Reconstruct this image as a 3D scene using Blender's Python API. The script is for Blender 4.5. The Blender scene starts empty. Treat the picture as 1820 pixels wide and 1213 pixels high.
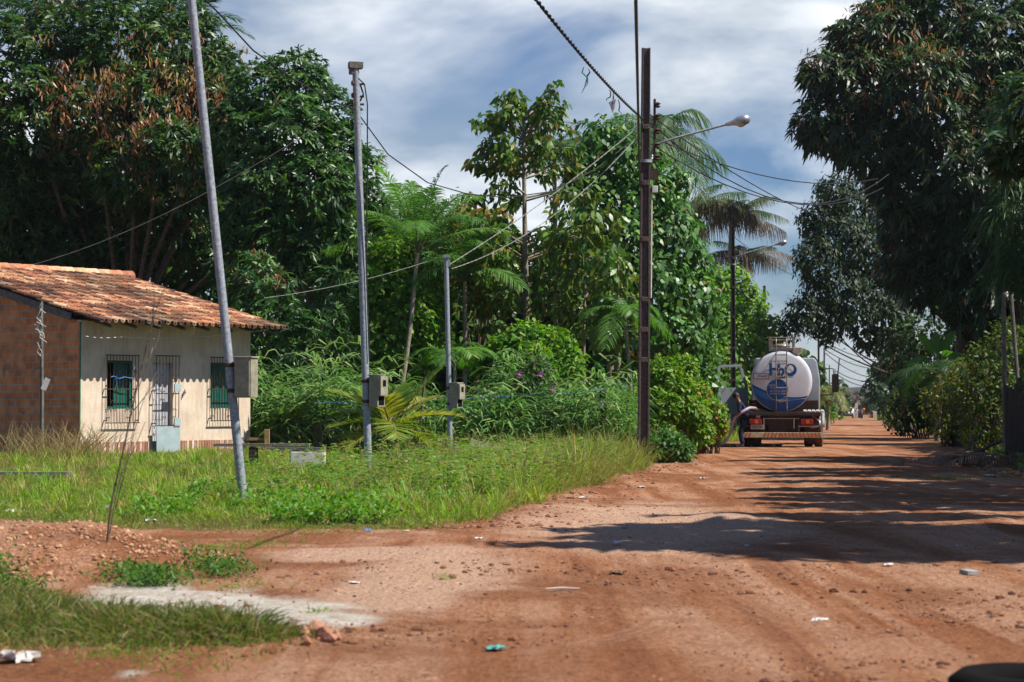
import bpy, math
import numpy as np
from mathutils import Vector, Matrix

# ------------------------------------------------------------------ camera, world, sun, exposure
SC = bpy.context.scene
C = SC.collection
R = math.radians
LENS = 68.0
F = LENS / 36.0 * 1820.0            # focal length in photo pixels
EYE = 1.3
PITCH = math.atan(109.5 / F)
cam = bpy.data.objects.new('camera', bpy.data.cameras.new('camera'))
C.objects.link(cam)
cam.location = (0, 0, EYE)
cam.rotation_euler = (R(90) + PITCH, 0, 0)
cam.data.lens = LENS
cam.data.sensor_width = 36
cam.data.clip_start = 0.1
cam.data.clip_end = 5000
cam.data.dof.use_dof = True
cam.data.dof.focus_distance = 44.0
cam.data.dof.aperture_fstop = 4.0
SC.camera = cam

SUN_EL, SUN_AHEAD = R(54), R(-15)    # the sun stands high to the right, a little behind the camera
W = bpy.data.worlds.new('World'); SC.world = W; W.use_nodes = True
nt = W.node_tree; nt.nodes.clear()
def wn(t, **k):
    n = nt.nodes.new(t)
    for a, b in k.items(): setattr(n, a, b)
    return n
sky = wn('ShaderNodeTexSky', sky_type='NISHITA', sun_disc=False, sun_elevation=SUN_EL, sun_rotation=R(90) - SUN_AHEAD,
         air_density=1.0, dust_density=0.6, ozone_density=1.2)
tc = wn('ShaderNodeTexCoord'); mp = wn('ShaderNodeMapping'); mp.inputs['Scale'].default_value = (1.0, 1.0, 2.6)
mp.inputs['Location'].default_value = (0.35, 0.1, 0.25)
nz = wn('ShaderNodeTexNoise'); nz.inputs['Scale'].default_value = 4.2; nz.inputs['Detail'].default_value = 7; nz.inputs['Roughness'].default_value = 0.52
nz.inputs['Distortion'].default_value = 0.5
nz2 = wn('ShaderNodeTexNoise'); nz2.inputs['Scale'].default_value = 9; nz2.inputs['Detail'].default_value = 6
rp = wn('ShaderNodeValToRGB'); rp.color_ramp.elements[0].position = 0.40; rp.color_ramp.elements[1].position = 0.62
rp2 = wn('ShaderNodeValToRGB'); rp2.color_ramp.elements[0].color = (6.0, 7.6, 9.6, 1); rp2.color_ramp.elements[1].color = (18.5, 19.0, 19.5, 1)
rp2.color_ramp.elements[0].position = 0.35; rp2.color_ramp.elements[1].position = 0.68
mx = wn('ShaderNodeMix', data_type='RGBA'); bg = wn('ShaderNodeBackground'); wo = wn('ShaderNodeOutputWorld')
L = nt.links.new
L(tc.outputs['Generated'], mp.inputs['Vector']); L(mp.outputs[0], nz.inputs['Vector']); L(mp.outputs[0], nz2.inputs['Vector'])
L(nz.outputs['Fac'], rp.inputs[0]); L(nz2.outputs['Fac'], rp2.inputs[0])
# the cloud bank stands low ahead of the camera, the rest of the sky is clear
sxy = wn('ShaderNodeSeparateXYZ'); L(tc.outputs['Generated'], sxy.inputs[0])
mra = wn('ShaderNodeMapRange', interpolation_type='SMOOTHSTEP'); mra.inputs['From Min'].default_value = 0.35; mra.inputs['From Max'].default_value = 0.85; L(sxy.outputs['Y'], mra.inputs['Value'])
mrb = wn('ShaderNodeMapRange', interpolation_type='SMOOTHSTEP'); mrb.inputs['From Min'].default_value = 0.0; mrb.inputs['From Max'].default_value = 0.10; mrb.inputs['To Min'].default_value = 0.35; L(sxy.outputs['Z'], mrb.inputs['Value'])
mm_ = wn('ShaderNodeMath', operation='MULTIPLY'); L(mra.outputs[0], mm_.inputs[0]); L(mrb.outputs[0], mm_.inputs[1])
mm2 = wn('ShaderNodeMath', operation='MULTIPLY'); L(mm_.outputs[0], mm2.inputs[0]); L(rp.outputs[0], mm2.inputs[1])
L(mm2.outputs[0], mx.inputs['Factor']); tint = wn('ShaderNodeMix', data_type='RGBA', blend_type='MULTIPLY'); tint.inputs['Factor'].default_value = 1; tint.inputs['B'].default_value = (0.86, 1.10, 1.50, 1)
L(sky.outputs[0], tint.inputs['A']); L(tint.outputs['Result'], mx.inputs['A']); L(rp2.outputs[0], mx.inputs['B'])
L(mx.outputs['Result'], bg.inputs['Color']); L(bg.outputs[0], wo.inputs['Surface'])
bg.inputs['Strength'].default_value = 0.042

sd = Vector((math.cos(SUN_EL) * math.cos(SUN_AHEAD), math.cos(SUN_EL) * math.sin(SUN_AHEAD), math.sin(SUN_EL)))
sun = bpy.data.objects.new('sun', bpy.data.lights.new('sun', 'SUN')); C.objects.link(sun)
sun.rotation_euler = sd.to_track_quat('Z', 'Y').to_euler()
sun.data.energy = 5.0; sun.data.angle = R(0.5); sun.data.color = (1.0, 0.94, 0.84)
vs = SC.view_settings
vs.view_transform = 'Standard'; vs.look = 'None'; vs.gamma = 1.0; vs.exposure = 0.55; vs.use_curve_mapping = False
SC.render.engine = 'CYCLES'
cy = SC.cycles
cy.max_bounces = 6; cy.diffuse_bounces = 1; cy.glossy_bounces = 2; cy.transmission_bounces = 4; cy.transparent_max_bounces = 4; cy.volume_bounces = 0
cy.use_denoising = True

# ------------------------------------------------------------------ pixel -> world helpers
def ray(u, v):
    cx, cz = (u - 910) / F, (606.5 - v) / F
    return np.array((cx, math.cos(PITCH) - cz * math.sin(PITCH), math.sin(PITCH) + cz * math.cos(PITCH)))
def P(u, v, Y):
    d = ray(u, v); t = Y / d[1]
    return np.array((d[0] * t, Y, EYE + d[2] * t))
def S(Y): return F / Y

# ------------------------------------------------------------------ noise and ground height
def _hash(ix, iy, s):
    n = (ix.astype(np.int64) * 374761393 + iy.astype(np.int64) * 668265263 + s * 1442695041) & 0x7fffffff
    n = ((n ^ (n >> 13)) * 1274126177) & 0x7fffffff
    return ((n ^ (n >> 16)) & 0xffff) / 65535.0
def vnoise(x, y, sc=1.0, seed=0):
    x = np.asarray(x, float) * sc; y = np.asarray(y, float) * sc
    ix, iy = np.floor(x), np.floor(y); fx, fy = x - ix, y - iy
    fx = fx * fx * (3 - 2 * fx); fy = fy * fy * (3 - 2 * fy)
    a = _hash(ix, iy, seed); b = _hash(ix + 1, iy, seed); c = _hash(ix, iy + 1, seed); d = _hash(ix + 1, iy + 1, seed)
    return (a * (1 - fx) + b * fx) * (1 - fy) + (c * (1 - fx) + d * fx) * fy
def fbm(x, y, sc=1.0, seed=0, o=3):
    t, a, s = 0, 0.5, 0
    for k in range(o):
        t = t + a * vnoise(x, y, sc * 2 ** k, seed + k); s += a; a *= 0.5
    return t / s
def sstep(a, b, x):
    t = np.clip((np.asarray(x, float) - a) / (b - a), 0, 1); return t * t * (3 - 2 * t)
def xl(y): return 6.0 + 0.182 * (np.asarray(y, float) - 57.0)     # left road edge
def xr(y): return xl(y) + 7.2
def verge_mask(x, y):                                             # 1 on the grass to the left of the road
    j = 0.9 * (fbm(x, y, 0.8, 5) - 0.5) + 0.3 * (vnoise(x, y, 4, 9) - 0.5)
    yb = 20.4 + 0.6 * (fbm(x, x * 0, 0.5, 3) - 0.5) * 2
    return sstep(-0.2, 0.5, xl(y) - x + j) * sstep(-0.3, 0.35, y - yb + j * 0.7)
MOUND = (-3.95, 15.6)
def gz(x, y):
    x = np.asarray(x, float); y = np.asarray(y, float)
    z = -0.005 * np.logaddexp(0, (y - 55) / 4) * 4
    v = sstep(-0.1, 1.2, xl(y) - x) * sstep(-0.2, 1.0, y - 20.4)
    z = z + 0.05 * v + 0.16 * v * sstep(-1.0, -6.0, x) * sstep(24, 36, y)
    z = z + 0.10 * sstep(0.2, 1.4, x - xr(y))
    d = np.sqrt(((x - MOUND[0]) / 1.75) ** 2 + ((y - MOUND[1]) / 1.5) ** 2)
    z = z + 0.33 * np.clip(1 - d * d, 0, 1) ** 1.2 * (0.8 + 0.4 * fbm(x, y, 2, 31))
    z = z + 0.05 * (fbm(x, y, 0.35, 11) - 0.5) + 0.035 * (fbm(x, y, 1.3, 21) - 0.5)
    s = x - 0.182 * y                                             # ruts run with the road
    road = sstep(-0.3, 0.8, x - xl(y)) * sstep(-0.3, 0.8, xr(y) - x) * sstep(13, 19, y)
    z = z + road * 0.035 * (vnoise(s, y * 0.06, 1.6, 44) - 0.5)
    b = np.exp(-(((x - P(1290, 920, 21.6)[0]) / 0.5) ** 2 + ((y - 21.6) / 0.7) ** 2))
    return z + 0.07 * b
def gnd(u, v):                                                    # photo pixel -> point on the ground
    d = ray(u, v); t = 8.0
    for _ in range(60):
        p = np.array((0, 0, EYE)) + d * t
        t += (p[2] - float(gz(p[0], p[1]))) / max(1e-4, -d[2]) * 0.7
        t = min(max(t, 3), 900)
    p = np.array((0, 0, EYE)) + d * t; p[2] = float(gz(p[0], p[1])); return p
def at(u, Y, dz=0.0):                                             # ground point under photo column u at depth Y
    x = (u - 910) / F * Y; return np.array((x, Y, float(gz(x, Y)) + dz))

# ------------------------------------------------------------------ materials
def newmat(name):
    m = bpy.data.materials.new(name); m.use_nodes = True
    n = m.node_tree; b = n.nodes['Principled BSDF']; return m, n, b
def mat(name, col, rough=0.7, metal=0.0, var=0.35, sc=6.0, bump=0.0, bsc=40.0, col2=None, spec=0.4):
    m, n, b = newmat(name); k = n.nodes.new; l = n.links.new
    t = k('ShaderNodeTexCoord'); z = k('ShaderNodeTexNoise'); z.inputs['Scale'].default_value = sc; z.inputs['Detail'].default_value = 8
    z.inputs['Roughness'].default_value = 0.65
    r = k('ShaderNodeValToRGB'); r.color_ramp.elements[0].position = 0.35; r.color_ramp.elements[1].position = 0.65
    d = col2 or tuple(c * (1 - var) for c in col)
    r.color_ramp.elements[0].color = (*d, 1); r.color_ramp.elements[1].color = (*col, 1)
    l(t.outputs['Object'], z.inputs['Vector']); l(z.outputs['Fac'], r.inputs[0]); l(r.outputs[0], b.inputs['Base Color'])
    b.inputs['Roughness'].default_value = rough; b.inputs['Metallic'].default_value = metal; b.inputs['Specular IOR Level'].default_value = spec
    if bump:
        z2 = k('ShaderNodeTexNoise'); z2.inputs['Scale'].default_value = bsc; z2.inputs['Detail'].default_value = 5
        u = k('ShaderNodeBump'); u.inputs['Strength'].default_value = bump; u.inputs['Distance'].default_value = 0.02
        l(t.outputs['Object'], z2.inputs['Vector']); l(z2.outputs['Fac'], u.inputs['Height']); l(u.outputs[0], b.inputs['Normal'])
    return m
def leafmat(name, rough=0.42, trans=0.28, spec=0.45):
    m, n, b = newmat(name); k = n.nodes.new; l = n.links.new
    a = k('ShaderNodeAttribute'); a.attribute_name = 'col'
    g = k('ShaderNodeHueSaturation'); g.inputs['Saturation'].default_value = 1.15; g.inputs['Value'].default_value = 1.9
    tr = k('ShaderNodeBsdfTranslucent'); ms = k('ShaderNodeMixShader'); ms.inputs[0].default_value = trans
    l(a.outputs['Color'], b.inputs['Base Color']); l(a.outputs['Color'], g.inputs['Color']); l(g.outputs[0], tr.inputs['Color'])
    l(b.outputs[0], ms.inputs[1]); l(tr.outputs[0], ms.inputs[2]); l(ms.outputs[0], n.nodes['Material Output'].inputs['Surface'])
    b.inputs['Roughness'].default_value = rough; b.inputs['Specular IOR Level'].default_value = spec
    return m
def attrmat(name, rough=0.8, sc=25.0, bump=0.3, dirt=(0.35, 1.15)):
    m, n, b = newmat(name); k = n.nodes.new; l = n.links.new
    a = k('ShaderNodeAttribute'); a.attribute_name = 'col'
    t = k('ShaderNodeTexCoord'); z = k('ShaderNodeTexNoise'); z.inputs['Scale'].default_value = sc; z.inputs['Detail'].default_value = 6
    mr = k('ShaderNodeMapRange'); mr.inputs['From Min'].default_value = 0.3; mr.inputs['From Max'].default_value = 0.7
    mr.inputs['To Min'].default_value = dirt[0]; mr.inputs['To Max'].default_value = dirt[1]
    v = k('ShaderNodeVectorMath'); v.operation = 'SCALE'
    l(t.outputs['Object'], z.inputs['Vector']); l(z.outputs['Fac'], mr.inputs['Value']); l(a.outputs['Color'], v.inputs[0]); l(mr.outputs[0], v.inputs['Scale'])
    l(v.outputs[0], b.inputs['Base Color']); b.inputs['Roughness'].default_value = rough
    u = k('ShaderNodeBump'); u.inputs['Strength'].default_value = bump; u.inputs['Distance'].default_value = 0.02
    l(z.outputs['Fac'], u.inputs['Height']); l(u.outputs[0], b.inputs['Normal'])
    return m
M = {}
M['leaf'] = leafmat('glossy leaf', 0.42, 0.26, 0.45)
M['leaf_soft'] = leafmat('soft leaf', 0.5, 0.34, 0.35)
M['grass'] = leafmat('grass blade', 0.5, 0.36, 0.35)
M['dry'] = leafmat('dry leaf', 0.6, 0.2, 0.3)
M['bark'] = mat('bark', (0.16, 0.12, 0.09), 0.9, var=0.6, sc=9, bump=0.8, bsc=25)
M['bark_pale'] = mat('pale bark', (0.34, 0.29, 0.22), 0.9, var=0.5, sc=9, bump=0.5, bsc=25)
M['galv'] = mat('galvanised steel', (0.37, 0.41, 0.47), 0.55, 0.1, 0.5, 26, 0.15, 60)
M['polewood'] = mat('weathered concrete', (0.125, 0.092, 0.082), 0.85, var=0.5, sc=14, bump=0.6, bsc=45)
M['poledark'] = mat('dark pole', (0.065, 0.05, 0.045), 0.9, var=0.4, sc=10)
M['box'] = mat('meter box', (0.36, 0.34, 0.25), 0.65, 0.0, 0.4, 7, 0.1, 40)
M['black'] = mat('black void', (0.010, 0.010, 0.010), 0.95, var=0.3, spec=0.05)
M['cable'] = mat('cable', (0.02, 0.02, 0.024), 0.6, var=0.3)
M['cable_white'] = mat('white cable', (0.55, 0.55, 0.5), 0.6, var=0.3)
M['lamp'] = mat('lamp shell', (0.5, 0.52, 0.55), 0.3, 0.6, 0.3)
M['glass_lens'] = mat('lamp lens', (0.55, 0.5, 0.4), 0.2, 0.0, 0.2)
M['tile'] = attrmat('roof tile', 0.85, 9, 0.3, (0.62, 1.2))
M['timber'] = mat('grey timber', (0.2, 0.18, 0.16), 0.85, var=0.5, sc=8, bump=0.4)
M['timber_dark'] = mat('dark timber', (0.06, 0.045, 0.035), 0.9, var=0.5, sc=8, bump=0.4)
M['timber_tan'] = mat('tan timber', (0.40, 0.24, 0.11), 0.8, var=0.35, sc=8, bump=0.3)
M['green_paint'] = mat('green shutter paint', (0.012, 0.135, 0.10), 0.45, var=0.3, sc=5)
M['green_trim'] = mat('green trim', (0.05, 0.22, 0.13), 0.6)
M['iron'] = mat('rusty iron', (0.10, 0.055, 0.04), 0.6, 0.2, 0.5, 20)
M['door_white'] = mat('white door paint', (0.62, 0.62, 0.66), 0.55, var=0.25, sc=4)
M['door_blue'] = mat('pale blue sheet metal', (0.40, 0.51, 0.53), 0.5, 0.0, 0.22, 4)
M['blue_rope'] = mat('blue rope', (0.03, 0.16, 0.5), 0.6)
M['concrete'] = mat('concrete', (0.42, 0.40, 0.37), 0.9, var=0.4, sc=5, bump=0.4)
M['white_rough'] = mat('dirty white', (0.75, 0.72, 0.68), 0.8, var=0.3, sc=9)
M['purple_ink'] = mat('purple ink', (0.12, 0.08, 0.2), 0.7)
M['bulb'] = mat('bulb glass', (0.7, 0.68, 0.6), 0.2)

# ------------------------------------------------------------------ geometry accumulator
def unit(a):
    a = np.asarray(a, float); return a / np.maximum(np.linalg.norm(a, axis=-1, keepdims=True), 1e-9)
class Geo:
    def __init__(s): s.v = []; s.c = []; s.f3 = []; s.f4 = []; s.m3 = []; s.m4 = []; s.poly = []; s.n = 0; s.smooth = False
    def add(s, V, Fs, col=(1, 1, 1), m=0):
        V = np.asarray(V, float).reshape(-1, 3); Fs = np.asarray(Fs, int)
        c = np.asarray(col, float)
        s.c.append(np.broadcast_to(c, (len(V), 3))); s.v.append(V)
        (s.f3 if Fs.shape[1] == 3 else s.f4).append(Fs + s.n); (s.m3 if Fs.shape[1] == 3 else s.m4).append(np.full(len(Fs), m))
        s.n += len(V)
    def ngon(s, V, col=(1, 1, 1), m=0):
        V = np.asarray(V, float); s.v.append(V); s.c.append(np.broadcast_to(np.asarray(col, float), (len(V), 3)))
        s.poly.append((list(range(s.n, s.n + len(V))), m)); s.n += len(V)
    def box(s, c, d, rot=None, col=(1, 1, 1), m=0, taper=None):
        d = np.asarray(d, float) / 2
        V = np.array([(x, y, z) for z in (-1, 1) for y in (-1, 1) for x in (-1, 1)], float) * d
        if taper is not None: V[4:, 0] *= taper; V[4:, 1] *= taper
        if rot is not None: V = V @ np.array(rot).T
        s.add(V + np.asarray(c, float), [(0, 2, 3, 1), (4, 5, 7, 6), (0, 1, 5, 4), (2, 6, 7, 3), (0, 4, 6, 2), (1, 3, 7, 5)], col, m)
    def tube(s, pts, r, n=8, col=(1, 1, 1), m=0, cap=True):
        pts = np.asarray(pts, float); k = len(pts); r = np.broadcast_to(np.asarray(r, float), (k,))
        T = unit(np.gradient(pts, axis=0)); ref = np.array((0, 0, 1.0)) if abs(T[:, 2]).max() < 0.95 else np.array((0.3, 1.0, 0.1))
        A = unit(np.cross(T, ref)); B = np.cross(T, A); a = np.linspace(0, 2 * math.pi, n, endpoint=False)
        V = pts[:, None] + r[:, None, None] * (np.cos(a)[None, :, None] * A[:, None] + np.sin(a)[None, :, None] * B[:, None])
        i = np.arange(k - 1)[:, None] * n; j = np.arange(n)[None]; j2 = (j + 1) % n
        Fs = np.stack([i + j, i + j2, i + n + j2, i + n + j], -1).reshape(-1, 4)
        b = s.n; s.add(V.reshape(-1, 3), Fs, col, m)
        if cap:
            W_ = V.reshape(-1, 3); cc = np.asarray(col, float); s.ngon(W_[:n], cc if cc.ndim == 1 else (1, 1, 1), m); s.ngon(W_[(k - 1) * n:][::-1], cc if cc.ndim == 1 else (1, 1, 1), m)
    def lathe(s, prof, c=(0, 0, 0), n=20, rot=None, col=(1, 1, 1), m=0, cap=True):   # prof: (r, z)
        a = np.linspace(0, 2 * math.pi, n, endpoint=False); prof = np.asarray(prof, float)
        V = np.stack([prof[:, 0, None] * np.cos(a), prof[:, 0, None] * np.sin(a), np.broadcast_to(prof[:, 1, None], (len(prof), n))], -1).reshape(-1, 3)
        if rot is not None: V = V @ np.array(rot).T
        k = len(prof); i = np.arange(k - 1)[:, None] * n; j = np.arange(n)[None]; j2 = (j + 1) % n
        b = s.n; s.add(V + np.asarray(c, float), np.stack([i + j, i + j2, i + n + j2, i + n + j], -1).reshape(-1, 4), col, m)
        if cap:
            W_ = V + np.asarray(c, float); s.ngon(W_[:n][::-1], col, m); s.ngon(W_[(k - 1) * n:], col, m)
    def prism(s, poly, t, org, ax, ay, az, col=(1, 1, 1), m=0):    # poly in (ax, ay), thickness t along az
        poly = np.asarray(poly, float); ax, ay, az = (np.asarray(q, float) for q in (ax, ay, az))
        A = np.asarray(org, float) + poly[:, :1] * ax + poly[:, 1:2] * ay; B = A + az * t; k = len(A); b = s.n
        s.add(np.vstack([A, B]), [(i, (i + 1) % k, k + (i + 1) % k, k + i) for i in range(k)], col, m)
        s.poly.append((list(range(b, b + k))[::-1], m)); s.poly.append((list(range(b + k, b + 2 * k)), m))
    def leaves(s, p, d, nrm, ln, wd, col, droop=0.3, prof=((0, .12), (.4, 1), (.75, .75), (1, .03)), m=0):
        p = np.asarray(p, float); n = len(p)
        if n == 0: return
        d = unit(d); side = unit(np.cross(d, nrm)); ln = np.broadcast_to(np.asarray(ln, float), (n,)); wd = np.broadcast_to(np.asarray(wd, float), (n,))
        droop = np.broadcast_to(np.asarray(droop, float), (n,)); k = len(prof); V = np.empty((n, k, 2, 3))
        for i, (t, w) in enumerate(prof):
            q = p + d * (ln * t)[:, None]; q = q - np.array((0, 0, 1.0)) * (ln * droop * t * t)[:, None]
            o = side * (wd * 0.5 * w)[:, None]; V[:, i, 0] = q - o; V[:, i, 1] = q + o
        base = (np.arange(n) * k * 2)[:, None]; Fs = []
        for i in range(k - 1): Fs.append(base + np.array([2 * i, 2 * i + 1, 2 * i + 3, 2 * i + 2]))
        col = np.asarray(col, float)
        if col.ndim == 2: col = np.repeat(col, k * 2, axis=0)
        s.add(V.reshape(-1, 3), np.stack(Fs, 1).reshape(-1, 4), col, m)
    def mesh(s, name, mats, off=None, smooth=False):
        me = bpy.data.meshes.new(name); V = np.vstack(s.v)
        if off is not None: V = V - np.asarray(off, float)
        f3 = np.vstack(s.f3) if s.f3 else np.zeros((0, 3), int); f4 = np.vstack(s.f4) if s.f4 else np.zeros((0, 4), int)
        pl = [np.asarray(p[0]) for p in s.poly]
        lv = np.concatenate([f3.ravel(), f4.ravel()] + pl); sz = np.concatenate([np.full(len(f3), 3), np.full(len(f4), 4), np.array([len(p) for p in pl], int)]).astype(int)
        mi = np.concatenate([np.concatenate(s.m3) if s.m3 else np.zeros(0), np.concatenate(s.m4) if s.m4 else np.zeros(0), np.array([p[1] for p in s.poly])]).astype(int)
        me.vertices.add(len(V)); me.vertices.foreach_set('co', V.ravel())
        me.loops.add(len(lv)); me.loops.foreach_set('vertex_index', lv.astype(np.int32))
        me.polygons.add(len(sz)); me.polygons.foreach_set('loop_start', np.concatenate([[0], np.cumsum(sz)[:-1]]).astype(np.int32))
        me.polygons.foreach_set('loop_total', sz.astype(np.int32)); me.polygons.foreach_set('material_index', mi.astype(np.int32))
        me.update(calc_edges=True)
        c = np.ones((len(V), 4)); c[:, :3] = np.vstack(s.c)
        a = me.attributes.new('col', 'FLOAT_COLOR', 'POINT'); a.data.foreach_set('color', c.ravel().astype(np.float32))
        me.polygons.foreach_set('use_smooth', np.full(len(sz), smooth))
        for q in (mats if isinstance(mats, (list, tuple)) else [mats]): me.materials.append(q)
        me.validate(); return me
    def build(s, name, mats, parent=None, smooth=False, bevel=0.0, local=False):
        off = None
        if parent is not None and not local: off = ROOTLOC.get(parent.name, np.zeros(3))
        o = bpy.data.objects.new(name, s.mesh(name, mats, off, smooth)); C.objects.link(o)
        if parent is not None:
            o.parent = parent; ROOTLOC[o.name] = ROOTLOC.get(parent.name, np.zeros(3))
        if bevel:
            b = o.modifiers.new('bevel', 'BEVEL'); b.width = bevel; b.segments = 2; b.limit_method = 'ANGLE'
        return o
ROOTLOC = {}
def tag(o, label=None, cat=None, group=None, kind=None):
    if label: o['label'] = label
    if cat: o['category'] = cat
    if group: o['group'] = group
    if kind: o['kind'] = kind
    return o
def thing(name, label, cat, loc=(0, 0, 0), rz=0.0, group=None):
    o = bpy.data.objects.new(name, None); C.objects.link(o); o.empty_display_size = 0.2
    o.location = tuple(float(q) for q in loc); o.rotation_euler = (0, 0, rz)
    ROOTLOC[o.name] = np.array(loc, float)
    return tag(o, label, cat, group)
def copy_thing(src, loc, rz=0.0, label=None, scale=1.0, group=None):
    def cp(o, par):
        c = o.copy(); C.objects.link(c)
        if par is not None: c.parent = par
        for ch in list(o.children): cp(ch, c)
        return c
    r = cp(src, None); r.location = tuple(float(q) for q in loc); r.rotation_euler = (0, 0, rz); r.scale = (scale,) * 3
    if label: r['label'] = label
    if group: r['group'] = group
    return r
def single(name, g, mats, label, cat, loc, group=None, smooth=False, bevel=0.0, rz=0.0):   # a thing that is one mesh, built locally
    o = g.build(name, mats, None, smooth, bevel); o.location = tuple(float(q) for q in loc); o.rotation_euler = (0, 0, rz)
    return tag(o, label, cat, group)
def rotz(a): c, s = math.cos(a), math.sin(a); return np.array(((c, -s, 0), (s, c, 0), (0, 0, 1.0)))
def rotx(a): c, s = math.cos(a), math.sin(a); return np.array(((1.0, 0, 0), (0, c, -s), (0, s, c)))
def roty(a): c, s = math.cos(a), math.sin(a); return np.array(((c, 0, s), (0, 1.0, 0), (-s, 0, c)))
def sag(a, b, d, n=14):
    a, b = np.asarray(a, float), np.asarray(b, float); t = np.linspace(0, 1, n)[:, None]
    return a * (1 - t) + b * t - np.array((0, 0, 1.0)) * d * 4 * t * (1 - t)
def text_mesh(body, size, extrude=0.002, offset=0.0, shear=0.0, m=None):
    cu = bpy.data.curves.new('lettering', 'FONT'); cu.body = body; cu.size = size; cu.extrude = extrude; cu.offset = offset; cu.shear = shear
    cu.align_x = 'CENTER'; cu.align_y = 'CENTER'; cu.resolution_u = 3
    o = bpy.data.objects.new('lettering', cu); C.objects.link(o)
    dg = bpy.context.evaluated_depsgraph_get(); me = bpy.data.meshes.new_from_object(o.evaluated_get(dg), depsgraph=dg)
    bpy.data.objects.remove(o); me.materials.clear()
    if m: me.materials.append(m)
    return me
M['blue_print'] = mat('blue print', (0.012, 0.085, 0.30), 0.45, var=0.12)
M['white_print'] = mat('white print', (0.75, 0.75, 0.75), 0.5, var=0.1)
M['black_print'] = mat('black print', (0.03, 0.03, 0.03), 0.5)
TEXT = dict(
    agua=text_mesh('ÁGUA POTÁVEL', 0.075, 0.002, 0.001, 0, M['black_print']),
    h=text_mesh('H', 0.50, 0.003, 0.016, 0, M['blue_print']),
    two_out=text_mesh('2', 0.40, 0.003, 0.032, 0, M['white_print']),
    two=text_mesh('2', 0.40, 0.003, 0.014, 0, M['blue_print']),
    ligue=text_mesh('LIGUE', 0.088, 0.002, 0.001, 0, M['white_print']),
    t1=text_mesh('93 3017.1214', 0.075, 0.002, 0.0, 0, M['white_print']),
    t2=text_mesh('93 99116.1214', 0.075, 0.002, 0.0, 0, M['white_print']),
    t3=text_mesh('93 99115.1030', 0.075, 0.002, 0.0, 0, M['white_print']),
    plate=text_mesh('KOC-7302', 0.10, 0.002, 0.001, 0, M['black_print']),
    plaque=text_mesh('Predial', 0.10, 0.002, 0.0, 0.35, M['black_print']))
def place_text(me, parent, x, y, z, sx=1.0, name='lettering'):
    o = bpy.data.objects.new(name, me); C.objects.link(o); o.parent = parent; o.location = (x, y, z); o.rotation_euler = (R(90), 0, 0); o.scale = (sx, 1, 1)
    return o

# ------------------------------------------------------------------ ground
rng = np.random.default_rng(7)
def axis(segs):
    out = []
    for a, b, st in segs: out.append(np.arange(a, b, st))
    return np.unique(np.round(np.concatenate(out), 4))
gx = np.unique(np.concatenate([-np.geomspace(11, 900, 34), np.arange(-11, 12, 0.09), np.geomspace(12, 900, 34)]))
gy = np.unique(np.concatenate([np.linspace(-120, 5, 14), np.arange(5, 8, .25), np.arange(8, 26, 0.06), np.arange(26, 50, 0.15), np.geomspace(50, 1600, 90)]))
X, Y = np.meshgrid(gx, gy)
Z = gz(X, Y)
near = sstep(45, 30, Y)
Z = Z + near * (0.022 * (fbm(X, Y, 4, 61) - 0.5) + 0.016 * (vnoise(X, Y, 9, 71) - 0.5))
vm = verge_mask(X, Y)
rv = sstep(-0.3, 0.7, X - xr(Y) + 1.2 * (fbm(X, Y, 0.8, 15) - 0.5))
soil = np.maximum(vm, rv)
def blob(u, v, ru, rv_):                                          # elongated patch given where it lies on the ground
    p = gnd(u, v); a = gnd(u + ru, v); b = gnd(u, v - rv_)
    return ((X - p[0]) / abs(a[0] - p[0])) ** 2 + ((Y - p[1]) / abs(b[1] - p[1])) ** 2
wob = 0.9 * (fbm(X, Y, 1.6, 81) - 0.5) * 2 + 0.4 * (fbm(X, Y, 7, 85) - 0.5) * 2
sand = np.zeros_like(X)
for b in ((230, 1060, 110, 30), (340, 1075, 130, 26), (470, 1088, 120, 26), (570, 1095, 100, 20), (235, 1197, 26, 8), (610, 1100, 80, 18)):
    sand = np.maximum(sand, sstep(1.25, 0.3, blob(*b) + wob * 0.9))
pale = np.zeros_like(X)
for b in ((780, 1010, 170, 45), (700, 1050, 160, 50), (1150, 930, 260, 40), (640, 985, 180, 14)):
    pale = np.maximum(pale, sstep(1.3, 0.2, blob(*b) + wob * 0.6))
g = Geo(); ny, nx = X.shape
idx = np.arange(ny * nx).reshape(ny, nx)
Fq = np.stack([idx[:-1, :-1], idx[:-1, 1:], idx[1:, 1:], idx[1:, :-1]], -1).reshape(-1, 4)
g.add(np.stack([X, Y, Z], -1).reshape(-1, 3), Fq, np.stack([soil, sand, pale], -1).reshape(-1, 3))
m, n, b = newmat('laterite dirt'); k = n.nodes.new; l = n.links.new
a = k('ShaderNodeAttribute'); a.attribute_name = 'col'; sp = k('ShaderNodeSeparateColor'); l(a.outputs['Color'], sp.inputs[0])
geo = k('ShaderNodeNewGeometry')
def noise(sc, det=6, rough=0.6, vec=None, dist=0.0):
    z = k('ShaderNodeTexNoise'); z.inputs['Scale'].default_value = sc; z.inputs['Detail'].default_value = det; z.inputs['Roughness'].default_value = rough; z.inputs['Distortion'].default_value = dist
    l(vec or geo.outputs['Position'], z.inputs['Vector']); return z
def ramp(src, p0, c0, p1, c1):
    r = k('ShaderNodeValToRGB'); r.color_ramp.elements[0].position = p0; r.color_ramp.elements[1].position = p1
    r.color_ramp.elements[0].color = (*c0, 1); r.color_ramp.elements[1].color = (*c1, 1); l(src, r.inputs[0]); return r
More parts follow.
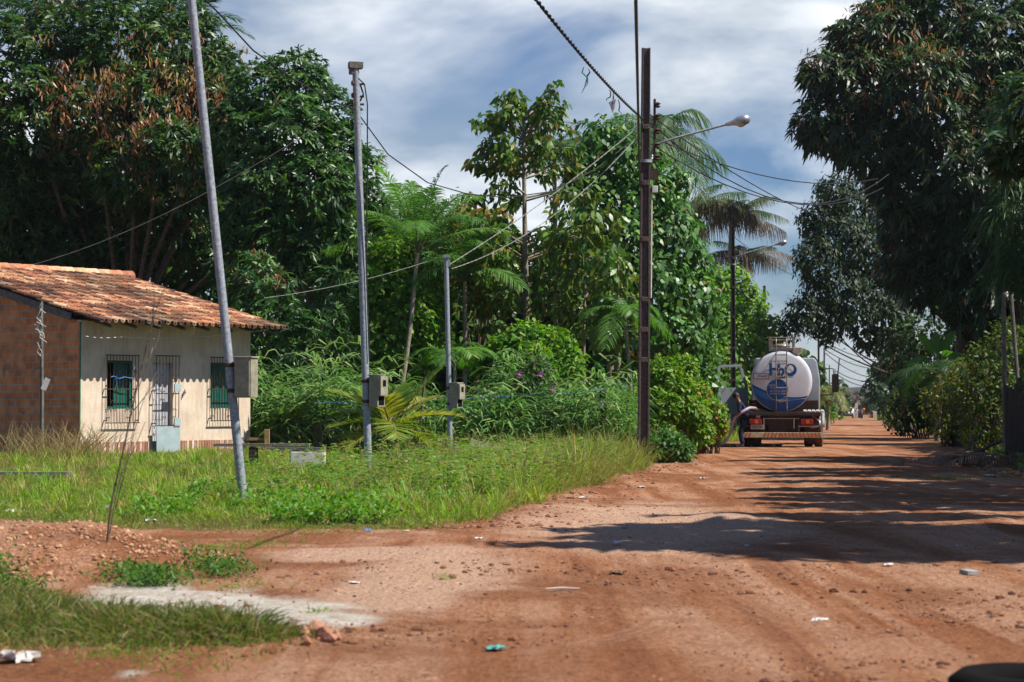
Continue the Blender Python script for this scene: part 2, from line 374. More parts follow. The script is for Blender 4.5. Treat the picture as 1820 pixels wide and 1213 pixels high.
def mix(fac, A, B, t='MIX'):
    q = k('ShaderNodeMix'); q.data_type = 'RGBA'; q.blend_type = t
    if hasattr(fac, 'links') or hasattr(fac, 'is_linked'): l(fac, q.inputs['Factor'])
    else: q.inputs['Factor'].default_value = fac
    for s_, i in ((A, 'A'), (B, 'B')):
        if isinstance(s_, tuple): q.inputs[i].default_value = (*s_, 1)
        else: l(s_, q.inputs[i])
    return q.outputs['Result']
dirt = ramp(noise(0.55, 5, 0.6).outputs['Fac'], 0.35, (0.34, 0.128, 0.05), 0.68, (0.47, 0.23, 0.128))
# tyre tracks: noise stretched along the road
mpn = k('ShaderNodeMapping'); mpn.inputs['Rotation'].default_value = (0, 0, R(10.3)); mpn.inputs['Scale'].default_value = (2.2, 0.10, 1)
l(geo.outputs['Position'], mpn.inputs['Vector'])
tr = noise(1.0, 5, 0.6, mpn.outputs[0], 0.6)
trk = ramp(tr.outputs['Fac'], 0.44, (0, 0, 0), 0.60, (1, 1, 1))
rut = ramp(tr.outputs['Fac'], 0.36, (.7, .7, .7), 0.44, (0, 0, 0))
c1 = mix(0.5, dirt.outputs[0], dirt.outputs[0])
q = mix(trk.outputs[0], dirt.outputs[0], (0.52, 0.29, 0.18))
q = mix(rut.outputs[0], q, (0.24, 0.09, 0.042))
clod = ramp(noise(13, 8, 0.78).outputs['Fac'], 0.50, (0, 0, 0), 0.66, (1, 1, 1))
patch = ramp(noise(0.8, 6, 0.68, None, 0.4).outputs['Fac'], 0.40, (0.15, 0.15, 0.15), 0.62, (1, 1, 1))
mm = k('ShaderNodeMath'); mm.operation = 'MULTIPLY'; l(clod.outputs[0], mm.inputs[0]); l(patch.outputs[0], mm.inputs[1])
q = mix(mm.outputs[0], q, (0.15, 0.052, 0.025))
loose = ramp(noise(0.33, 7, 0.62, None, 0.8).outputs['Fac'], 0.46, (0, 0, 0), 0.60, (1, 1, 1))
q = mix(loose.outputs[0], q, mix(clod.outputs[0], (0.29, 0.115, 0.05), (0.14, 0.055, 0.028)))
# curved tyre tracks of turning trucks
tracks = []
for (cx_, cy_, rad_, wdt_) in ((3.4, 16.5, 4.35, .16), (3.4, 16.5, 2.75, .16), (-2.6, 12.6, 3.6, .14), (-2.6, 12.6, 5.2, .14), (14, 14, 12.6, .2), (14, 14, 10.9, .2)):
    vs_ = k('ShaderNodeVectorMath'); vs_.operation = 'SUBTRACT'; vs_.inputs[1].default_value = (cx_, cy_, 0); l(geo.outputs['Position'], vs_.inputs[0])
    ml = k('ShaderNodeVectorMath'); ml.operation = 'MULTIPLY'; ml.inputs[1].default_value = (1, 1, 0); l(vs_.outputs[0], ml.inputs[0])
    le = k('ShaderNodeVectorMath'); le.operation = 'LENGTH'; l(ml.outputs[0], le.inputs[0])
    m1 = k('ShaderNodeMath'); m1.operation = 'SUBTRACT'; m1.inputs[1].default_value = rad_; l(le.outputs['Value'], m1.inputs[0])
    m2 = k('ShaderNodeMath'); m2.operation = 'ABSOLUTE'; l(m1.outputs[0], m2.inputs[0])
    m3 = k('ShaderNodeMapRange'); m3.inputs['From Min'].default_value = wdt_; m3.inputs['From Max'].default_value = wdt_ * .6; l(m2.outputs[0], m3.inputs['Value'])
    sn = k('ShaderNodeMath'); sn.operation = 'MULTIPLY'; sn.inputs[1].default_value = 70; l(m1.outputs[0], sn.inputs[0]); si = k('ShaderNodeMath'); si.operation = 'SINE'; l(sn.outputs[0], si.inputs[0])
    tm = k('ShaderNodeMath'); tm.operation = 'MULTIPLY_ADD'; tm.inputs[1].default_value = .3; tm.inputs[2].default_value = .7; l(si.outputs[0], tm.inputs[0])
    t2_ = k('ShaderNodeMath'); t2_.operation = 'MULTIPLY'; l(tm.outputs[0], t2_.inputs[0]); l(m3.outputs[0], t2_.inputs[1]); tracks.append(t2_.outputs[0])
acc = tracks[0]
for t_ in tracks[1:]:
    mxn = k('ShaderNodeMath'); mxn.operation = 'MAXIMUM'; l(acc, mxn.inputs[0]); l(t_, mxn.inputs[1]); acc = mxn.outputs[0]
brk = ramp(noise(0.7, 5, 0.6).outputs['Fac'], 0.42, (0, 0, 0), 0.66, (.45, .45, .45)); mt_ = k('ShaderNodeMath'); mt_.operation = 'MULTIPLY'; l(acc, mt_.inputs[0]); l(brk.outputs[0], mt_.inputs[1])
q = mix(mt_.outputs[0], q, (0.48, 0.28, 0.185))
q = mix(sp.outputs[2], q, (0.58, 0.37, 0.26))
peb = ramp(noise(38, 5, 0.7).outputs['Fac'], 0.34, (0.52, 0.50, 0.48), 0.66, (1.25, 1.24, 1.22))
q = mix(1.0, q, peb.outputs[0], 'MULTIPLY')
sandc = ramp(noise(5, 6, 0.7).outputs['Fac'], 0.35, (0.44, 0.36, 0.27), 0.65, (0.70, 0.66, 0.60))
q = mix(sp.outputs[1], q, sandc.outputs[0])
soilc = ramp(noise(3, 6, 0.6).outputs['Fac'], 0.4, (0.09, 0.075, 0.03), 0.65, (0.16, 0.13, 0.05))
q = mix(sp.outputs[0], q, soilc.outputs[0])
l(q, b.inputs['Base Color']); b.inputs['Roughness'].default_value = 0.95; b.inputs['Specular IOR Level'].default_value = 0.15
bm1 = k('ShaderNodeBump'); bm1.inputs['Strength'].default_value = 1.0; bm1.inputs['Distance'].default_value = 0.07
l(noise(14, 8, 0.7).outputs['Fac'], bm1.inputs['Height'])
bm2 = k('ShaderNodeBump'); bm2.inputs['Strength'].default_value = 0.6; bm2.inputs['Distance'].default_value = 0.06
adt = k('ShaderNodeMath'); adt.operation = 'SUBTRACT'; l(tr.outputs['Fac'], adt.inputs[0]); l(mt_.outputs[0], adt.inputs[1]); l(adt.outputs[0], bm2.inputs['Height']); l(bm1.outputs[0], bm2.inputs['Normal']); l(bm2.outputs[0], b.inputs['Normal'])
M['dirt'] = m
o = g.build('ground', m, None, smooth=True); tag(o, 'reddish laterite dirt road and bare earth verge', 'ground', kind='structure')

# loose clods and pebbles
def stones(n, xy, smin, smax, c0, c1, seed, flat=0.6):
    r = np.random.default_rng(seed); t = (1 + 5 ** .5) / 2
    V0 = unit(np.array([(-1, t, 0), (1, t, 0), (-1, -t, 0), (1, -t, 0), (0, -1, t), (0, 1, t), (0, -1, -t), (0, 1, -t), (t, 0, -1), (t, 0, 1), (-t, 0, -1), (-t, 0, 1)], float))
    F0 = np.array([(0, 11, 5), (0, 5, 1), (0, 1, 7), (0, 7, 10), (0, 10, 11), (1, 5, 9), (5, 11, 4), (11, 10, 2), (10, 7, 6), (7, 1, 8), (3, 9, 4), (3, 4, 2), (3, 2, 6), (3, 6, 8), (3, 8, 9), (4, 9, 5), (2, 4, 11), (6, 2, 10), (8, 6, 7), (9, 8, 1)])
    s_ = smin * (smax / smin) ** (r.random(n) ** 3.0); V = V0[None] * (0.7 + 0.6 * r.random((n, 12, 1))) * s_[:, None, None] * np.stack([0.8 + .5 * r.random(n), 0.8 + .5 * r.random(n), np.full(n, flat)], -1)[:, None]
    pos = np.stack([xy[:, 0], xy[:, 1], gz(xy[:, 0], xy[:, 1]) + s_ * 0.12], -1); V = V + pos[:, None]
    Fs = (F0[None] + (np.arange(n) * 12)[:, None, None]).reshape(-1, 3)
    w = r.random((n, 1)); col = np.repeat(np.array(c0) * (1 - w) + np.array(c1) * w, 12, axis=0)
    g = Geo(); g.add(V.reshape(-1, 3), Fs, col); return g
r = np.random.default_rng(3)
n = 22000; y = 8.5 * (42 / 8.5) ** r.random(n); x = (r.random(n) * 2 - 1) * y * 0.29
keep = (verge_mask(x, y) < 0.3) & (x < xr(y)) & (fbm(x, y, 0.9, 91) + 0.35 * r.random(n) > 0.62)
xy = np.stack([x, y], -1)[keep]
M['stone'] = attrmat('clod', 0.95, 60, 0.5, (0.7, 1.2))
o = stones(len(xy), xy, 0.003, 0.015, (0.13, 0.05, 0.027), (0.40, 0.20, 0.11), 5).build('pebbles', M['stone']); tag(o, 'dark clods and pebbles scattered over the dirt road', 'pebbles', kind='stuff')
n = 5200; y = 8.8 + 7 * r.random(n) ** 1.2; x = (r.random(n) * 2 - 1) * y * 0.29; keep = (fbm(x, y, 0.55, 19) + 0.25 * fbm(x, y, 2.2, 23) > 0.66) & (x > -2.2)
o = stones(keep.sum(), np.stack([x, y], -1)[keep], 0.005, 0.034, (0.10, 0.036, 0.018), (0.30, 0.13, 0.065), 15).build('clods', M['stone']); tag(o, 'patches of loose dark earth clods on the near road', 'clods', kind='stuff')
# clods along the grass edge
n = 1700; y = 20 + 25 * r.random(n) ** 1.5; x = xl(y) + 0.25 + 0.9 * r.normal(size=n) * 0.6
o = stones(n, np.stack([x, y], -1), 0.008, 0.045, (0.15, 0.055, 0.028), (0.38, 0.18, 0.1), 6).build('rubble', M['stone']); tag(o, 'broken earth clods along the grass edge of the road', 'rubble', kind='stuff')
# gravel heap
n = 4600; a_ = r.random(n) * 6.283; d_ = np.sqrt(r.random(n)); x = MOUND[0] + 1.8 * d_ * np.cos(a_); y = MOUND[1] + 1.55 * d_ * np.sin(a_)
o = stones(n, np.stack([x, y], -1), 0.005, 0.028, (0.24, 0.095, 0.05), (0.58, 0.34, 0.2), 8, 0.8).build('gravel', M['stone']); tag(o, 'low heap of tan and reddish gravel by the dry sapling', 'gravel', kind='stuff')

# ------------------------------------------------------------------ house
HA = np.array((-8.81, 39.5)); HD = np.array((math.cos(R(50)), math.sin(R(50)))); HN = np.array((HD[1], -HD[0]))   # left front corner, along the front, outward
HZ0 = 0.15
def hp(t, n, z): q = HA + HD * t + HN * n; return np.array((q[0], q[1], z))
def t_at(u):                                                       # photo column -> distance along the front wall
    k_ = (u - 910) / F; return (HA[0] - k_ * HA[1]) / (k_ * HD[1] - HD[0])
def z_at(u, v, n=0.0):
    t = t_at(u); q = HA + HD * t + HN * n; return P(u, v, q[1])[2]
house = thing('house', 'small pink plastered house with a brick side and clay tile roof', 'house', (*hp(2.3, -5, 0)[:2], HZ0))
TW = t_at(445); DEP = 10.2
ax, an = np.array((*HD, 0)), np.array((*HN, 0)); up = np.array((0, 0, 1.0)); HROT = np.stack([ax, -an, up], -1)
PITCHT = math.tan(R(13.8)); ZEAVE = 2.90; OE = 0.78
def zroof(n): return ZEAVE + (OE - n) * PITCHT if n > OE - 5.88 else ZEAVE + (5.88) * PITCHT - (OE - 5.88 - n) * PITCHT
# front wall with openings cut out (thickness 0.15)
wu = [(t_at(190), t_at(236), z_at(213, 727), z_at(213, 641)), (t_at(272), t_at(306), HZ0, z_at(290, 645)), (t_at(374), t_at(416), z_at(395, 726), z_at(395, 645))]
def wall_panels(g, t0, t1, z0, z1, n0, n1, holes):
    ts = sorted({t0, t1} | {h[0] for h in holes} | {h[1] for h in holes})
    for a_, b_ in zip(ts[:-1], ts[1:]):
        hs = [h for h in holes if h[0] <= a_ + 1e-6 and h[1] >= b_ - 1e-6]
        zs = [(z0, z1)] if not hs else [(z0, hs[0][2]), (hs[0][3], z1)]
        for za, zb in zs:
            if zb - za > 1e-3: g.box(hp((a_ + b_) / 2, (n0 + n1) / 2, (za + zb) / 2), (b_ - a_, n1 - n0, zb - za), HROT)
g = Geo(); wall_panels(g, 0.0, TW, HZ0 - 0.4, zroof(0) - 0.10, -0.15, 0.0, wu)
m, n_, b = newmat('pink stucco'); k = n_.nodes.new; l = n_.links.new
tcn = k('ShaderNodeTexCoord'); geo = k('ShaderNodeNewGeometry')
nzA = k('ShaderNodeTexNoise'); nzA.inputs['Scale'].default_value = 2.2; nzA.inputs['Detail'].default_value = 8; nzA.inputs['Roughness'].default_value = 0.7
mpA = k('ShaderNodeMapping'); mpA.inputs['Scale'].default_value = (4, 4, 0.5); l(geo.outputs['Position'], mpA.inputs[0])
nzB = k('ShaderNodeTexNoise'); nzB.inputs['Scale'].default_value = 3.0; nzB.inputs['Detail'].default_value = 7; l(mpA.outputs[0], nzB.inputs['Vector']); l(geo.outputs['Position'], nzA.inputs['Vector'])
rA = k('ShaderNodeValToRGB'); rA.color_ramp.elements[0].position = 0.36; rA.color_ramp.elements[1].position = 0.62
rA.color_ramp.elements[0].color = (0.63, 0.50, 0.385, 1); rA.color_ramp.elements[1].color = (0.75, 0.63, 0.50, 1); l(nzA.outputs['Fac'], rA.inputs[0])
rB = k('ShaderNodeValToRGB'); rB.color_ramp.elements[0].position = 0.34; rB.color_ramp.elements[1].position = 0.52
rB.color_ramp.elements[0].color = (0.86, 0.84, 0.82, 1); rB.color_ramp.elements[1].color = (1, 1, 1, 1); l(nzB.outputs['Fac'], rB.inputs[0])
mq = k('ShaderNodeMix'); mq.data_type = 'RGBA'; mq.blend_type = 'MULTIPLY'; mq.inputs['Factor'].default_value = 1
l(rA.outputs[0], mq.inputs['A']); l(rB.outputs[0], mq.inputs['B'])
spx = k('ShaderNodeSeparateXYZ'); l(geo.outputs['Position'], spx.inputs[0])
mrz = k('ShaderNodeMapRange'); mrz.inputs['From Min'].default_value = 0.45; mrz.inputs['From Max'].default_value = 0.75; l(spx.outputs['Z'], mrz.inputs['Value'])
nsp = k('ShaderNodeMath'); nsp.operation = 'ADD'; l(mrz.outputs[0], nsp.inputs[0]); l(nzA.outputs['Fac'], nsp.inputs[1])
rC = k('ShaderNodeValToRGB'); rC.color_ramp.elements[0].position = 0.45; rC.color_ramp.elements[1].position = 0.75; rC.color_ramp.elements[0].color = (1, 0.82, 0.68, 1); rC.color_ramp.elements[1].color = (1, 1, 1, 1)
l(nsp.outputs[0], rC.inputs[0])
mq2 = k('ShaderNodeMix'); mq2.data_type = 'RGBA'; mq2.blend_type = 'MULTIPLY'; mq2.inputs['Factor'].default_value = 1
l(mq.outputs['Result'], mq2.inputs['A']); l(rC.outputs[0], mq2.inputs['B']); l(mq2.outputs['Result'], b.inputs['Base Color'])
b.inputs['Roughness'].default_value = 0.9; b.inputs['Specular IOR Level'].default_value = 0.2
nzC = k('ShaderNodeTexNoise'); nzC.inputs['Scale'].default_value = 30; nzC.inputs['Detail'].default_value = 6; l(geo.outputs['Position'], nzC.inputs['Vector'])
bu = k('ShaderNodeBump'); bu.inputs['Strength'].default_value = 0.25; bu.inputs['Distance'].default_value = 0.02; l(nzC.outputs['Fac'], bu.inputs['Height']); l(bu.outputs[0], b.inputs['Normal'])
fw = g.build('front_wall', m, house)
# skirting of upright brick tiles, standing 12 mm proud
g = Geo(); rr = np.random.default_rng(12); t = 0.03
zt = z_at(200, 786)
M['skirt'] = attrmat('skirting tile', 0.8, 18, 0.3, (0.7, 1.15))
while t < TW - 0.05:
    w_ = 0.065 + 0.012 * rr.random()
    if not (wu[1][0] - 0.05 < t + w_ / 2 < wu[1][1] + 0.05):
        c_ = np.array([(0.40, 0.20, 0.13), (0.56, 0.36, 0.27), (0.66, 0.52, 0.42), (0.34, 0.15, 0.09)][rr.integers(4)]) * (0.85 + 0.3 * rr.random())
        g.box(hp(t + w_ / 2, 0.006, (zt + HZ0 - 0.3) / 2), (w_ - 0.012, 0.016, zt - HZ0 + 0.3), HROT, c_)
    t += w_
sk = g.build('tile_skirting', M['skirt'], fw)
# brick gable wall on the left, other walls
m, n_, b = newmat('clay block masonry'); k = n_.nodes.new; l = n_.links.new
tcn = k('ShaderNodeTexCoord'); br = k('ShaderNodeTexBrick')
sx = k('ShaderNodeSeparateXYZ'); cxz = k('ShaderNodeCombineXYZ'); l(tcn.outputs['Object'], sx.inputs[0])
dt = k('ShaderNodeVectorMath'); dt.operation = 'DOT_PRODUCT'; dt.inputs[1].default_value = tuple(-an); l(tcn.outputs['Object'], dt.inputs[0])
l(dt.outputs['Value'], cxz.inputs[0]); l(sx.outputs[2], cxz.inputs[1])
dn = k('ShaderNodeTexNoise'); dn.inputs['Scale'].default_value = 6; l(tcn.outputs['Object'], dn.inputs['Vector'])
dv = k('ShaderNodeVectorMath'); dv.operation = 'SCALE'; dv.inputs['Scale'].default_value = 0.035; l(dn.outputs['Color'], dv.inputs[0])
ad = k('ShaderNodeVectorMath'); ad.operation = 'ADD'; l(cxz.outputs[0], ad.inputs[0]); l(dv.outputs[0], ad.inputs[1]); l(ad.outputs[0], br.inputs['Vector'])
br.inputs['Scale'].default_value = 1.0; br.inputs['Brick Width'].default_value = 0.25; br.inputs['Row Height'].default_value = 0.155
br.inputs['Mortar Size'].default_value = 0.016; br.inputs['Mortar Smooth'].default_value = 0.3
br.inputs['Color1'].default_value = (0.74, 0.28, 0.095, 1); br.inputs['Color2'].default_value = (0.52, 0.165, 0.06, 1); br.inputs['Mortar'].default_value = (0.47, 0.39, 0.32, 1); br.inputs['Bias'].default_value = -0.25
st = k('ShaderNodeTexNoise'); st.inputs['Scale'].default_value = 3.5; st.inputs['Detail'].default_value = 8; l(tcn.outputs['Object'], st.inputs['Vector'])
rs = k('ShaderNodeValToRGB'); rs.color_ramp.elements[0].position = 0.35; rs.color_ramp.elements[1].position = 0.6; rs.color_ramp.elements[0].color = (0.72, 0.68, 0.66, 1); rs.color_ramp.elements[1].color = (1.1, 1.05, 1, 1); l(st.outputs['Fac'], rs.inputs[0])
mq = k('ShaderNodeMix'); mq.data_type = 'RGBA'; mq.blend_type = 'MULTIPLY'; mq.inputs['Factor'].default_value = 1; l(br.outputs['Color'], mq.inputs['A']); l(rs.outputs[0], mq.inputs['B'])
# mortar smears and pale blocks
sm = k('ShaderNodeTexNoise'); sm.inputs['Scale'].default_value = 2.3; sm.inputs['Detail'].default_value = 3; l(tcn.outputs['Object'], sm.inputs['Vector'])
rsm = k('ShaderNodeValToRGB'); rsm.color_ramp.elements[0].position = 0.66; rsm.color_ramp.elements[1].position = 0.70; l(sm.outputs['Fac'], rsm.inputs[0])
mq3 = k('ShaderNodeMix'); mq3.data_type = 'RGBA'; l(rsm.outputs[0], mq3.inputs['Factor']); l(mq.outputs['Result'], mq3.inputs['A']); mq3.inputs['B'].default_value = (0.24, 0.19, 0.15, 1)
l(mq3.outputs['Result'], b.inputs['Base Color']); b.inputs['Roughness'].default_value = 0.9
bu = k('ShaderNodeBump'); bu.inputs['Strength'].default_value = 0.8; bu.inputs['Distance'].default_value = 0.015; bu.invert = True; l(br.outputs['Fac'], bu.inputs['Height']); l(bu.outputs[0], b.inputs['Normal'])
zt0 = zroof(0) - 0.14; zr = zroof(OE - 5.88) - 0.12; nr = OE - 5.88; zb = HZ0 - 0.4
g = Geo(); g.prism([(-0.003, zb), (-0.003, zt0), (nr, zr), (-DEP, zt0), (-DEP, zb)], -0.15, np.array((*(HA + HD * -0.004), 0)), an, up, -ax)
bw = g.build('brick_wall', m, house)
g = Geo(); g.prism([(-0.152, zb), (-0.152, zt0 - 0.04), (nr, zr), (-DEP, zt0), (-DEP, zb)], 0.15, np.array((*(HA + HD * (TW - 0.15)), 0)), an, up, ax)
g.box(hp(TW / 2, -DEP + 0.2, (zb + zt0) / 2), (TW - 0.32, 0.15, zt0 - zb), HROT)
g.build('rear_wall', M['concrete'], house)
g = Geo(); g.box(hp(-0.008, -0.006, (zb + zt0) / 2 + 0.2), (0.026, 0.024, zt0 - zb - 0.4), HROT); g.build('corner_trim', M['green_trim'], house)
# roof: individual barrel tiles
g = Geo(); rr = np.random.default_rng(4)
TILES = [(0.50, 0.21, 0.10), (0.60, 0.32, 0.17), (0.36, 0.135, 0.07), (0.70, 0.46, 0.28), (0.44, 0.18, 0.09), (0.14, 0.065, 0.045), (0.56, 0.27, 0.13), (0.24, 0.10, 0.06)]
tl, tr_ = -0.06, TW + 0.45; cols = 30; cw = (tr_ - tl) / cols; rows = 14; rl = 5.88 / rows
def tile_slope(sgn):
    for i in range(cols):
        for j in range(rows + 1):
            s0 = max(5.88 - j * rl - rl * 1.18, 0) if j < rows else 0; s1 = 5.88 - j * rl        # distance from ridge
            if j == rows: break
            base = np.array(TILES[rr.integers(len(TILES))]) * (0.75 + 0.45 * rr.random())
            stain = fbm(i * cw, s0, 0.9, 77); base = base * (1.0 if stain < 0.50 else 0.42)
            for kind in (0, 1):
                a = np.linspace(0, math.pi, 7); rad = cw * (0.30 if kind == 0 else 0.30)
                tc_ = tl + (i + (0.5 if kind == 0 else 0.0)) * cw + 0.008 * rr.normal()
                lift = 0.016 + 0.012 * rr.random()
                V = []
                for s_, q in ((s1, 1.06), (s0, 0.90)):
                    for a_ in a:
                        t_ = tc_ + rad * q * math.cos(a_); h_ = rad * q * math.sin(a_) * (1 if kind == 0 else -1) + (0.02 if kind == 0 else 0.05) + (lift if s_ == s1 else 0.0)
                        n__ = OE - 5.88 + sgn * s_
                        V.append(hp(t_, n__, ZEAVE + (5.88 - s_) * PITCHT + h_))
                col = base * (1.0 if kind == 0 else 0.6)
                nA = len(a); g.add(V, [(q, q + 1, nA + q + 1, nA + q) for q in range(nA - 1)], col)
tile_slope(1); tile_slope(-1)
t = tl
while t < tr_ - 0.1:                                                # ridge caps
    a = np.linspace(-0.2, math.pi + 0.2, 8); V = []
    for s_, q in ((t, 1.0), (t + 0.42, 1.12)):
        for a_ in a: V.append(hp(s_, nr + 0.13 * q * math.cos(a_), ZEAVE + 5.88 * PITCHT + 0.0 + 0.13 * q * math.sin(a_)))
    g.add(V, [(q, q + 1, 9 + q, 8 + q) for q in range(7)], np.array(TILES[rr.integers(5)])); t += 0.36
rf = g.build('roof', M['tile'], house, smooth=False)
sol = rf.modifiers.new('thick', 'SOLIDIFY'); sol.thickness = 0.012
g = Geo()                                                            # battens under the tiles, fascia on the rake
for s_ in np.arange(0.4, 5.8, 0.45):
    for sg in (1, -1):
        n__ = OE - 5.88 + sg * s_; g.box(hp((tl + tr_) / 2, n__, ZEAVE + (5.88 - s_) * PITCHT - 0.05), (tr_ - tl - 0.1, 0.05, 0.03), HROT)
for t in np.linspace(0.35, TW + 0.3, 8):
    for sg in (1, -1):
        A_ = hp(t, nr + sg * 0.05, ZEAVE + 5.83 * PITCHT - 0.105); B_ = hp(t, nr + sg * 5.62, ZEAVE + 0.26 * PITCHT - 0.105); g2 = Geo(); g2.tube([A_, B_], 0.038, 4); g2.build('rafter', M['timber'], house)
g.build('battens', M['timber_dark'], house)
g = Geo()
A_ = hp(-0.085, OE - 1.0, zroof(OE - 1.0) - 0.085); B_ = hp(-0.085, nr, zr + 0.02); mid = (A_ + B_) / 2; dirn = B_ - A_; ln = np.linalg.norm(dirn)
ex = unit(dirn); ez = unit(np.cross(ex, ax)) * -1; g.box(mid, (ln, 0.03, 0.15), np.stack([ex, ax, np.cross(ex, ax)], -1)); g.build('fascia_board', M['timber'], house)
# windows: recessed green shutters, iron grilles with scrolls
def scroll(g, t, z, n, s, flip):
    a = np.linspace(0, 4.6, 12); rad = s * (1 - a / 6.2)
    pts = [hp(t + flip * (s * 0.9 - rad[i] * math.cos(a[i])), n, z + rad[i] * math.sin(a[i])) for i in range(12)]
    g.tube(pts, 0.006, 4)
def grille(t0, t1, z0, z1, n, bars, scrolls, zbar):
    g = Geo()
    for i in range(bars + 1):
        t = t0 + (t1 - t0) * i / bars; g.tube([hp(t, n, z0), hp(t, n, z1)], 0.0075 if 0 < i < bars else 0.010, 5)
    for z in (z0, z1): g.box(hp((t0 + t1) / 2, n + 0.001, z), (t1 - t0 + 0.06, 0.022, 0.02), HROT)
    for z in zbar: g.box(hp((t0 + t1) / 2, n + 0.012, z), (t1 - t0, 0.012, 0.022), HROT)
    for (tt, zz) in scrolls:
        for f in (1, -1):
            scroll(g, tt, zz, n + 0.015, 0.05, f); scroll(g, tt, zz - 0.16, n + 0.015, 0.04, -f)
    for t in (t0, t1):
        for z in (z0 + 0.05, (z0 + z1) / 2): g.box(hp(t, n / 2, z), (0.02, n, 0.02), HROT)
    return g
wn_ = []
for (i, (a_, b_, z0, z1)) in enumerate((wu[0], wu[2])):
    g = Geo()
    fr = 0.05
    for (t0, t1, za, zb_) in ((a_, a_ + fr, z0, z1), (b_ - fr, b_, z0, z1), (a_ + fr, b_ - fr, z0, z0 + fr), (a_ + fr, b_ - fr, z1 - fr, z1)):
        g.box(hp((t0 + t1) / 2, -0.075, (za + zb_) / 2), (t1 - t0, 0.08, zb_ - za), HROT)
    w = g.build('window', M['green_paint'], house)
    if i == 0: tag(w, 'green shuttered window with blue rope on its bars')
    g = Geo()
    nb = 9
    for q in range(nb):
        t0 = a_ + fr + (b_ - a_ - 2 * fr) * q / nb; t1 = a_ + fr + (b_ - a_ - 2 * fr) * (q + 1) / nb
        if i == 0 and q < 3: continue                                # one leaf stands open on the dark room
        g.box(hp((t0 + t1) / 2, -0.10 - 0.004 * (q % 2), (z0 + z1) / 2), (t1 - t0 - 0.004, 0.02, z1 - z0 - 2 * fr), HROT)
    g.build('shutter', M['green_paint'], w)
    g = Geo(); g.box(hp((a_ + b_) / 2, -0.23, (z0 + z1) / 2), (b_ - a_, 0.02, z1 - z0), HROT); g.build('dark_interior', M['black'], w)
    if i == 0: ga, gb, gt, gbm = t_at(185), t_at(241), z_at(213, 632), z_at(213, 752)
    else: ga, gb, gt, gbm = t_at(371), t_at(419), z_at(395, 636), z_at(395, 748)
    zs = gbm + (gt - gbm) * 0.3
    sc_ = [(ga + (gb - ga) * q, zs) for q in (0.2, 0.82)] + ([(gb - 0.12, gbm + (gt - gbm) * 0.75)] if i == 0 else [])
    gr = grille(ga, gb, gbm, gt, 0.10, 10, sc_, (gbm + (gt - gbm) * 0.50,)); gr.build('grille', M['iron'], w)
    if i == 0:
        g = Geo(); zz = z_at(213, 672); g.tube([hp(a_ + (b_ - a_) * q, 0.12 + 0.01 * math.sin(q * 9), zz + 0.03 * math.sin(q * 14) * (1 - q)) for q in np.linspace(0.02, 0.85, 14)], 0.012, 5)
        g.tube([hp(a_ + 0.12, 0.13, zz), hp(a_ + 0.16, 0.13, zz - 0.10), hp(a_ + 0.14, 0.13, zz - 0.16)], 0.01, 5); g.build('blue_rope', M['blue_rope'], w)
# door: white inner door, iron grille gate with pale blue plates
a_, b_, z0, z1 = wu[1]
g = Geo(); g.box(hp((a_ + b_) / 2, -0.10, (z0 + z1) / 2), (b_ - a_, 0.04, z1 - z0), HROT)
for z in np.linspace(z0 + 0.2, z1 - 0.2, 6): g.box(hp((a_ + b_) / 2 - 0.05, -0.078, z), ((b_ - a_) * 0.5, 0.012, 0.10), HROT)
dr = g.build('door', M['door_white'], house)
ga, gb, gt = t_at(270), t_at(310), z_at(290, 633); gm = z_at(290, 757)
gg = grille(ga, gb, gm, gt, 0.15, 7, [(ga + (gb - ga) * q, gm + (gt - gm) * p_) for q in (0.3, 0.75) for p_ in (0.22, 0.72)], (gm + (gt - gm) * 0.46,))
gg.build('grille', M['iron'], dr)
g = Geo(); g.box(hp((ga + gb) / 2 + 0.01, 0.165, (gm + HZ0 + 0.02) / 2), (gb - ga + 0.03, 0.02, gm - HZ0 - 0.05), HROT); g.build('kick_plate', M['door_blue'], dr, bevel=0.004)
for (u0, u1, v0, v1) in ((300, 311, 683, 696), (300, 311, 743, 757)):
    g = Geo(); g.box(hp((t_at(u0) + t_at(u1)) / 2, 0.185, (z_at(305, v0) + z_at(305, v1)) / 2), (t_at(u1) - t_at(u0), 0.03, z_at(305, v0) - z_at(305, v1)), HROT); g.build('lock_plate', M['door_blue'], dr, bevel=0.003)
# scribble on the wall
g = Geo(); rr = np.random.default_rng(6)
pts = [hp(t_at(322 + q * 0.9), 0.004, z_at(322, 707 - q * 1.4 + 5 * math.sin(q * 2.4))) for q in np.linspace(0, 9, 26)]; g.tube(pts, 0.006, 4); g.build('scribble', M['purple_ink'], house)
# bulbs and the cable strung under the eave
g = Geo(); g.tube(sag(hp(-0.3, 0.55, z_at(143, 600)), hp(TW + 0.1, 0.5, z_at(445, 585)), 0.10, 18) + np.array([(0, 0, 0.02 * math.sin(q * 5)) for q in range(18)]), 0.010, 5); g.build('eave_cable', M['cable_white'], house)
for (u, v) in ((265, 578), (384, 590)):
    g = Geo(); p = hp(t_at(u), 0.35, z_at(u, v)); g.lathe([(0.006, 0.14), (0.02, 0.10), (0.02, 0.06), (0.035, 0.02), (0.03, -0.02), (0.004, -0.04)], p, 10); g.build('bulb', M['bulb'], house, smooth=True)

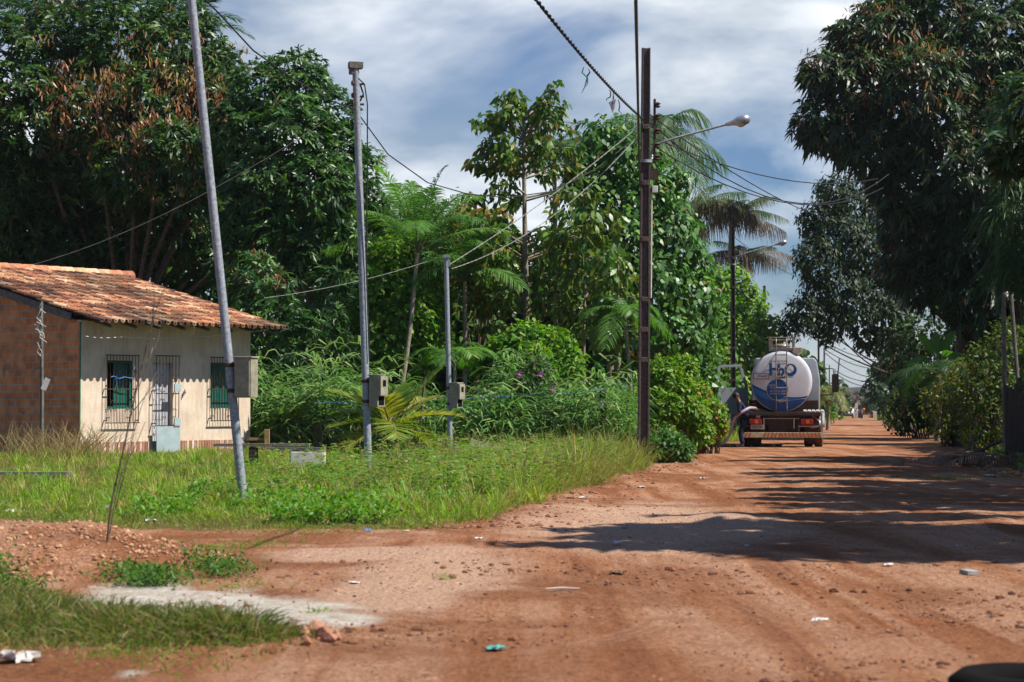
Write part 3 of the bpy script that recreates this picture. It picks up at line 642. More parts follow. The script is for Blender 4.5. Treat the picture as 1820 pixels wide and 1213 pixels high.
# service post before the brick wall, with its tangle of wire and a hanging tag
p = at(75, 38.0); sp_ = thing('service_post', 'thin wooden service post with tangled wire before the brick wall', 'post', p)
g = Geo(); zt_ = P(72, 536, 38.0)[2]; g.tube([p - (0, 0, .3), p + (0.0, 0, 1.2), (p[0] - 0.03, p[1], zt_)], (0.05, 0.045, 0.04), 6); g.build('pole', M['timber'], sp_)
g = Geo(); rr = np.random.default_rng(2)
for q in range(5):
    pts = [np.array((p[0] - 0.03 + 0.06 * rr.normal(), p[1] - 0.07 - 0.03 * rr.random(), zt_ - 0.05 - 0.09 * k_ - 0.2 * (q > 2) * 2)) for k_ in range(8)]; g.tube(pts, 0.008, 4)
g.build('wire', M['cable_white'], sp_)
g = Geo(); q = P(81, 683, 37.9); g.box(q, (0.11, 0.01, 0.24), roty(0.4)); g.build('tag', M['white_rough'], sp_)

# ------------------------------------------------------------------ steel meter posts
def meter_box(g_parent, c, w, h, d, rz, hook=True):
    Rm = rotz(rz); g = Geo()
    g.box(c, (w, d, h), Rm); g.box(np.array(c) + Rm @ np.array((0, 0, h / 2 + 0.008)), (w + 0.03, d + 0.03, 0.02), Rm)
    b_ = g.build('meter_box', M['box'], g_parent, bevel=0.006)
    return b_, Rm
def steel_post(label, base, top, rad, box_c, box_d, rz, front, group):
    t = thing('meter_post', label, 'meter post', base, 0, group)
    base, top = np.array(base), np.array(top)
    g = Geo(); g.tube([base - (top - base) * 0.05, base * .6 + top * .4, top], (rad * 1.05, rad, rad * 0.95), 14); g.build('pole', M['galv'], t, smooth=True)
    b_, Rm = meter_box(t, box_c, *box_d, rz)
    c = np.array(box_c); w, h, d = box_d
    if front:                                                        # meter window side faces right: slot, visor, open bottom
        g = Geo(); g.box(c + Rm @ np.array((w / 2 + 0.03, 0, h * 0.17)), (0.06, d * 0.96, h * 0.62), Rm); g.build('visor', M['box'], b_, bevel=0.004)
        g = Geo(); g.box(c + Rm @ np.array((w / 2 + 0.062, 0, h * 0.26)), (0.006, d * 0.4, h * 0.2), Rm); g.build('opening', M['black'], b_); g = Geo(); g.box(c + Rm @ np.array((w / 2 + 0.004, 0, -h * 0.3)), (0.006, d * 0.7, h * 0.26), Rm); g.build('opening', M['black'], b_)
    else:
        g = Geo(); g.box(c + Rm @ np.array((0, -d / 2 - 0.008, 0)), (w * 0.86, 0.016, h * 0.92), Rm); g.build('door', M['box'], b_, bevel=0.003)
    for z in (0.32, -0.32):
        g = Geo()
        q = c + np.array((0, 0, h * z)); f_ = (q[2] - base[2]) / (top[2] - base[2]); pq = base + (top - base) * f_
        g.lathe([(rad * 1.25, -0.025), (rad * 1.25, 0.025)], pq, 14); v_ = q - pq; g.box(pq + v_ * 0.4, (np.linalg.norm(v_[:2]) * 0.8, 0.03, 0.035), rotz(math.atan2(v_[1], v_[0])))
        g.build('clamp', M['iron'], t)
    return t
GP = 'galvanised meter posts along the grass'
b1 = at(434, 23.9); t1 = P(338, -25, 23.9)
steel_post('leaning steel post with closed rusty-green box, nearest the house', b1, t1, 0.054, P(437.5, 672, 23.85), (0.225, 0.49, 0.2), R(-18), False, GP)
b2 = at(656, 30.8); t2 = P(632, 120, 30.8)
mp2 = steel_post('tall steel post behind the young coconut palm, capped with wood', b2, t2, 0.058, P(670, 696, 30.75), (0.17, 0.50, 0.2), R(-32), True, GP)
b3 = at(801, 39.0); t3 = P(793, 458, 39.0)
mp3 = steel_post('short steel post with box, beside the broken concrete slab', b3, t3, 0.05, P(810.5, 704, 38.95), (0.19, 0.50, 0.2), R(-32), True, GP)
g = Geo(); q = t2; g.box(q + (0, 0, 0.03), (0.22, 0.14, 0.10), rotz(0.3)); g.box(q + (-0.06, 0, -0.06), (0.09, 0.12, 0.10)); g.build('cap', M['timber'], mp2)
g = Geo()
for v in (150, 172, 186): g.box(P(636, v, 30.8), (0.2, 0.03, 0.03)); g.lathe([(0.02, -0.04), (0.03, 0), (0.02, 0.04)], P(627, v - 2, 30.7), 8)
g.build('bracket', M['iron'], mp2)
g = Geo(); g.tube([P(637, 140, 30.7), P(648, 150, 30.6), P(653, 185, 30.6), P(653, 300, 30.7), P(651, 480, 30.75), P(657, 640, 30.75)], 0.011, 5); g.tube([P(640, 150, 30.65), P(646, 168, 30.6), P(640, 180, 30.65)], 0.014, 5); g.build('drop_cable', M['cable'], mp2)
g = Geo(); g.box(t3 + (0, 0, 0.02), (0.13, 0.13, 0.05)); g.box(t3 + (0.05, 0, -0.12), (0.05, 0.08, 0.14)); g.build('cap', M['galv'], mp3)

# ------------------------------------------------------------------ concrete power poles with street lamps (local: base at origin, arm towards +x)
def power_pole(name, label, loc, h, w, arm=None, insul=False, lean=0.0, matk='poledark', group=None):
    t = thing(name, label, 'power pole', loc, 0, group); t.rotation_euler = (0, lean, 0)
    g = Geo(); tw = w * 0.72
    for s_ in (-1, 1):                                               # flanges of a tapering H section with a recessed web
        V = [(s_ * w / 2, -w * .42, -0.3), (s_ * w * .30, -w * .42, -0.3), (s_ * w * .30, w * .42, -0.3), (s_ * w / 2, w * .42, -0.3),
             (s_ * tw / 2, -tw * .42, h), (s_ * tw * .30, -tw * .42, h), (s_ * tw * .30, tw * .42, h), (s_ * tw / 2, tw * .42, h)]
        q = [(0, 1, 5, 4), (1, 2, 6, 5), (2, 3, 7, 6), (3, 0, 4, 7), (4, 5, 6, 7), (3, 2, 1, 0)]
        g.add(V, q if s_ > 0 else [f[::-1] for f in q])
    g.box((0, 0, h / 2 - 0.15), (w * .60, w * 0.52, h + 0.29), None, taper=0.72)
    for z in (0.28, 0.36, 0.44, 0.6, 0.75, 0.9): g.box((0, 0, h * z * 0.9), (w * .58, w * 0.78, 0.10), None)
    g.build('pole', M[matk], t, bevel=0.008, local=True)
    if arm:
        za, L_, rise = arm
        g = Geo(); pts = [(w * .4, 0, za - 0.55), (w * .45, 0, za - 0.15), (w * .7, 0, za + 0.05), (w * .4 + L_ * .35, 0, za + rise * .42), (w * .4 + L_, 0, za + rise)]
        g.tube(pts, 0.024, 8); g.lathe([(w * 0.62, -0.03), (w * 0.62, 0.03)], (0, 0, za - 0.3), 8); a_ = g.build('lamp_arm', M['galv'], t, local=True, smooth=True)
        ang = math.atan2(rise * .58, L_ * .65); Rm = roty(R(90) - ang); e = np.array(pts[-1], float)
        g = Geo(); g.lathe([(0.03, -0.05), (0.045, 0.0), (0.055, 0.10), (0.10, 0.20), (0.12, 0.32), (0.10, 0.42), (0.05, 0.47), (0.01, 0.48)], e, 14, Rm); h_ = g.build('lamp_head', M['lamp'], t, local=True, smooth=True)
        g = Geo(); g.lathe([(0.01, -0.07), (0.07, -0.05), (0.095, 0.0), (0.09, 0.03)], e + Rm @ np.array((0.07, 0, 0.27)), 12, Rm @ roty(R(-90)));  g.build('lens', M['glass_lens'], h_, local=True, smooth=True)
    if insul:
        g = Geo()
        g.box((w * .75, 0, h * .80), (0.05, 0.05, 1.35))
        for z in (-.55, -.3, 0, .3, .55): g.lathe([(0.02, -0.06), (0.07, -0.03), (0.03, 0.0), (0.07, 0.03), (0.02, 0.06)], (w * .75 + 0.06, 0, h * .80 + z), 10)
        g.box((w * .75, 0, h * .80 - .9), (0.16, 0.16, 0.22))
        g.build('insulator_rack', M['iron'], t, local=True)
        g = Geo(); g.box((w * .8, 0, h * .66), (0.12, 0.14, 0.14)); g.tube([(w * .55, 0, h * .66 - .05), (w * .55, 0.02, 0.4 * h)], 0.02, 6); g.build('photocell', M['white_rough'], t, local=True, bevel=0.01)
    return t
YM = 40.2
pm = at(1143, YM); PH = P(1148, 86, YM)[2] - pm[2]
power_pole('power_pole', 'tall brown concrete power pole at the grass edge, nearest street lamp', pm, PH, 0.25, (P(1150, 262, YM)[2] - pm[2], 1.62, 0.50), True, R(0.5), 'polewood', 'power poles along the road')
far = [(1303, 82, 385, 'dark power pole with lamp standing in the dried palm', (1.75, 1.25), 0), (1359, 122, 508, 'bare dark power pole rising behind the tank truck', None, 0),
       (1455, 215, 597, 'tallest of the distant poles right of the truck', (1.9, 0.5), 0), (1465, 275, 618, 'second distant pole right of the tallest one', (2.6, 0.8), 0),
       (1481, 345, 636, 'distant pole tilted to the right', (3.2, 0.9), R(6)), (1474, 400, 649, 'thin distant pole without a lamp, left of the tilted one', None, 0), (1484, 450, 656, 'farthest short pole with lamp above the far trees', (4.5, 0.7), 0)]
for u, Yp, v, lab, arm, lean in far:
    p = at(u, Yp); h = P(u, v, Yp)[2] - p[2]; a_ = (h * 0.9, arm[0], arm[1]) if arm else None
    if u == 1303: a_ = (h - 1.75, arm[0], 0.55)
    power_pole('power_pole', lab, p, h, 0.22 if Yp < 130 else 0.26, a_, False, lean, 'poledark', 'power poles along the road')

# ------------------------------------------------------------------ overhead lines
def cable(name, label, pts, rad, m='cable', group='overhead lines', n=5):
    pts = np.asarray(pts, float); o0 = pts[len(pts) // 2]
    g = Geo(); g.tube(pts - o0, rad, n); return single(name, g, M[m], label, 'cable', o0, group, smooth=True)
def strand(name, label, pts, rad, m, group='overhead lines'):        # two wires twisted round each other
    pts = np.asarray(pts, float); o0 = pts[len(pts) // 2]; n = len(pts) * 6; t = np.linspace(0, len(pts) - 1, n)
    q = np.stack([np.interp(t, np.arange(len(pts)), pts[:, i]) for i in range(3)], -1) - o0; ph = t * 9
    g = Geo()
    for f in (0, math.pi): g.tube(q + np.stack([rad * np.cos(ph + f), 0 * ph, rad * np.sin(ph + f)], -1), rad * 0.9, 5)
    return single(name, g, M[m], label, 'cable', o0, group)
pt = P(1143, 212, YM)
strand('overhead_cable', 'thick twisted dark cable with rags, coming down from the upper left to the tall pole', sag(P(930, -30, 22), pt, 0.10, 20), 0.016, 'cable')
cable('overhead_cable', 'smooth dark cable running almost straight up beside the tall pole', sag(P(1129, -30, 16), P(1137, 330, YM - .2), 0.02, 14), 0.018)
strand('service_wire', 'upper white twisted wire from the tall pole to the short meter post', sag(P(1143, 218, YM), P(800, 470, 39), 0.12, 18), 0.007, 'cable_white')
strand('service_wire', 'lower white twisted wire from the tall pole to the short meter post', sag(P(1143, 232, YM), P(803, 478, 39), 0.42, 18), 0.006, 'cable_white')
cable('overhead_cable', 'slack dark wire from the tall meter post to the tall power pole', [P(632, 196, 30.8), P(690, 275, 33), P(760, 325, 35), P(830, 345, 36), P(900, 352, 37), P(985, 340, 38), P(1060, 300, 39), P(1143, 235, YM)], 0.011)
cable('overhead_cable', 'dark wire from the leaning post to the tall meter post', [P(345, -20, 24), P(390, 25, 25), P(450, 90, 27), P(520, 140, 28.5), P(590, 180, 30), P(632, 196, 30.8)], 0.012)
cable('service_wire', 'thin pale wire running from the house ridge up to the tall meter post', sag(P(30, 478, 42.5), P(632, 180, 30.8), 0.35, 16), 0.004, 'cable_white')
cable('service_wire', 'thin pale wire crossing low behind the meter posts', sag(P(470, 530, 36), P(760, 465, 39), 0.08, 10), 0.003, 'cable_white')
cable('blue_line', 'thin blue line stretched low through the tall grass', sag(P(560, 716, 40), P(1075, 693, 41), 0.05, 12), 0.004, 'blue_rope')
for i, (u0, v0, u1, v1, Ya, Yb, lab, sg) in enumerate([
        (1150, 240, 1560, 318, YM, 62, 'upper dark wire crossing the road into the big tree', .5), (1150, 252, 1570, 334, YM, 62, 'lower dark wire crossing the road into the big tree', .9),
        (1152, 215, 1580, 310, YM, 60, 'topmost dark wire crossing the road into the big tree', 1.3), (1150, 200, 1480, 392, YM, 70, 'dark wire sloping down from the tall pole behind the truck', .3),
        (1303, 420, 1430, 498, 82, 105, 'short dark wire from the palm pole to the overhanging tree', .2)]):
    cable('overhead_cable', lab, sag(P(u0, v0, Ya), P(u1, v1, Yb), sg), 0.014)
for i, (u0, v0, u1, v1, lab) in enumerate([(1457, 602, 1580, 640, 'highest far wire over the end of the road'), (1467, 622, 1578, 655, 'second far wire over the end of the road'), (1467, 628, 1565, 672, 'far wire falling steeply over the end of the road'),
        (1486, 660, 1575, 672, 'flat far wire low over the end of the road'), (1486, 665, 1572, 684, 'lowest far wire over the end of the road')]):
    cable('overhead_cable', lab, sag(P(u0, v0, 230), P(u1, v1, 260), .8), 0.05)
g = Geo(); rr = np.random.default_rng(9)                             # rags caught on the thick cable
for (u, v, ln, c_) in ((1040, 120, .42, (0.02, 0.16, 0.12)), (1046, 122, .30, (0.03, 0.12, 0.10)), (1083, 160, .22, (0.10, 0.08, 0.07)), (1090, 165, .3, (0.12, 0.09, 0.08)), (1102, 178, .34, (0.12, 0.10, 0.10))):
    Yq = 22 + (YM - 22) * (u - 930) / 213; p = P(u, v, Yq); pts = [p + np.array((0.03 * rr.normal(), 0.02 * rr.normal(), -ln * q)) for q in np.linspace(0, 1, 6)]; g.tube(pts, (0.008, .012, .014, .012, .008, .003), 5, c_)
p = P(1093, 182, 35.9); g.add([p + (0.02, 0, 0.06), p + (-0.12, 0.02, 0.0), p + (-0.04, 0, -0.22), p + (0.03, 0.03, -0.02)], [(0, 1, 2, 3)], (0.45, 0.47, 0.52))
o = single('rags', Geo(), [], None, None, (0, 0, 0)) if False else None
M['rag'] = attrmat('rag', 0.8, 20, 0.1, (0.7, 1.1)); c0 = P(1075, 150, 33); g.v = [q - c0 for q in g.v]; single('rags', g, M['rag'], 'torn green and grey rags caught on the thick twisted cable', 'rags', c0)

# ------------------------------------------------------------------ tank truck (local: x right, y forward, origin on the ground under the rear bumper)
M['tank_white'] = mat('white tank paint', (0.76, 0.79, 0.86), 0.38, 0.0, 0.12, 3)
M['tank_steel'] = mat('tank steel', (0.30, 0.31, 0.33), 0.5, 0.4, 0.4, 8)
M['cab_grey'] = mat('grey cab paint', (0.42, 0.46, 0.50), 0.35, 0.2, 0.15, 4)
M['chassis'] = mat('dusty black chassis', (0.030, 0.026, 0.026), 0.7, 0.0, 0.5, 9, col2=(0.07, 0.04, 0.03))
M['tyre'] = mat('dusty tyre', (0.05, 0.035, 0.03), 0.9, 0.0, 0.6, 6, 0.3, 40, col2=(0.15, 0.075, 0.045))
M['rim'] = mat('wheel rim', (0.3, 0.28, 0.27), 0.5, 0.5)
M['red_light'] = mat('red tail light', (0.42, 0.02, 0.025), 0.25)
M['orange_light'] = mat('orange reflector', (0.7, 0.22, 0.03), 0.25)
M['cream'] = mat('cream stripe', (0.62, 0.53, 0.35), 0.5, 0, 0.3, 12)
M['orange_stripe'] = mat('orange stripe', (0.66, 0.13, 0.035), 0.5, 0, 0.3, 12)
M['light_blue'] = mat('light blue print', (0.03, 0.19, 0.48), 0.45, var=0.12)
M['glass'] = mat('dark glass', (0.02, 0.025, 0.03), 0.06, var=0.2)
M['glass'].node_tree.nodes['Principled BSDF'].inputs['Specular IOR Level'].default_value = 0.6
M['steel'] = mat('ladder steel', (0.45, 0.36, 0.30), 0.45, 0.6, 0.4, 14)
M['plate_grey'] = mat('licence plate', (0.5, 0.5, 0.5), 0.4)
M['hose'] = mat('pale purple hose', (0.42, 0.33, 0.42), 0.5, 0, 0.2, 12)
M['interior'] = mat('door lining', (0.035, 0.037, 0.042), 0.7, var=0.3)
TY = 57.0; T0 = at(1388.5, TY)
tk = thing('tank_truck', 'white and blue water tank truck parked with its cab door open', 'truck', T0, R(-9))
ROOTLOC[tk.name] = np.zeros(3)
tz, tr0 = 1.95, 0.905
cyl = rotx(R(-90))                                                   # lathe axis -> +y
def wheel(x, y, r_=0.50, w=0.27):
    g = Geo(); prof = [(0.30, -w / 2), (r_ - 0.05, -w / 2), (r_ - 0.012, -w / 2 + 0.03)]
    for q in np.linspace(-w / 2 + 0.04, w / 2 - 0.04, 9): prof += [(r_, q - 0.006), (r_, q + 0.006), (r_ - 0.012, q + 0.010)]
    prof += [(r_ - 0.012, w / 2 - 0.03), (r_ - 0.05, w / 2), (0.30, w / 2)]
    g.lathe(prof, (x, y, r_), 28, roty(R(90)), cap=False); o = g.build('wheel', M['tyre'], tk, smooth=True)
    g = Geo(); g.lathe([(0.30, -w * .4), (0.26, -w * .1), (0.12, -w * .05), (0.10, w * .25), (0.01, w * .3)], (x, y, r_), 18, roty(R(90))); g.build('rim', M['rim'], o, smooth=True)
for x in (-1.06, -0.76, 0.78, 1.08): wheel(x, 1.15)
for x in (-0.98, 0.98): wheel(x, 4.9)
g = Geo(); g.tube([(-.75, 1.15, .5), (.75, 1.15, .5)], 0.09, 10); g.lathe([(0.05, -.2), (.2, -.12), (.24, 0), (.2, .12), (.05, .2)], (0, 1.15, .5), 16, cyl); g.build('axle', M['chassis'], tk, smooth=True)
g = Geo()                                                             # tank with slightly domed rear head
g.lathe([(0.0, 0.20), (0.5, 0.215), (0.78, 0.232), (0.885, 0.25), (tr0, 0.28), (tr0, 4.1), (0.85, 4.2), (0.0, 4.3)], (0, 0, tz), 56, cyl, cap=False); tank = g.build('tank', M['tank_white'], tk, smooth=True)
g = Geo(); a = np.linspace(0, 2 * math.pi, 57)
g.tube([(tr0 * 0.995 * math.sin(q), 0.30, tz + tr0 * 0.995 * math.cos(q)) for q in a], 0.022, 6, cap=False); g.build('rim_band', M['chassis'], tank, smooth=True)
def zf(x, z): r_ = math.hypot(x, z - tz); return float(np.interp(r_, [0, .5, .78, .885, .905], [0.20, .215, .232, .25, .28]))
def face_strip(name, top, bot, mt, off, par=tank):                    # printed band on the tank head between two curves x -> z
    xs = np.linspace(-0.885, 0.885, 60); V = []; g = Geo()
    for x in xs:
        lim = math.sqrt(max(0.885 ** 2 - x * x, 0)); a_ = float(np.clip(top(x), -lim, lim)); b_ = float(np.clip(bot(x), -lim, lim)); b_ = min(a_, b_)
        for q in np.linspace(0, 1, 7): z = tz + b_ + (a_ - b_) * q; V.append((x, zf(x, z) - off, z))
    Fs = [(i * 7 + j, (i + 1) * 7 + j, (i + 1) * 7 + j + 1, i * 7 + j + 1) for i in range(59) for j in range(6)]
    g.add(V, Fs); return g.build(name, mt, par)
cv = lambda xs, zs: (lambda x: np.interp(x, xs, zs) if not len(xs) > 3 else float(np.polyval(np.polyfit(xs, zs, 3), x)))
c_top = cv([-.87, -.6, -.3, 0, .4, .8], [-.09, -.20, -.35, -.44, -.46, -.425]); c_mid = cv([-.87, -.6, -.3, 0, .4, .8], [-.16, -.29, -.40, -.48, -.505, -.47])
c_lb = cv([-.87, -.6, -.3, 0, .4, .8], [-.26, -.46, -.56, -.585, -.545, -.49]); c_w = cv([-.87, -.6, -.3, 0, .4, .8], [-.36, -.56, -.62, -.60, -.56, -.53])
face_strip('wave_print', c_top, c_mid, M['blue_print'], 0.003); face_strip('wave_print', c_mid, c_lb, M['light_blue'], 0.004)
face_strip('wave_print', lambda x: c_lb(x) if x < -.1 else c_w(x), lambda x: -1.0, M['blue_print'], 0.005)
def disc(name, cx, cz, r0, r1, mt, off, par=tank, n=40, shift=(0, 0)):
    g = Geo(); a = np.linspace(0, 2 * math.pi, n, endpoint=False); V = [(cx + r1 * math.cos(q), zf(cx, cz) - off, cz + r1 * math.sin(q)) for q in a]
    if r0 <= 0: g.ngon(V[::1])
    else:
        V2 = [(cx + shift[0] + r0 * math.cos(q), zf(cx, cz) - off, cz + shift[1] + r0 * math.sin(q)) for q in a]
        g.add(V + V2, [(i, (i + 1) % n, n + (i + 1) % n, n + i) for i in range(n)])
    return g.build(name, mt, par)
dx, dz_ = -0.117, tz - 0.245
disc('round_print', dx, dz_, 0, 0.322, M['white_print'], 0.018); disc('round_print', dx, dz_, 0, 0.310, M['blue_print'], 0.022)
disc('letter_print', 0.268, tz + 0.335, 0.118, 0.182, M['blue_print'], 0.010, shift=(-0.022, 0.028))
g = Geo(); g.ngon([(0.10, zf(.1, tz + .3) - 0.011, tz + 0.385), (0.10, zf(.1, tz + .3) - 0.011, tz + 0.30), (0.24, zf(.1, tz + .3) - 0.011, tz + 0.475), (0.235, zf(.1, tz + .3) - 0.011, tz + 0.525)]); g.build('letter_print', M['blue_print'], tank)
place_text(TEXT['h'], tank, -0.195, 0.19, tz + 0.335, 1.0); place_text(TEXT['two_out'], tank, 0.02, 0.186, tz + 0.225); place_text(TEXT['two'], tank, 0.02, 0.178, tz + 0.225)
place_text(TEXT['agua'], tank, -0.08, 0.195, tz + 0.585)
for k_, (q, zz, x_) in enumerate((('ligue', .125, -.26), ('t1', .045, -.13), ('t2', -.045, -.11), ('t3', -.125, -.11))): place_text(TEXT[q], tank, x_, 0.172, dz_ + zz)
g = Geo(); g.box((-.595, 0.195, tz + .15), (0.46, 0.012, 0.17)); pq = g.build('plaque', M['chassis'], tank); g = Geo(); g.box((-.595, 0.186, tz + .15), (0.43, 0.012, 0.14)); g.build('panel', M['white_print'], pq); place_text(TEXT['plaque'], pq, -.56, 0.178, tz + .15)
g = Geo()                                                             # ladder
for x in (-0.152, 0.158): g.tube([(x, 0.16, tz - .84), (x, 0.12, tz + .5), (x, 0.12, tz + 1.05), (x, 0.10, tz + 1.22), (x, 0.22, tz + 1.27), (x, 0.40, tz + 1.22), (x, 0.42, tz + 0.98)], 0.017, 8)
for z in (-.565, -.19, .14, .51, .78): g.tube([(-.152, 0.13, tz + z), (.158, 0.13, tz + z)], 0.014, 8)
g.build('ladder', M['steel'], tk, smooth=True)
g = Geo(); g.box((0, 1.6, tz + 0.94), (0.74, 2.7, 0.10)); cw_ = g.build('walkway', M['tank_steel'], tk, bevel=0.01)
g = Geo()
for x, y in ((-.34, .28), (.34, .28), (-.34, 2.9), (.34, 2.9)): g.box((x, y, tz + 1.15), (0.055, 0.055, 0.36))
for x in (-.34, .34): g.tube([(x, .28, tz + 1.31), (x, 2.9, tz + 1.31)], 0.014, 6)
g.tube([(-.34, 2.9, tz + 1.31), (.34, 2.9, tz + 1.31)], 0.014, 6); g.tube([(-.34, .30, tz + 1.30), (.34, .30, tz + 1.30)], 0.012, 6)
g.build('railing', M['steel'], cw_)
g = Geo(); g.lathe([(0.24, 0), (0.24, 0.07), (0.27, 0.075), (0.27, 0.10), (0.16, 0.15), (0.01, 0.16)], (0, 1.3, tz + 0.985), 22); g.build('hatch', M['steel'], cw_, smooth=True)
g = Geo(); g.prism([(0.33, tz + 1.0), (0.61, tz + 1.0), (0.60, tz + .88), (0.50, tz + .80), (0.40, tz + .80), (0.35, tz + .86)], 0.5, (0, 0.24, 0), (1, 0, 0), (0, 0, 1), (0, 1, 0)); g.build('spill_tray', M['cream'], tk, bevel=0.008)
g = Geo()                                                             # frame and rear plate
for x in (-.42, .42): g.box((x, 3.0, .80), (0.10, 5.6, 0.22))
g.box((0, .55, .99), (2.30, 1.0, 0.10)); g.box((0, 0.25, .80), (2.2, 0.06, 0.30)); g.box((0, 0.32, .62), (0.78, 0.12, 0.36))
for x in (-.5, .5): g.box((x, 0.12, .60), (0.07, 0.10, .62))
g.box((-.72, .34, .62), (.44, .08, .40)); g.box((-.88, 1.0, .62), (0.5, .1, .5)); g.box((0, 0.9, .62), (1.0, .3, .3))
g.tube([(-.52, 0.05, .84), (.52, 0.05, .84)], 0.02, 6); g.build('chassis', M['chassis'], tk, bevel=0.006)
g = Geo()
for x in (-.52, .36): g.tube([(x, 0.04, .86), (x, 0.04, .56)], 0.018, 6)
g.box((.80, .02, .62), (.62, .05, .035)); g.tube([(.42, 0.03, .40), (1.2, 0.03, .42)], 0.015, 6); g.box((1.17, .12, .68), (.05, .05, .66)); g.tube([(.85, .1, .98), (1.1, .1, .78)], 0.014, 6); g.build('rear_frame', M['steel'], tk)
for x, w in ((-.76, .36), (.74, .36)):
    g = Geo(); g.box((x, 0.0, .755), (w, .08, .16)); t_ = g.build('tail_light', M['red_light'], tk, bevel=0.012); g = Geo(); g.box((x + .03, -.045, .755), (.10, .012, .09)); g.build('reflector', M['orange_light'], t_)
g = Geo(); g.box((-.70, .02, .60), (.40, .016, .13)); lp = g.build('licence_plate', M['plate_grey'], tk); place_text(TEXT['plate'], lp, -.70, .008, .60, 0.72)
g = Geo(); g.lathe([(0.07, 0.08), (0.075, 0), (0.05, -.02), (0.01, -.03)], (-.69, 0.1, .915), 14, rotx(R(-90))); g.build('round_lamp', M['plate_grey'], tk, smooth=True)
g = Geo(); g.box((0, -.02, .365), (2.38, .08, .15)); bp = g.build('bumper', M['cream'], tk, bevel=0.006)
g = Geo()
for i in range(22):
    x0 = -1.19 + i * .109; sg = 1 if x0 < 0 else -1
    if 3 <= i <= 5: continue
    pl = [(x0, .295), (x0 + .05, .295), (x0 + .05 + .045 * sg, .435), (x0 + .045 * sg, .435)]
    pl = [(min(max(q[0], -1.185), 1.185), q[1]) for q in pl]; g.prism(pl, .003, (0, -.064, 0), (1, 0, 0), (0, 0, 1), (0, 1, 0))
g.build('warning_stripe', M['orange_stripe'], bp)
g = Geo()
for x0, x1 in ((.64, 1.26), (-1.26, -.64)):                           # mudguards, the right one with a row of white tabs
    g = Geo(); g.add([(xx, 1.15 + .62 * math.cos(q), .46 + .60 * math.sin(q)) for q in np.linspace(0.2, 2.9, 14) for xx in (x0, x1)], [(2 * i, 2 * i + 1, 2 * i + 3, 2 * i + 2) for i in range(13)])
    mg = g.build('mudguard', M['tank_steel'], tk, smooth=True); mg.modifiers.new('thick', 'SOLIDIFY').thickness = 0.015
g = Geo()
for i in range(5): g.lathe([(0.02, -.055), (.04, -.04), (.04, .04), (.02, .055)], (.68 + i * .125, .12, 1.07), 8, roty(R(90)))
g.build('fender_tab', M['white_rough'], tk)
g = Geo(); g.lathe([(0.02, -.3), (.24, -.28), (.26, -.2), (.26, .5), (.24, .58), (.02, .6)], (.92, .9, .80), 20, roty(R(90)) @ roty(R(0)) if False else cyl); g.build('fuel_tank', M['tank_steel'], tk, smooth=True)
g = Geo()                                                             # cab
g.prism([(-.98, .62), (1.06, .62), (1.13, 1.2), (1.13, 2.05), (1.04, 2.62), (.94, 2.74), (-.88, 2.74), (-.95, 2.62), (-1.02, 2.05), (-1.02, 1.2)], 1.9, (0, 4.45, 0), (1, 0, 0), (0, 0, 1), (0, 1, 0)); cab = g.build('cab', M['cab_grey'], tk, bevel=0.04)
g = Geo(); g.box((0, 4.44, 2.15), (1.3, .02, .5)); g.box((0, 6.36, 2.0), (1.9, .02, .8)); g.build('window', M['glass'], cab)
g = Geo(); g.box((0.0, 4.36, .98), (2.16, .14, .84)); g.box((-.62, 3.2, .85), (.8, 1.6, .5)); g.build('dark_filler', M['chassis'], tk, bevel=.02)  # dark panel added to blacken the lower back of the cab, plus side box
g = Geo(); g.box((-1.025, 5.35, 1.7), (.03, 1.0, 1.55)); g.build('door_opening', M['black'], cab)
g = Geo(); g.box((0, 6.35, .62), (2.2, .25, .36)); g.build('front_bumper', M['chassis'], tk, bevel=0.02)
# open left door seen from its inner side, hinged at the front edge, standing out to the left
fx, fy = -1.14, 5.85
def dp(x, z): return (fx - x, fy, z)
outer = [(0.05, 1.10), (0.05, 1.55), (0.06, 1.9), (0.26, 2.50), (0.34, 2.56), (0.98, 2.53), (1.05, 2.47), (1.06, 1.25), (1.02, 1.10), (.80, 1.08), (.55, .98), (.42, .80), (.12, .80)]
win = [(0.14, 1.88), (0.33, 2.45), (0.92, 2.43), (0.95, 2.40), (0.96, 1.82), (0.85, 1.78), (.5, 1.86)]
g = Geo(); ux = np.array((-1, -0.22, 0)); ux = ux / np.linalg.norm(ux); nx_ = np.array((ux[1], -ux[0], 0)) * -1
g.prism([(0.05, 0.80), (0.42, 0.80), (.55, .98), (.80, 1.08), (1.02, 1.10), (1.06, 1.25), (1.06, 1.80), (0.05, 1.80)], 0.05, (fx, fy, 0), ux, (0, 0, 1), nx_)
door_fr = [(0.05, 1.80), (0.06, 1.9), (0.26, 2.50), (0.34, 2.56), (0.98, 2.53), (1.05, 2.47), (1.06, 1.80)]
inn = [(0.15, 1.80), (0.16, 1.88), (0.335, 2.44), (0.37, 2.475), (0.93, 2.45), (0.96, 2.42), (0.97, 1.80)]
for i in range(len(door_fr) - 1): g.prism([door_fr[i], door_fr[i + 1], inn[i + 1], inn[i]], 0.05, (fx, fy, 0), ux, (0, 0, 1), nx_)
dr_ = g.build('door', M['cab_grey'], tk, bevel=0.006)
g = Geo(); lin = [(0.16, 1.06), (0.16, 1.62), (.45, 1.72), (.93, 1.66), (.96, 1.3), (.9, 1.16), (.74, 1.14), (.5, 1.06), (.4, .9), (.16, .9)]
g.prism(lin, -0.03, np.array((fx, fy, 0)) - nx_ * 0.0, ux, (0, 0, 1), nx_); dl = g.build('door_lining', M['interior'], dr_, bevel=0.006)
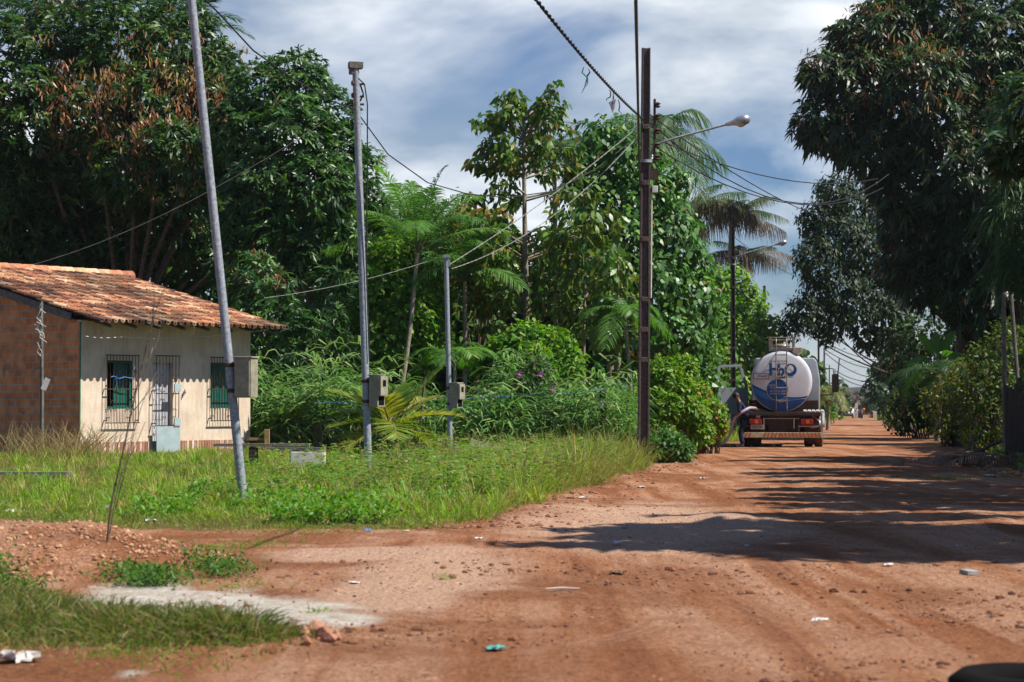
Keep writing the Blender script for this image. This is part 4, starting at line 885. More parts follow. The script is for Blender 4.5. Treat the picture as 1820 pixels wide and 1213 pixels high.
g = Geo(); g.box(np.array((fx, fy, 1.40)) + ux * .5 - nx_ * .05, (.5, .06, .07), np.stack([ux, nx_, up], -1)); g.build('handle', M['cab_grey'], dr_, bevel=0.01)
g = Geo(); g.tube([(1.13, 6.1, 2.3), (1.35, 6.05, 2.42), (1.55, 6.0, 2.42), (1.58, 6.0, 2.2)], 0.018, 6); g.tube([(1.13, 6.1, 1.55), (1.5, 6.0, 1.58), (1.6, 6.0, 1.68)], 0.018, 6); ma = g.build('mirror_arm', M['chassis'], tk)
g = Geo(); g.box((1.62, 6.0, 1.95), (.22, .10, .58)); g.build('mirror', M['chassis'], ma, bevel=0.03)
# valve at the rear left and the hose
g = Geo(); g.tube([(-.45, .5, 1.02), (-.68, .28, 1.10), (-.82, .15, 1.16)], 0.055, 10); g.lathe([(.08, -.03), (.08, .03)], (-.70, .26, 1.11), 12, roty(R(60))); g.build('valve', M['steel'], tk, smooth=True)
g = Geo(); g.tube([(-.80, .2, 1.16), (-.80, .2, 1.28)], 0.012, 6); g.box((-.80, .2, 1.29), (.14, .02, .02)); g.build('valve_handle', M['red_light'], tk)
TM = Matrix.Translation(Vector(T0)) @ Matrix.Rotation(R(-9), 4, 'Z')
def tw_(x, y, z): return np.array(TM @ Vector((x, y, z)))
hp_ = [tw_(-.80, .17, 1.15), tw_(-.92, .0, 1.17), tw_(-1.05, -.14, 1.10), tw_(-1.20, -.18, 1.0), tw_(-1.36, -.12, .90), tw_(-1.42, -.08, .70), tw_(-1.48, -.05, .45), tw_(-1.60, -.05, .22)]
e = tw_(-1.80, 0.05, 0); e[2] = gz(e[0], e[1]) + .05; hp_.append(e); e = tw_(-2.2, .5, 0); e[2] = gz(e[0], e[1]) + .05; hp_.append(e); e = tw_(-2.8, .9, 0); e[2] = gz(e[0], e[1]) + .05; hp_.append(e)
def smooth_pts(p, n=40):
    p = np.asarray(p, float); q = p.copy()
    for _ in range(3):
        a_ = [q[0]]
        for i in range(len(q) - 1): a_ += [q[i] * .75 + q[i + 1] * .25, q[i] * .25 + q[i + 1] * .75]
        q = np.array(a_ + [q[-1]])
    return q
g = Geo(); o0 = hp_[4]; g.tube(smooth_pts(hp_) - o0, 0.047, 10); single('water_hose', g, M['hose'], 'thick pale purple hose from the tank valve down to the ground', 'hose', o0, smooth=True)

# ------------------------------------------------------------------ people
M['skin'] = mat('brown skin', (0.22, 0.11, 0.07), 0.55, var=0.15)
M['hair'] = mat('black hair', (0.012, 0.01, 0.009), 0.6)
M['navy'] = mat('navy cloth', (0.008, 0.014, 0.05), 0.85, var=0.3)
def skin_mesh(name, joints, edges, mt, parent, sub=1):
    me = bpy.data.meshes.new(name); me.from_pydata([tuple(j[:3]) for j in joints], edges, []); o = bpy.data.objects.new(name, me); C.objects.link(o)
    o.modifiers.new('skin', 'SKIN'); s_ = o.modifiers.new('sub', 'SUBSURF'); s_.levels = sub; s_.render_levels = sub
    bpy.context.view_layer.objects.active = o
    if not me.skin_vertices: 
        me.update()
    sv = me.skin_vertices[0].data if me.skin_vertices else None
    if sv is None: return o
    for i, j in enumerate(joints):
        r_ = j[3] if isinstance(j[3], tuple) else (j[3], j[3]); sv[i].radius = r_; sv[i].use_root = (i == 0)
    dg = bpy.context.evaluated_depsgraph_get(); m2 = bpy.data.meshes.new_from_object(o.evaluated_get(dg), depsgraph=dg)
    bpy.data.objects.remove(o); m2.materials.clear(); m2.materials.append(mt); m2.polygons.foreach_set('use_smooth', np.ones(len(m2.polygons), bool))
    o = bpy.data.objects.new(name, m2); C.objects.link(o); o.parent = parent; return o
def person(label, loc, rz, hip, chest, neck, head, armL, armR, legL, legR, shirt, trousers, group=None, cap=None):
    """joints in metres, local frame: y forward; arms = shoulder, elbow, wrist ; legs = hip, knee, ankle, toe"""
    t = thing('person', label, 'person', loc, rz, group); ROOTLOC[t.name] = np.zeros(3)
    V = lambda p: np.array(p, float)
    hip, chest, neck, head = map(V, (hip, chest, neck, head)); J = []; E = []
    def j(p, r_): J.append((*p, r_)); return len(J) - 1
    i0 = j(hip, .10); i1 = j(hip * .5 + chest * .5, .09); i2 = j(chest, .10); i3 = j(neck, .055); hd = unit(head - neck)
    i4 = j(head - hd * .03, .078); i5 = j(head + hd * .07, .088)
    E += [(i0, i1), (i1, i2), (i2, i3), (i3, i4), (i4, i5)]
    for a in (armL, armR):
        q = [j(V(a[0]), .058), j(V(a[1]), .043), j(V(a[2]), .03)]; E += [(i2, q[0]), (q[0], q[1]), (q[1], q[2])]
        d = unit(V(a[2]) - V(a[1])); h_ = j(V(a[2]) + d * .06, .036); E += [(q[2], h_)]
    for lg in (legL, legR):
        q = [j(V(lg[0]), .085), j(V(lg[1]), .058), j(V(lg[2]), .042), j(V(lg[3]), .035)]; E += [(i0, q[0]), (q[0], q[1]), (q[1], q[2]), (q[2], q[3])]
    body = skin_mesh('body', J, E, M['skin'], t, 1)
    g = Geo()
    for a in (armL, armR):                                            # five short bent fingers on each hand
        d = unit(V(a[2]) - V(a[1])); sd_ = unit(np.cross(d, (0.3, 0.2, 1))); b0 = V(a[2]) + d * .08; dn = np.cross(sd_, d)
        for k_, ln in enumerate((.062, .075, .080, .072)):
            o_ = b0 + sd_ * (k_ - 1.5) * .020; g.tube([o_, o_ + d * ln * .5 + dn * .006, o_ + d * ln * .8 + dn * .03], (.009, .0085, .006), 6)
        o_ = V(a[2]) + d * .045 + sd_ * .035; g.tube([o_, o_ + d * .03 + sd_ * .025, o_ + d * .055 + sd_ * .025 + dn * .02], (.010, .009, .006), 6)
    hd_f = unit(V((0, 1, 0)) - hd * hd[1]) if abs(hd[1]) < .99 else V((0, 0, -1)); sdh = np.cross(hd, hd_f)
    g.tube([head + hd_f * .085, head + hd_f * .112 - hd * .025, head + hd_f * .085 - hd * .035], (.008, .014, .008), 6)        # nose
    g.box(head + hd_f * .088 - hd * .065, (.05, .012, .012), np.stack([sdh, hd_f, hd], -1))
    for s_ in (-1, 1): g.lathe([(.004, -.02), (.02, -.01), (.02, .01), (.004, .02)], head + sdh * s_ * .085 - hd * .01, 8)
    fc = g.build('face_and_fingers', M['skin'], body, smooth=True)
    g = Geo()
    for s_ in (-1, 1): g.lathe([(.002, -.01), (.011, 0), (.002, .01)], head + hd_f * .083 + sdh * s_ * .033, 8)
    g.build('eyes', M['hair'], body)
    g = Geo(); g.lathe([(.095, -.03), (.100, .03), (.085, .08), (.05, .112), (.005, .12)], head - hd_f * .012 + hd * .01, 16, np.stack([sdh, hd_f, hd], -1)); g.build('hair', M['hair'] if cap is None else cap, body, smooth=True)
    J.clear(); E.clear()
    i0 = j(hip + (0, 0, .0), .15); i1 = j(hip * .5 + chest * .5, .15); i2 = j(chest, .17); i3 = j(chest * .3 + neck * .7, .10); E += [(i0, i1), (i1, i2), (i2, i3)]
    for a in (armL, armR): q = [j(V(a[0]), .074), j(V(a[1]), .056)]; E += [(i2, q[0]), (q[0], q[1])]
    skin_mesh('shirt', J, E, shirt, body, 1); J.clear(); E.clear()
    i0 = j(hip, .152)
    for lg in (legL, legR): q = [j(V(lg[0]), .10), j(V(lg[1]), .076), j(V(lg[2]), .066)]; E += [(i0, q[0]), (q[0], q[1]), (q[1], q[2])]
    skin_mesh('trousers', J, E, trousers, body, 1)
    g = Geo()
    for lg in (legL, legR):
        d = unit(V(lg[3]) - V(lg[2])); d[2] = 0; d = unit(d); c_ = V(lg[2]) * .4 + V(lg[3]) * .6; c_[2] = .04; g.box(c_, (.095, .26, .08), np.stack([np.cross(d, (0, 0, 1)), d, (0, 0, 1.0)], -1))
    g.build('shoes', M['chassis'], body, bevel=0.02)
    return t
pp = tw_(-1.16, .02, 0); pp[2] = gz(pp[0], pp[1])
person('person in dark navy clothes leaning forward to hold the hose beside the truck', pp, R(80), (0, -.12, .84), (0, .02, 1.22), (0, .10, 1.38), (0, .16, 1.49),
       ((-.18, .05, 1.27), (-.26, .06, 1.00), (-.13, .22, .90)), ((.18, .05, 1.27), (.24, .10, 1.00), (.02, .22, .93)),
       ((-.09, -.10, .80), (-.11, .04, .44), (-.12, -.04, .08), (-.13, .12, .03)), ((.09, -.10, .80), (.11, .06, .44), (.12, .0, .08), (.13, .16, .03)), M['navy'], M['navy'])
def stand(label, loc, rz, shirt, trousers, group):
    return person(label, loc, rz, (0, 0, .93), (0, .0, 1.30), (0, .01, 1.48), (0, .03, 1.62), ((-.19, 0, 1.38), (-.24, -.02, 1.08), (-.24, .10, .84)), ((.19, 0, 1.38), (.25, .0, 1.08), (.22, .14, .86)),
                  ((-.09, 0, .88), (-.11, .03, .48), (-.12, -.02, .08), (-.13, .13, .03)), ((.09, 0, .88), (.12, .06, .48), (.13, .03, .08), (.14, .18, .03)), shirt, trousers, group)
M['cloth_pale'] = mat('pale blue cloth', (0.5, 0.6, 0.66), 0.85); M['cloth_tan'] = mat('tan cloth', (0.5, 0.36, 0.28), 0.85); M['cloth_red'] = mat('red cloth', (0.4, 0.08, 0.08), 0.85)
def far_at(u, Yq): return at(u, Yq)
stand('person in pale blue standing between the distant pickup and the digger', far_at(1522, 335), R(175), M['cloth_pale'], M['cloth_pale'], 'people at the far end of the road')
stand('person in dusty red standing left of the orange digger', far_at(1526.5, 340), R(170), M['cloth_red'], M['navy'], 'people at the far end of the road')
stand('person in tan clothes standing right of the orange digger', far_at(1545.5, 340), R(190), M['cloth_tan'], M['cloth_tan'], 'people at the far end of the road')

# ------------------------------------------------------------------ far vehicles and building
M['veh_white'] = mat('white vehicle paint', (0.62, 0.6, 0.62), 0.35, var=0.1); M['orange_paint'] = mat('orange machine paint', (0.72, 0.24, 0.03), 0.5, var=0.2)
M['head_lamp'] = mat('headlamp', (0.8, 0.62, 0.3), 0.2); M['wall_pale'] = mat('pale wall', (0.62, 0.55, 0.46), 0.9, var=0.15, sc=0.4); M['roof_grey'] = mat('grey roof', (0.22, 0.23, 0.26), 0.7, var=0.2, sc=.5)
q = far_at(1507, 330); t = thing('pickup', 'white pickup facing the camera at the far end of the road', 'pickup', q, R(170)); ROOTLOC[t.name] = np.zeros(3)
def vwheel(t, x, y, r_, w):
    g = Geo(); g.lathe([(r_ * .5, -w / 2), (r_ * .95, -w / 2), (r_, -w * .3), (r_, w * .3), (r_ * .95, w / 2), (r_ * .5, w / 2)], (x, y, r_), 20, roty(R(90))); g.build('wheel', M['tyre'], t, smooth=True)
for x in (-.78, .78):
    for y in (1.55, -1.55): vwheel(t, x, y, .38, .26)
g = Geo(); g.prism([(-2.5, .45), (2.3, .45), (2.4, .8), (2.3, 1.1), (1.25, 1.22), (.75, 1.85), (-.5, 1.88), (-.75, 1.2), (-2.5, 1.15)], 1.8, (-.9, 0, 0), (0, 1, 0), (0, 0, 1), (1, 0, 0)); b_ = g.build('body', M['veh_white'], t, bevel=0.08)
g = Geo(); g.add([(-.72, 1.27, 1.26), (.72, 1.27, 1.26), (.66, .80, 1.80), (-.66, .80, 1.80)], [(0, 1, 2, 3)]); g.build('windscreen', M['glass'], b_)
g = Geo(); g.box((0, 2.4, .55), (1.75, .2, .32)); g.build('bumper', M['chassis'], t, bevel=0.03)
for x in (-.68, .68): g = Geo(); g.box((x, 2.38, .88), (.34, .08, .2)); g.build('headlight', M['head_lamp'], b_, bevel=0.02)
q = far_at(1491.5, 330); t = thing('road_roller', 'small orange road machine half hidden left of the distant white pickup', 'road roller', q, R(170)); ROOTLOC[t.name] = np.zeros(3)
g = Geo(); g.prism([(-1, .5), (1.0, .5), (1.05, .95), (.4, 1.05), (-1, 1.05)], 1.0, (-.5, 0, 0), (0, 1, 0), (0, 0, 1), (1, 0, 0)); g.build('body', M['orange_paint'], t, bevel=0.05)
g = Geo(); g.lathe([(.05, -.6), (.5, -.6), (.5, .6), (.05, .6)], (0, 1.0, .5), 20, roty(R(90))); g.build('drum', M['tank_steel'], t, smooth=False)
g = Geo(); g.lathe([(.05, -.55), (.45, -.5), (.45, .5), (.05, .55)], (0, -.8, .45), 20, roty(R(90))); g.build('wheel', M['tyre'], t)
g = Geo(); g.tube([(-.45, -.3, 1.0), (-.45, -.3, 1.6), (.45, -.3, 1.6), (.45, -.3, 1.0)], .04, 6); g.box((0, -.2, 1.15), (.45, .45, .3)); g.build('seat_frame', M['white_rough'], t)
q = far_at(1539, 345); t = thing('backhoe_loader', 'orange backhoe loader with its bucket raised at the far end of the road', 'loader', q, R(175)); ROOTLOC[t.name] = np.zeros(3)
for x in (-1.0, 1.0): vwheel(t, x, -1.0, .75, .5); vwheel(t, x * .9, 1.4, .5, .35)
g = Geo(); g.prism([(-.3, .7), (2.0, .7), (2.05, 1.55), (-.3, 1.75)], 1.2, (-.6, 0, 0), (0, 1, 0), (0, 0, 1), (1, 0, 0)); bn = g.build('bonnet', M['orange_paint'], t, bevel=0.05)
g = Geo(); g.box((0, 2.06, 1.12), (.8, .03, .6)); g.build('grille', M['chassis'], bn)
g = Geo(); g.box((0, -.2, .75), (1.0, 3.4, .3)); g.build('chassis', M['chassis'], t)
g = Geo()
for x in (-.75, .75):
    for y in (-.3, -1.6): g.box((x, y, 2.0), (.09, .09, 1.5))
g.box((0, -.95, 2.78), (1.7, 1.6, .12)); cb = g.build('cab', M['chassis'], t, bevel=0.02)
g = Geo(); g.box((0, -.27, 2.2), (1.4, .02, 1.0)); g.build('window', M['glass'], cb)
g = Geo()
for x in (-.78, .78): g.tube([(x, -.2, 1.7), (x, 1.4, 2.6), (x, 2.3, 3.0)], .10, 6)
g.build('loader_arm', M['chassis'], t)
g = Geo(); g.prism([(0, 0), (.9, .1), (.95, .25), (.5, .75), (0, .8), (-.1, .4)], 2.3, (-1.15, 2.2, 2.8), (0, 1, 0), (0, 0, 1), (1, 0, 0)); g.build('bucket', M['chassis'], t, bevel=0.02)
g = Geo(); g.tube([(1.2, .2, 3.4), (1.25, .2, 2.4)], .09, 6); g.tube([(.5, -.2, 2.7), (.55, .1, 1.7)], .09, 6); g.build('hydraulic_ram', M['orange_paint'], t)
p0 = P(1502, 700, 620); z0 = float(gz(p0[0], 620)); t = thing('warehouse', 'pale warehouse with a grey roof beyond the end of the road', 'building', (p0[0] + 2, 620, z0))
hh = P(1510, 697, 620)[2] - z0; wd = 16
g = Geo(); g.box((0, 8, hh / 2), (wd, 16, hh)); bo = g.build('wall', M['wall_pale'], t, local=True)
g = Geo(); g.prism([(-wd / 2 - .5, hh), (wd / 2 + .5, hh), (wd / 2 + .5, hh + .6), (3, hh + 1.6), (-wd / 2 - .5, hh + .9)], 17, (0, -.5, 0), (1, 0, 0), (0, 0, 1), (0, 1, 0)); g.build('roof', M['roof_grey'], t, local=True)
g = Geo()
for x in (-8, -2, 4, 9): g.box((x, -.05, hh * .62), (2.4, .2, 1.6))
g.build('window', M['glass'], bo, local=True)

# ------------------------------------------------------------------ vegetation helpers
UPV = np.array((0, 0, 1.0))
def ell(u, v, rp, Yd, ry=None, squash=1.0):                          # crown lobe seen at photo pixel (u, v) with pixel radius rp, standing at depth Yd
    c = P(u, v, Yd); r_ = rp / S(Yd); return (c, np.array((r_, ry or r_, r_ * squash)))
def shell(lobes, spacing, r, cut=0.85, keep_low=0.55, inner=0.0):    # points and outward normals spread over the outside of a union of lobes
    Ps, Ns = [], []
    for i, (c, rad) in enumerate(lobes):
        area = 4 * math.pi * ((rad[0] * rad[1]) ** 1.6 / 3 + (rad[0] * rad[2]) ** 1.6 / 3 + (rad[1] * rad[2]) ** 1.6 / 3) ** (1 / 1.6)
        n = max(8, int(area / spacing ** 2)); d = unit(r.normal(size=(n, 3)))
        d = d[(d[:, 2] > -0.35) | (r.random(n) < keep_low)]
        rr_ = 0.90 + 0.16 * r.random(len(d)) - inner * r.random(len(d)) ** 2
        p = c + d * rad * rr_[:, None]; ok = np.ones(len(p), bool)
        for k_, (c2, r2) in enumerate(lobes):
            if k_ != i: ok &= (((p - c2) / (r2 * cut)) ** 2).sum(1) > 1
        Ps.append(p[ok]); Ns.append(unit(d[ok] / rad))
    return np.vstack(Ps), np.vstack(Ns)
def pick(pal, n, r, var=0.25):
    pal = np.array(pal, float); return pal[r.integers(len(pal), size=n)] * (1 - var / 2 + var * r.random((n, 1)))
def perp(n):
    a = np.where(np.abs(n[:, 2:3]) < 0.9, UPV, np.array((1.0, 0, 0))); u = unit(np.cross(n, a)); return u, np.cross(n, u)
MANGO = [(0.030, 0.080, 0.018), (0.045, 0.105, 0.020), (0.024, 0.062, 0.018), (0.070, 0.135, 0.022)]
FLUSH = [(0.34, 0.15, 0.07), (0.42, 0.21, 0.10), (0.27, 0.13, 0.05), (0.20, 0.17, 0.05)]
def rosettes(g, p, n, r, ln, k_=12, pal=MANGO, flush=None, wd=0.2, droop=0.35):
    """drooping leaf rosettes at the twig tips; flush: mask of tips with hanging copper young leaves"""
    m = len(p); ax_ = unit(n * 0.7 + UPV * 0.55 + 0.3 * r.normal(size=(m, 3))); u, v = perp(ax_)
    fl = np.zeros(m, bool) if flush is None else flush
    base = pick(pal, m, r, 0.5); base[fl] = pick(FLUSH, fl.sum(), r, 0.4)
    for q in range(k_):
        a = q * 2.4 + 6.28 * r.random(m); t = np.where(fl, 1.75 + 0.55 * r.random(m), 0.75 + 0.75 * r.random(m))
        d = ax_ * np.cos(t)[:, None] + (u * np.cos(a)[:, None] + v * np.sin(a)[:, None]) * np.sin(t)[:, None]
        d[fl] = unit(d[fl] * 0.75 - UPV * 0.8)
        L_ = ln * (0.5 + 0.75 * r.random(m)) * np.where(fl, .72, 1.0); nn = unit(ax_ + 0.35 * r.normal(size=(m, 3)))
        g.leaves(p + np.where(fl, .55, .08)[:, None] * ln * r.normal(size=(m, 3)), d, nn, L_, L_ * wd, base * (0.65 + 0.7 * r.random((m, 1))), np.where(fl, 0.1, droop))
def limbs(t, base, lobes, r, rad, split=0.35, mt='bark', name='limb', trunk_top=None):
    top = np.mean([c for c, _ in lobes], axis=0); base = np.asarray(base, float)
    fork = base + (top - base) * split if trunk_top is None else np.asarray(trunk_top, float); fork[0] = base[0] * .6 + fork[0] * .4
    g = Geo(); mid = (base + fork) / 2 + r.normal(size=3) * 0.15; g.tube(smooth_pts([base - UPV * .3, mid, fork]), np.linspace(rad * 1.25, rad * .75, len(smooth_pts([base, mid, fork]))), 9); tr_ = g.build('trunk', M[mt], t, smooth=True)
    for c, rd in lobes:
        m_ = fork * .5 + c * .5 + r.normal(size=3) * 0.3 - UPV * 0.25 * np.linalg.norm(c - fork) * .3; e = c + UPV * rd[2] * .4
        q = smooth_pts([fork, m_, c, e]); g = Geo(); g.tube(q, np.linspace(rad * .24, rad * .03, len(q)), 6); g.build('limb', M[mt], t, smooth=True)
def mango(label, base, lobes, seed, leaf, spacing, flushf=None, pal=MANGO, k_=12, rad=0.35, cat='tree', group=None, cut=0.85, mt='leaf', name='mango_tree', **kw):
    r = np.random.default_rng(seed); t = thing(name, label, cat, base, 0, group)
    limbs(t, base, lobes, r, rad)
    p, n = shell(lobes, spacing, r, cut, inner=0.25); fl = None
    if flushf is not None: fl = flushf(p, n, r)
    g = Geo(); rosettes(g, p, n, r, leaf, k_, pal, fl, **kw)
    # twigs and leaves deeper in, so the crown is not hollow
    for f_, sp2, lf in ((0.78, 1.15, 1.3), (0.5, 1.5, 1.9)):
        p2, n2 = shell([(c, q * f_) for c, q in lobes], spacing * sp2, r, 0.5, 1.0); rosettes(g, p2, n2, r, leaf * lf, 9, pal, None, **kw)
    g.build('crown', M[mt], t); return t
def to_px(p): d = p[:, 1]; return 910 + p[:, 0] / d * F, 606.5 - ((p[:, 2] - EYE) / d - math.tan(PITCH)) * F
def scatter_bush(label, base, lobes, seed, ln, n_per, pal, wd=0.5, droop=0.25, name='bush', cat='bush', mt='leaf_soft', tilt=0.7, group=None, stems=7, flowers=None, spacing=None, prof=((0, .12), (.4, 1), (.75, .75), (1, .03))):
    """shrub whose leaves each sit on the outside of its lobes, facing out and up"""
    r = np.random.default_rng(seed); base = np.asarray(base, float); t = thing(name, label, cat, base, 0, group)
    g = Geo()
    for c, rd in lobes:
        for q in range(stems):
            e = c + rd * 0.8 * unit(r.normal(size=3)); e[2] = max(e[2], base[2] + .2); b_ = base + np.array((r.normal() * .2, r.normal() * .2, -.1)); m_ = b_ * .45 + e * .55 + np.array((0, 0, .15)) + r.normal(size=3) * .08
            qq = smooth_pts([b_, m_, e]); g.tube(qq, np.linspace(.022, .005, len(qq)), 5)
    g.build('stems', M['bark'], t)
    g = Geo(); p, n = shell(lobes, spacing or ln * 0.55, r, 0.75, 0.7, inner=0.45)
    for q in range(n_per):
        m = len(p); d = unit(n * 0.5 + unit(r.normal(size=(m, 3))) * 0.8 - UPV * 0.15); nn = unit(n * tilt + UPV * 0.6 + 0.5 * r.normal(size=(m, 3))); L_ = ln * (0.6 + 0.6 * r.random(m))
        g.leaves(p + 0.25 * ln * r.normal(size=(m, 3)), d, nn, L_, L_ * wd, pick(pal, m, r, 0.5), droop, prof)
    cr = g.build('foliage', M[mt], t)
    if flowers:
        fp, fn = p[r.integers(len(p), size=flowers[0])], None
        g = Geo()
        for q in fp:
            for a in range(5):
                d = np.array([(math.cos(a * 1.257), math.sin(a * 1.257), .5)]) @ rotx(R(50)).T; g.leaves([q + (0, -.05, .05)], d, [UPV], flowers[1], flowers[1] * .7, flowers[2], 0.1)
        g.build('blossoms', M['leaf_soft'], t)
    return t
PALM = [(0.085, 0.20, 0.035), (0.12, 0.25, 0.045), (0.06, 0.15, 0.03)]
def frond_geo(g, b0, d0, ln, r, drop=0.6, nl=34, ll=0.5, lw=0.03, pal=PALM, hang=0.5, rcol=(0.12, 0.14, 0.05), vee=0.35, rr0=0.018):
    """one pinnate palm leaf: arching midrib with a comb of leaflets each side"""
    b0 = np.asarray(b0, float); d0 = unit(np.asarray(d0, float)); t = np.linspace(0, 1, 12)[:, None]
    mid = b0 + d0 * ln * t - UPV * ln * drop * t ** 2.2
    g.tube(mid, np.linspace(rr0, 0.004, 12), 5, rcol)
    s_ = np.linspace(0.16, 0.995, nl); q = np.stack([np.interp(s_, t[:, 0], mid[:, i]) for i in range(3)], -1); T = unit(np.gradient(q, axis=0))
    side = unit(np.cross(T, UPV)); nrm = np.cross(side, T); L_ = ll * np.sin(np.pi * np.clip(0.12 + 0.84 * s_, 0, 1)) ** 0.6
    c_ = np.array(pal, float)[r.integers(len(pal))]
    for sg in (-1, 1):
        d = unit(side * sg + T * (0.45 + 0.5 * s_[:, None]) + nrm * vee + 0.06 * r.normal(size=q.shape))
        g.leaves(q, d, unit(nrm + 0.2 * r.normal(size=q.shape)), L_ * (0.9 + .2 * r.random(nl)), lw, c_ * (0.8 + 0.4 * r.random((nl, 1))), hang, ((0, .5), (.35, 1), (.7, .7), (1, .05)))
def palm(label, base, top, seed, nf, ln, ll, trunk_r=0.07, up0=0.75, drop=0.6, pal=PALM, hang=0.5, lw=0.03, name='palm_tree', cat='palm', group=None, dead=0, mt='leaf_soft', spread=1.0, nl=34, lean=None):
    r = np.random.default_rng(seed); base, top = np.asarray(base, float), np.asarray(top, float); t = thing(name, label, cat, base, 0, group)
    if np.linalg.norm(top - base) > 0.25:
        g = Geo(); m_ = base * .5 + top * .5 + np.array(lean if lean is not None else (0.05, 0, 0)); q = smooth_pts([base - UPV * .2, m_, top]); rad = np.linspace(trunk_r * 1.2, trunk_r * .75, len(q)) * (1 + 0.06 * (np.arange(len(q)) % 2)); g.tube(q, rad, 9); g.build('trunk', M['bark_pale'], t, smooth=True)
    for i in range(nf):
        a = i * 2.4 + r.random() * .5; el = up0 * (1 - 0.75 * (i / max(nf - 1, 1))) + 0.15 * r.normal(); d = np.array((math.cos(a) * math.cos(el) * spread, math.sin(a) * math.cos(el) * spread, math.sin(el)))
        g = Geo(); dd = i >= nf - dead
        frond_geo(g, top, d, ln * (0.8 + .35 * r.random()), r, drop * (0.7 + .5 * r.random()), nl, ll, lw, [(0.10, 0.08, 0.055), (0.145, 0.115, 0.08)] if dd else pal, hang * (1.6 if dd else 1)); g.build('frond', M['dry'] if dd else M[mt], t)
    return t

# ------------------------------------------------------------------ left: mango trees behind the house
YA = 58.0
lobA = [ell(u, v, q, YA + dy) for (u, v, q, dy) in [(20, 120, 100, 0), (110, 70, 95, 1), (210, 70, 100, 0), (310, 85, 90, 0), (385, 120, 58, 0), (60, 210, 95, -1), (170, 190, 95, -1), (270, 180, 90, -1.5), (360, 190, 75, -1),
        (10, 330, 90, 0), (120, 320, 80, 1), (240, 290, 85, -2), (340, 300, 80, -2.5), (290, 260, 60, -3), (400, 250, 45, -1), (40, 430, 80, 1), (-60, 250, 110, 0), (-70, 420, 100, 1), (180, 400, 60, 2), (300, 380, 70, 0), (110, 440, 70, 1), (225, 430, 70, 1), (330, 440, 60, 1), (390, 400, 50, 1), (400, 470, 45, 0)]]
def flushA(p, n, r):
    u, v = to_px(p); band = np.exp(-((v - 190 - 0.12 * (u - 250)) / 70.0) ** 2) * np.exp(-((u - 270) / 190.0) ** 2)
    return (r.random(len(p)) < 2.2 * band * (fbm(p[:, 0], p[:, 2] + p[:, 1], 0.9, 51) > 0.43)) | (r.random(len(p)) < 0.03)
mango('huge dark mango tree behind the house, with copper young leaves', at(230, YA + 2), lobA, 21, 0.27, 0.34, flushA, rad=.5, k_=14, wd=.24)
YB = 54.0
lobB = [ell(u, v, q, YB + dy) for (u, v, q, dy) in [(470, 165, 62, 0), (530, 150, 62, 0.5), (585, 205, 52, 0), (440, 240, 70, 0), (520, 245, 78, -1), (590, 275, 60, -.5), (470, 330, 75, -1), (560, 340, 75, -1.5), (620, 340, 48, 0), (430, 410, 60, -.5),
        (500, 420, 70, -1.5), (590, 430, 65, -1), (640, 300, 42, .5), (655, 370, 42, .5), (610, 500, 50, -1)]]
def flushB(p, n, r): return r.random(len(p)) < 0.012
PALB = [(0.040, 0.105, 0.026), (0.055, 0.135, 0.030), (0.030, 0.08, 0.024), (0.075, 0.16, 0.028)]
mango('rounded green mango tree between the leaning post and the tall meter post', at(560, YB + 1.5), lobB, 22, 0.25, 0.29, flushB, PALB, rad=.35, k_=13, wd=.24)
# lower foliage hanging over the right end of the house
lobC = [ell(u, v, q, 49 + dy) for (u, v, q, dy) in [(455, 480, 42, 0), (490, 530, 48, -.4), (450, 560, 42, 0), (540, 590, 45, -.6), (575, 560, 40, .3), (520, 640, 48, -.4), (470, 620, 40, .2), (600, 620, 42, .5), (590, 510, 40, .8)]]
def flushC(p, n, r):
    u, v = to_px(p); return r.random(len(p)) < 0.55 * np.exp(-((u - 470) / 32) ** 2 - ((v - 470) / 30) ** 2) + 0.02
mango('low mango sapling thicket at the right end of the house roof', at(530, 49.5), lobC, 23, 0.22, 0.34, flushC, PALB, k_=11, rad=.10)
lobD = [ell(u, v, q, 51 + dy) for (u, v, q, dy) in [(690, 520, 48, 0), (730, 560, 50, -.4), (690, 600, 50, -.4), (760, 520, 40, .3), (650, 560, 40, 0), (760, 600, 42, -.2), (700, 460, 40, .5), (655, 640, 40, 0), (740, 640, 38, 0)]]
BRIGHT = [(0.10, 0.24, 0.022), (0.14, 0.28, 0.03), (0.07, 0.18, 0.02), (0.20, 0.31, 0.03)]
scatter_bush('bright green leafy thicket behind the thin leaning palm', at(700, 51.3), lobD, 24, 0.20, 3, BRIGHT, 0.55, group=None, name='thicket', cat='bush', stems=4)
# palms rising behind the mango trees
palm('dark palm top showing above the huge mango tree at the left edge', at(40, 68), P(40, 30, 68), 31, 14, 3.0, 0.9, 0.12, drop=.35, pal=[(0.03, 0.07, 0.025)], hang=.3, lw=.05)
palm('dark palm peeking out beside the top of the leaning post', at(320, 66), P(325, 40, 66), 32, 14, 2.3, 0.8, 0.12, drop=.4, pal=[(0.03, 0.07, 0.025)], hang=.3, lw=.05)

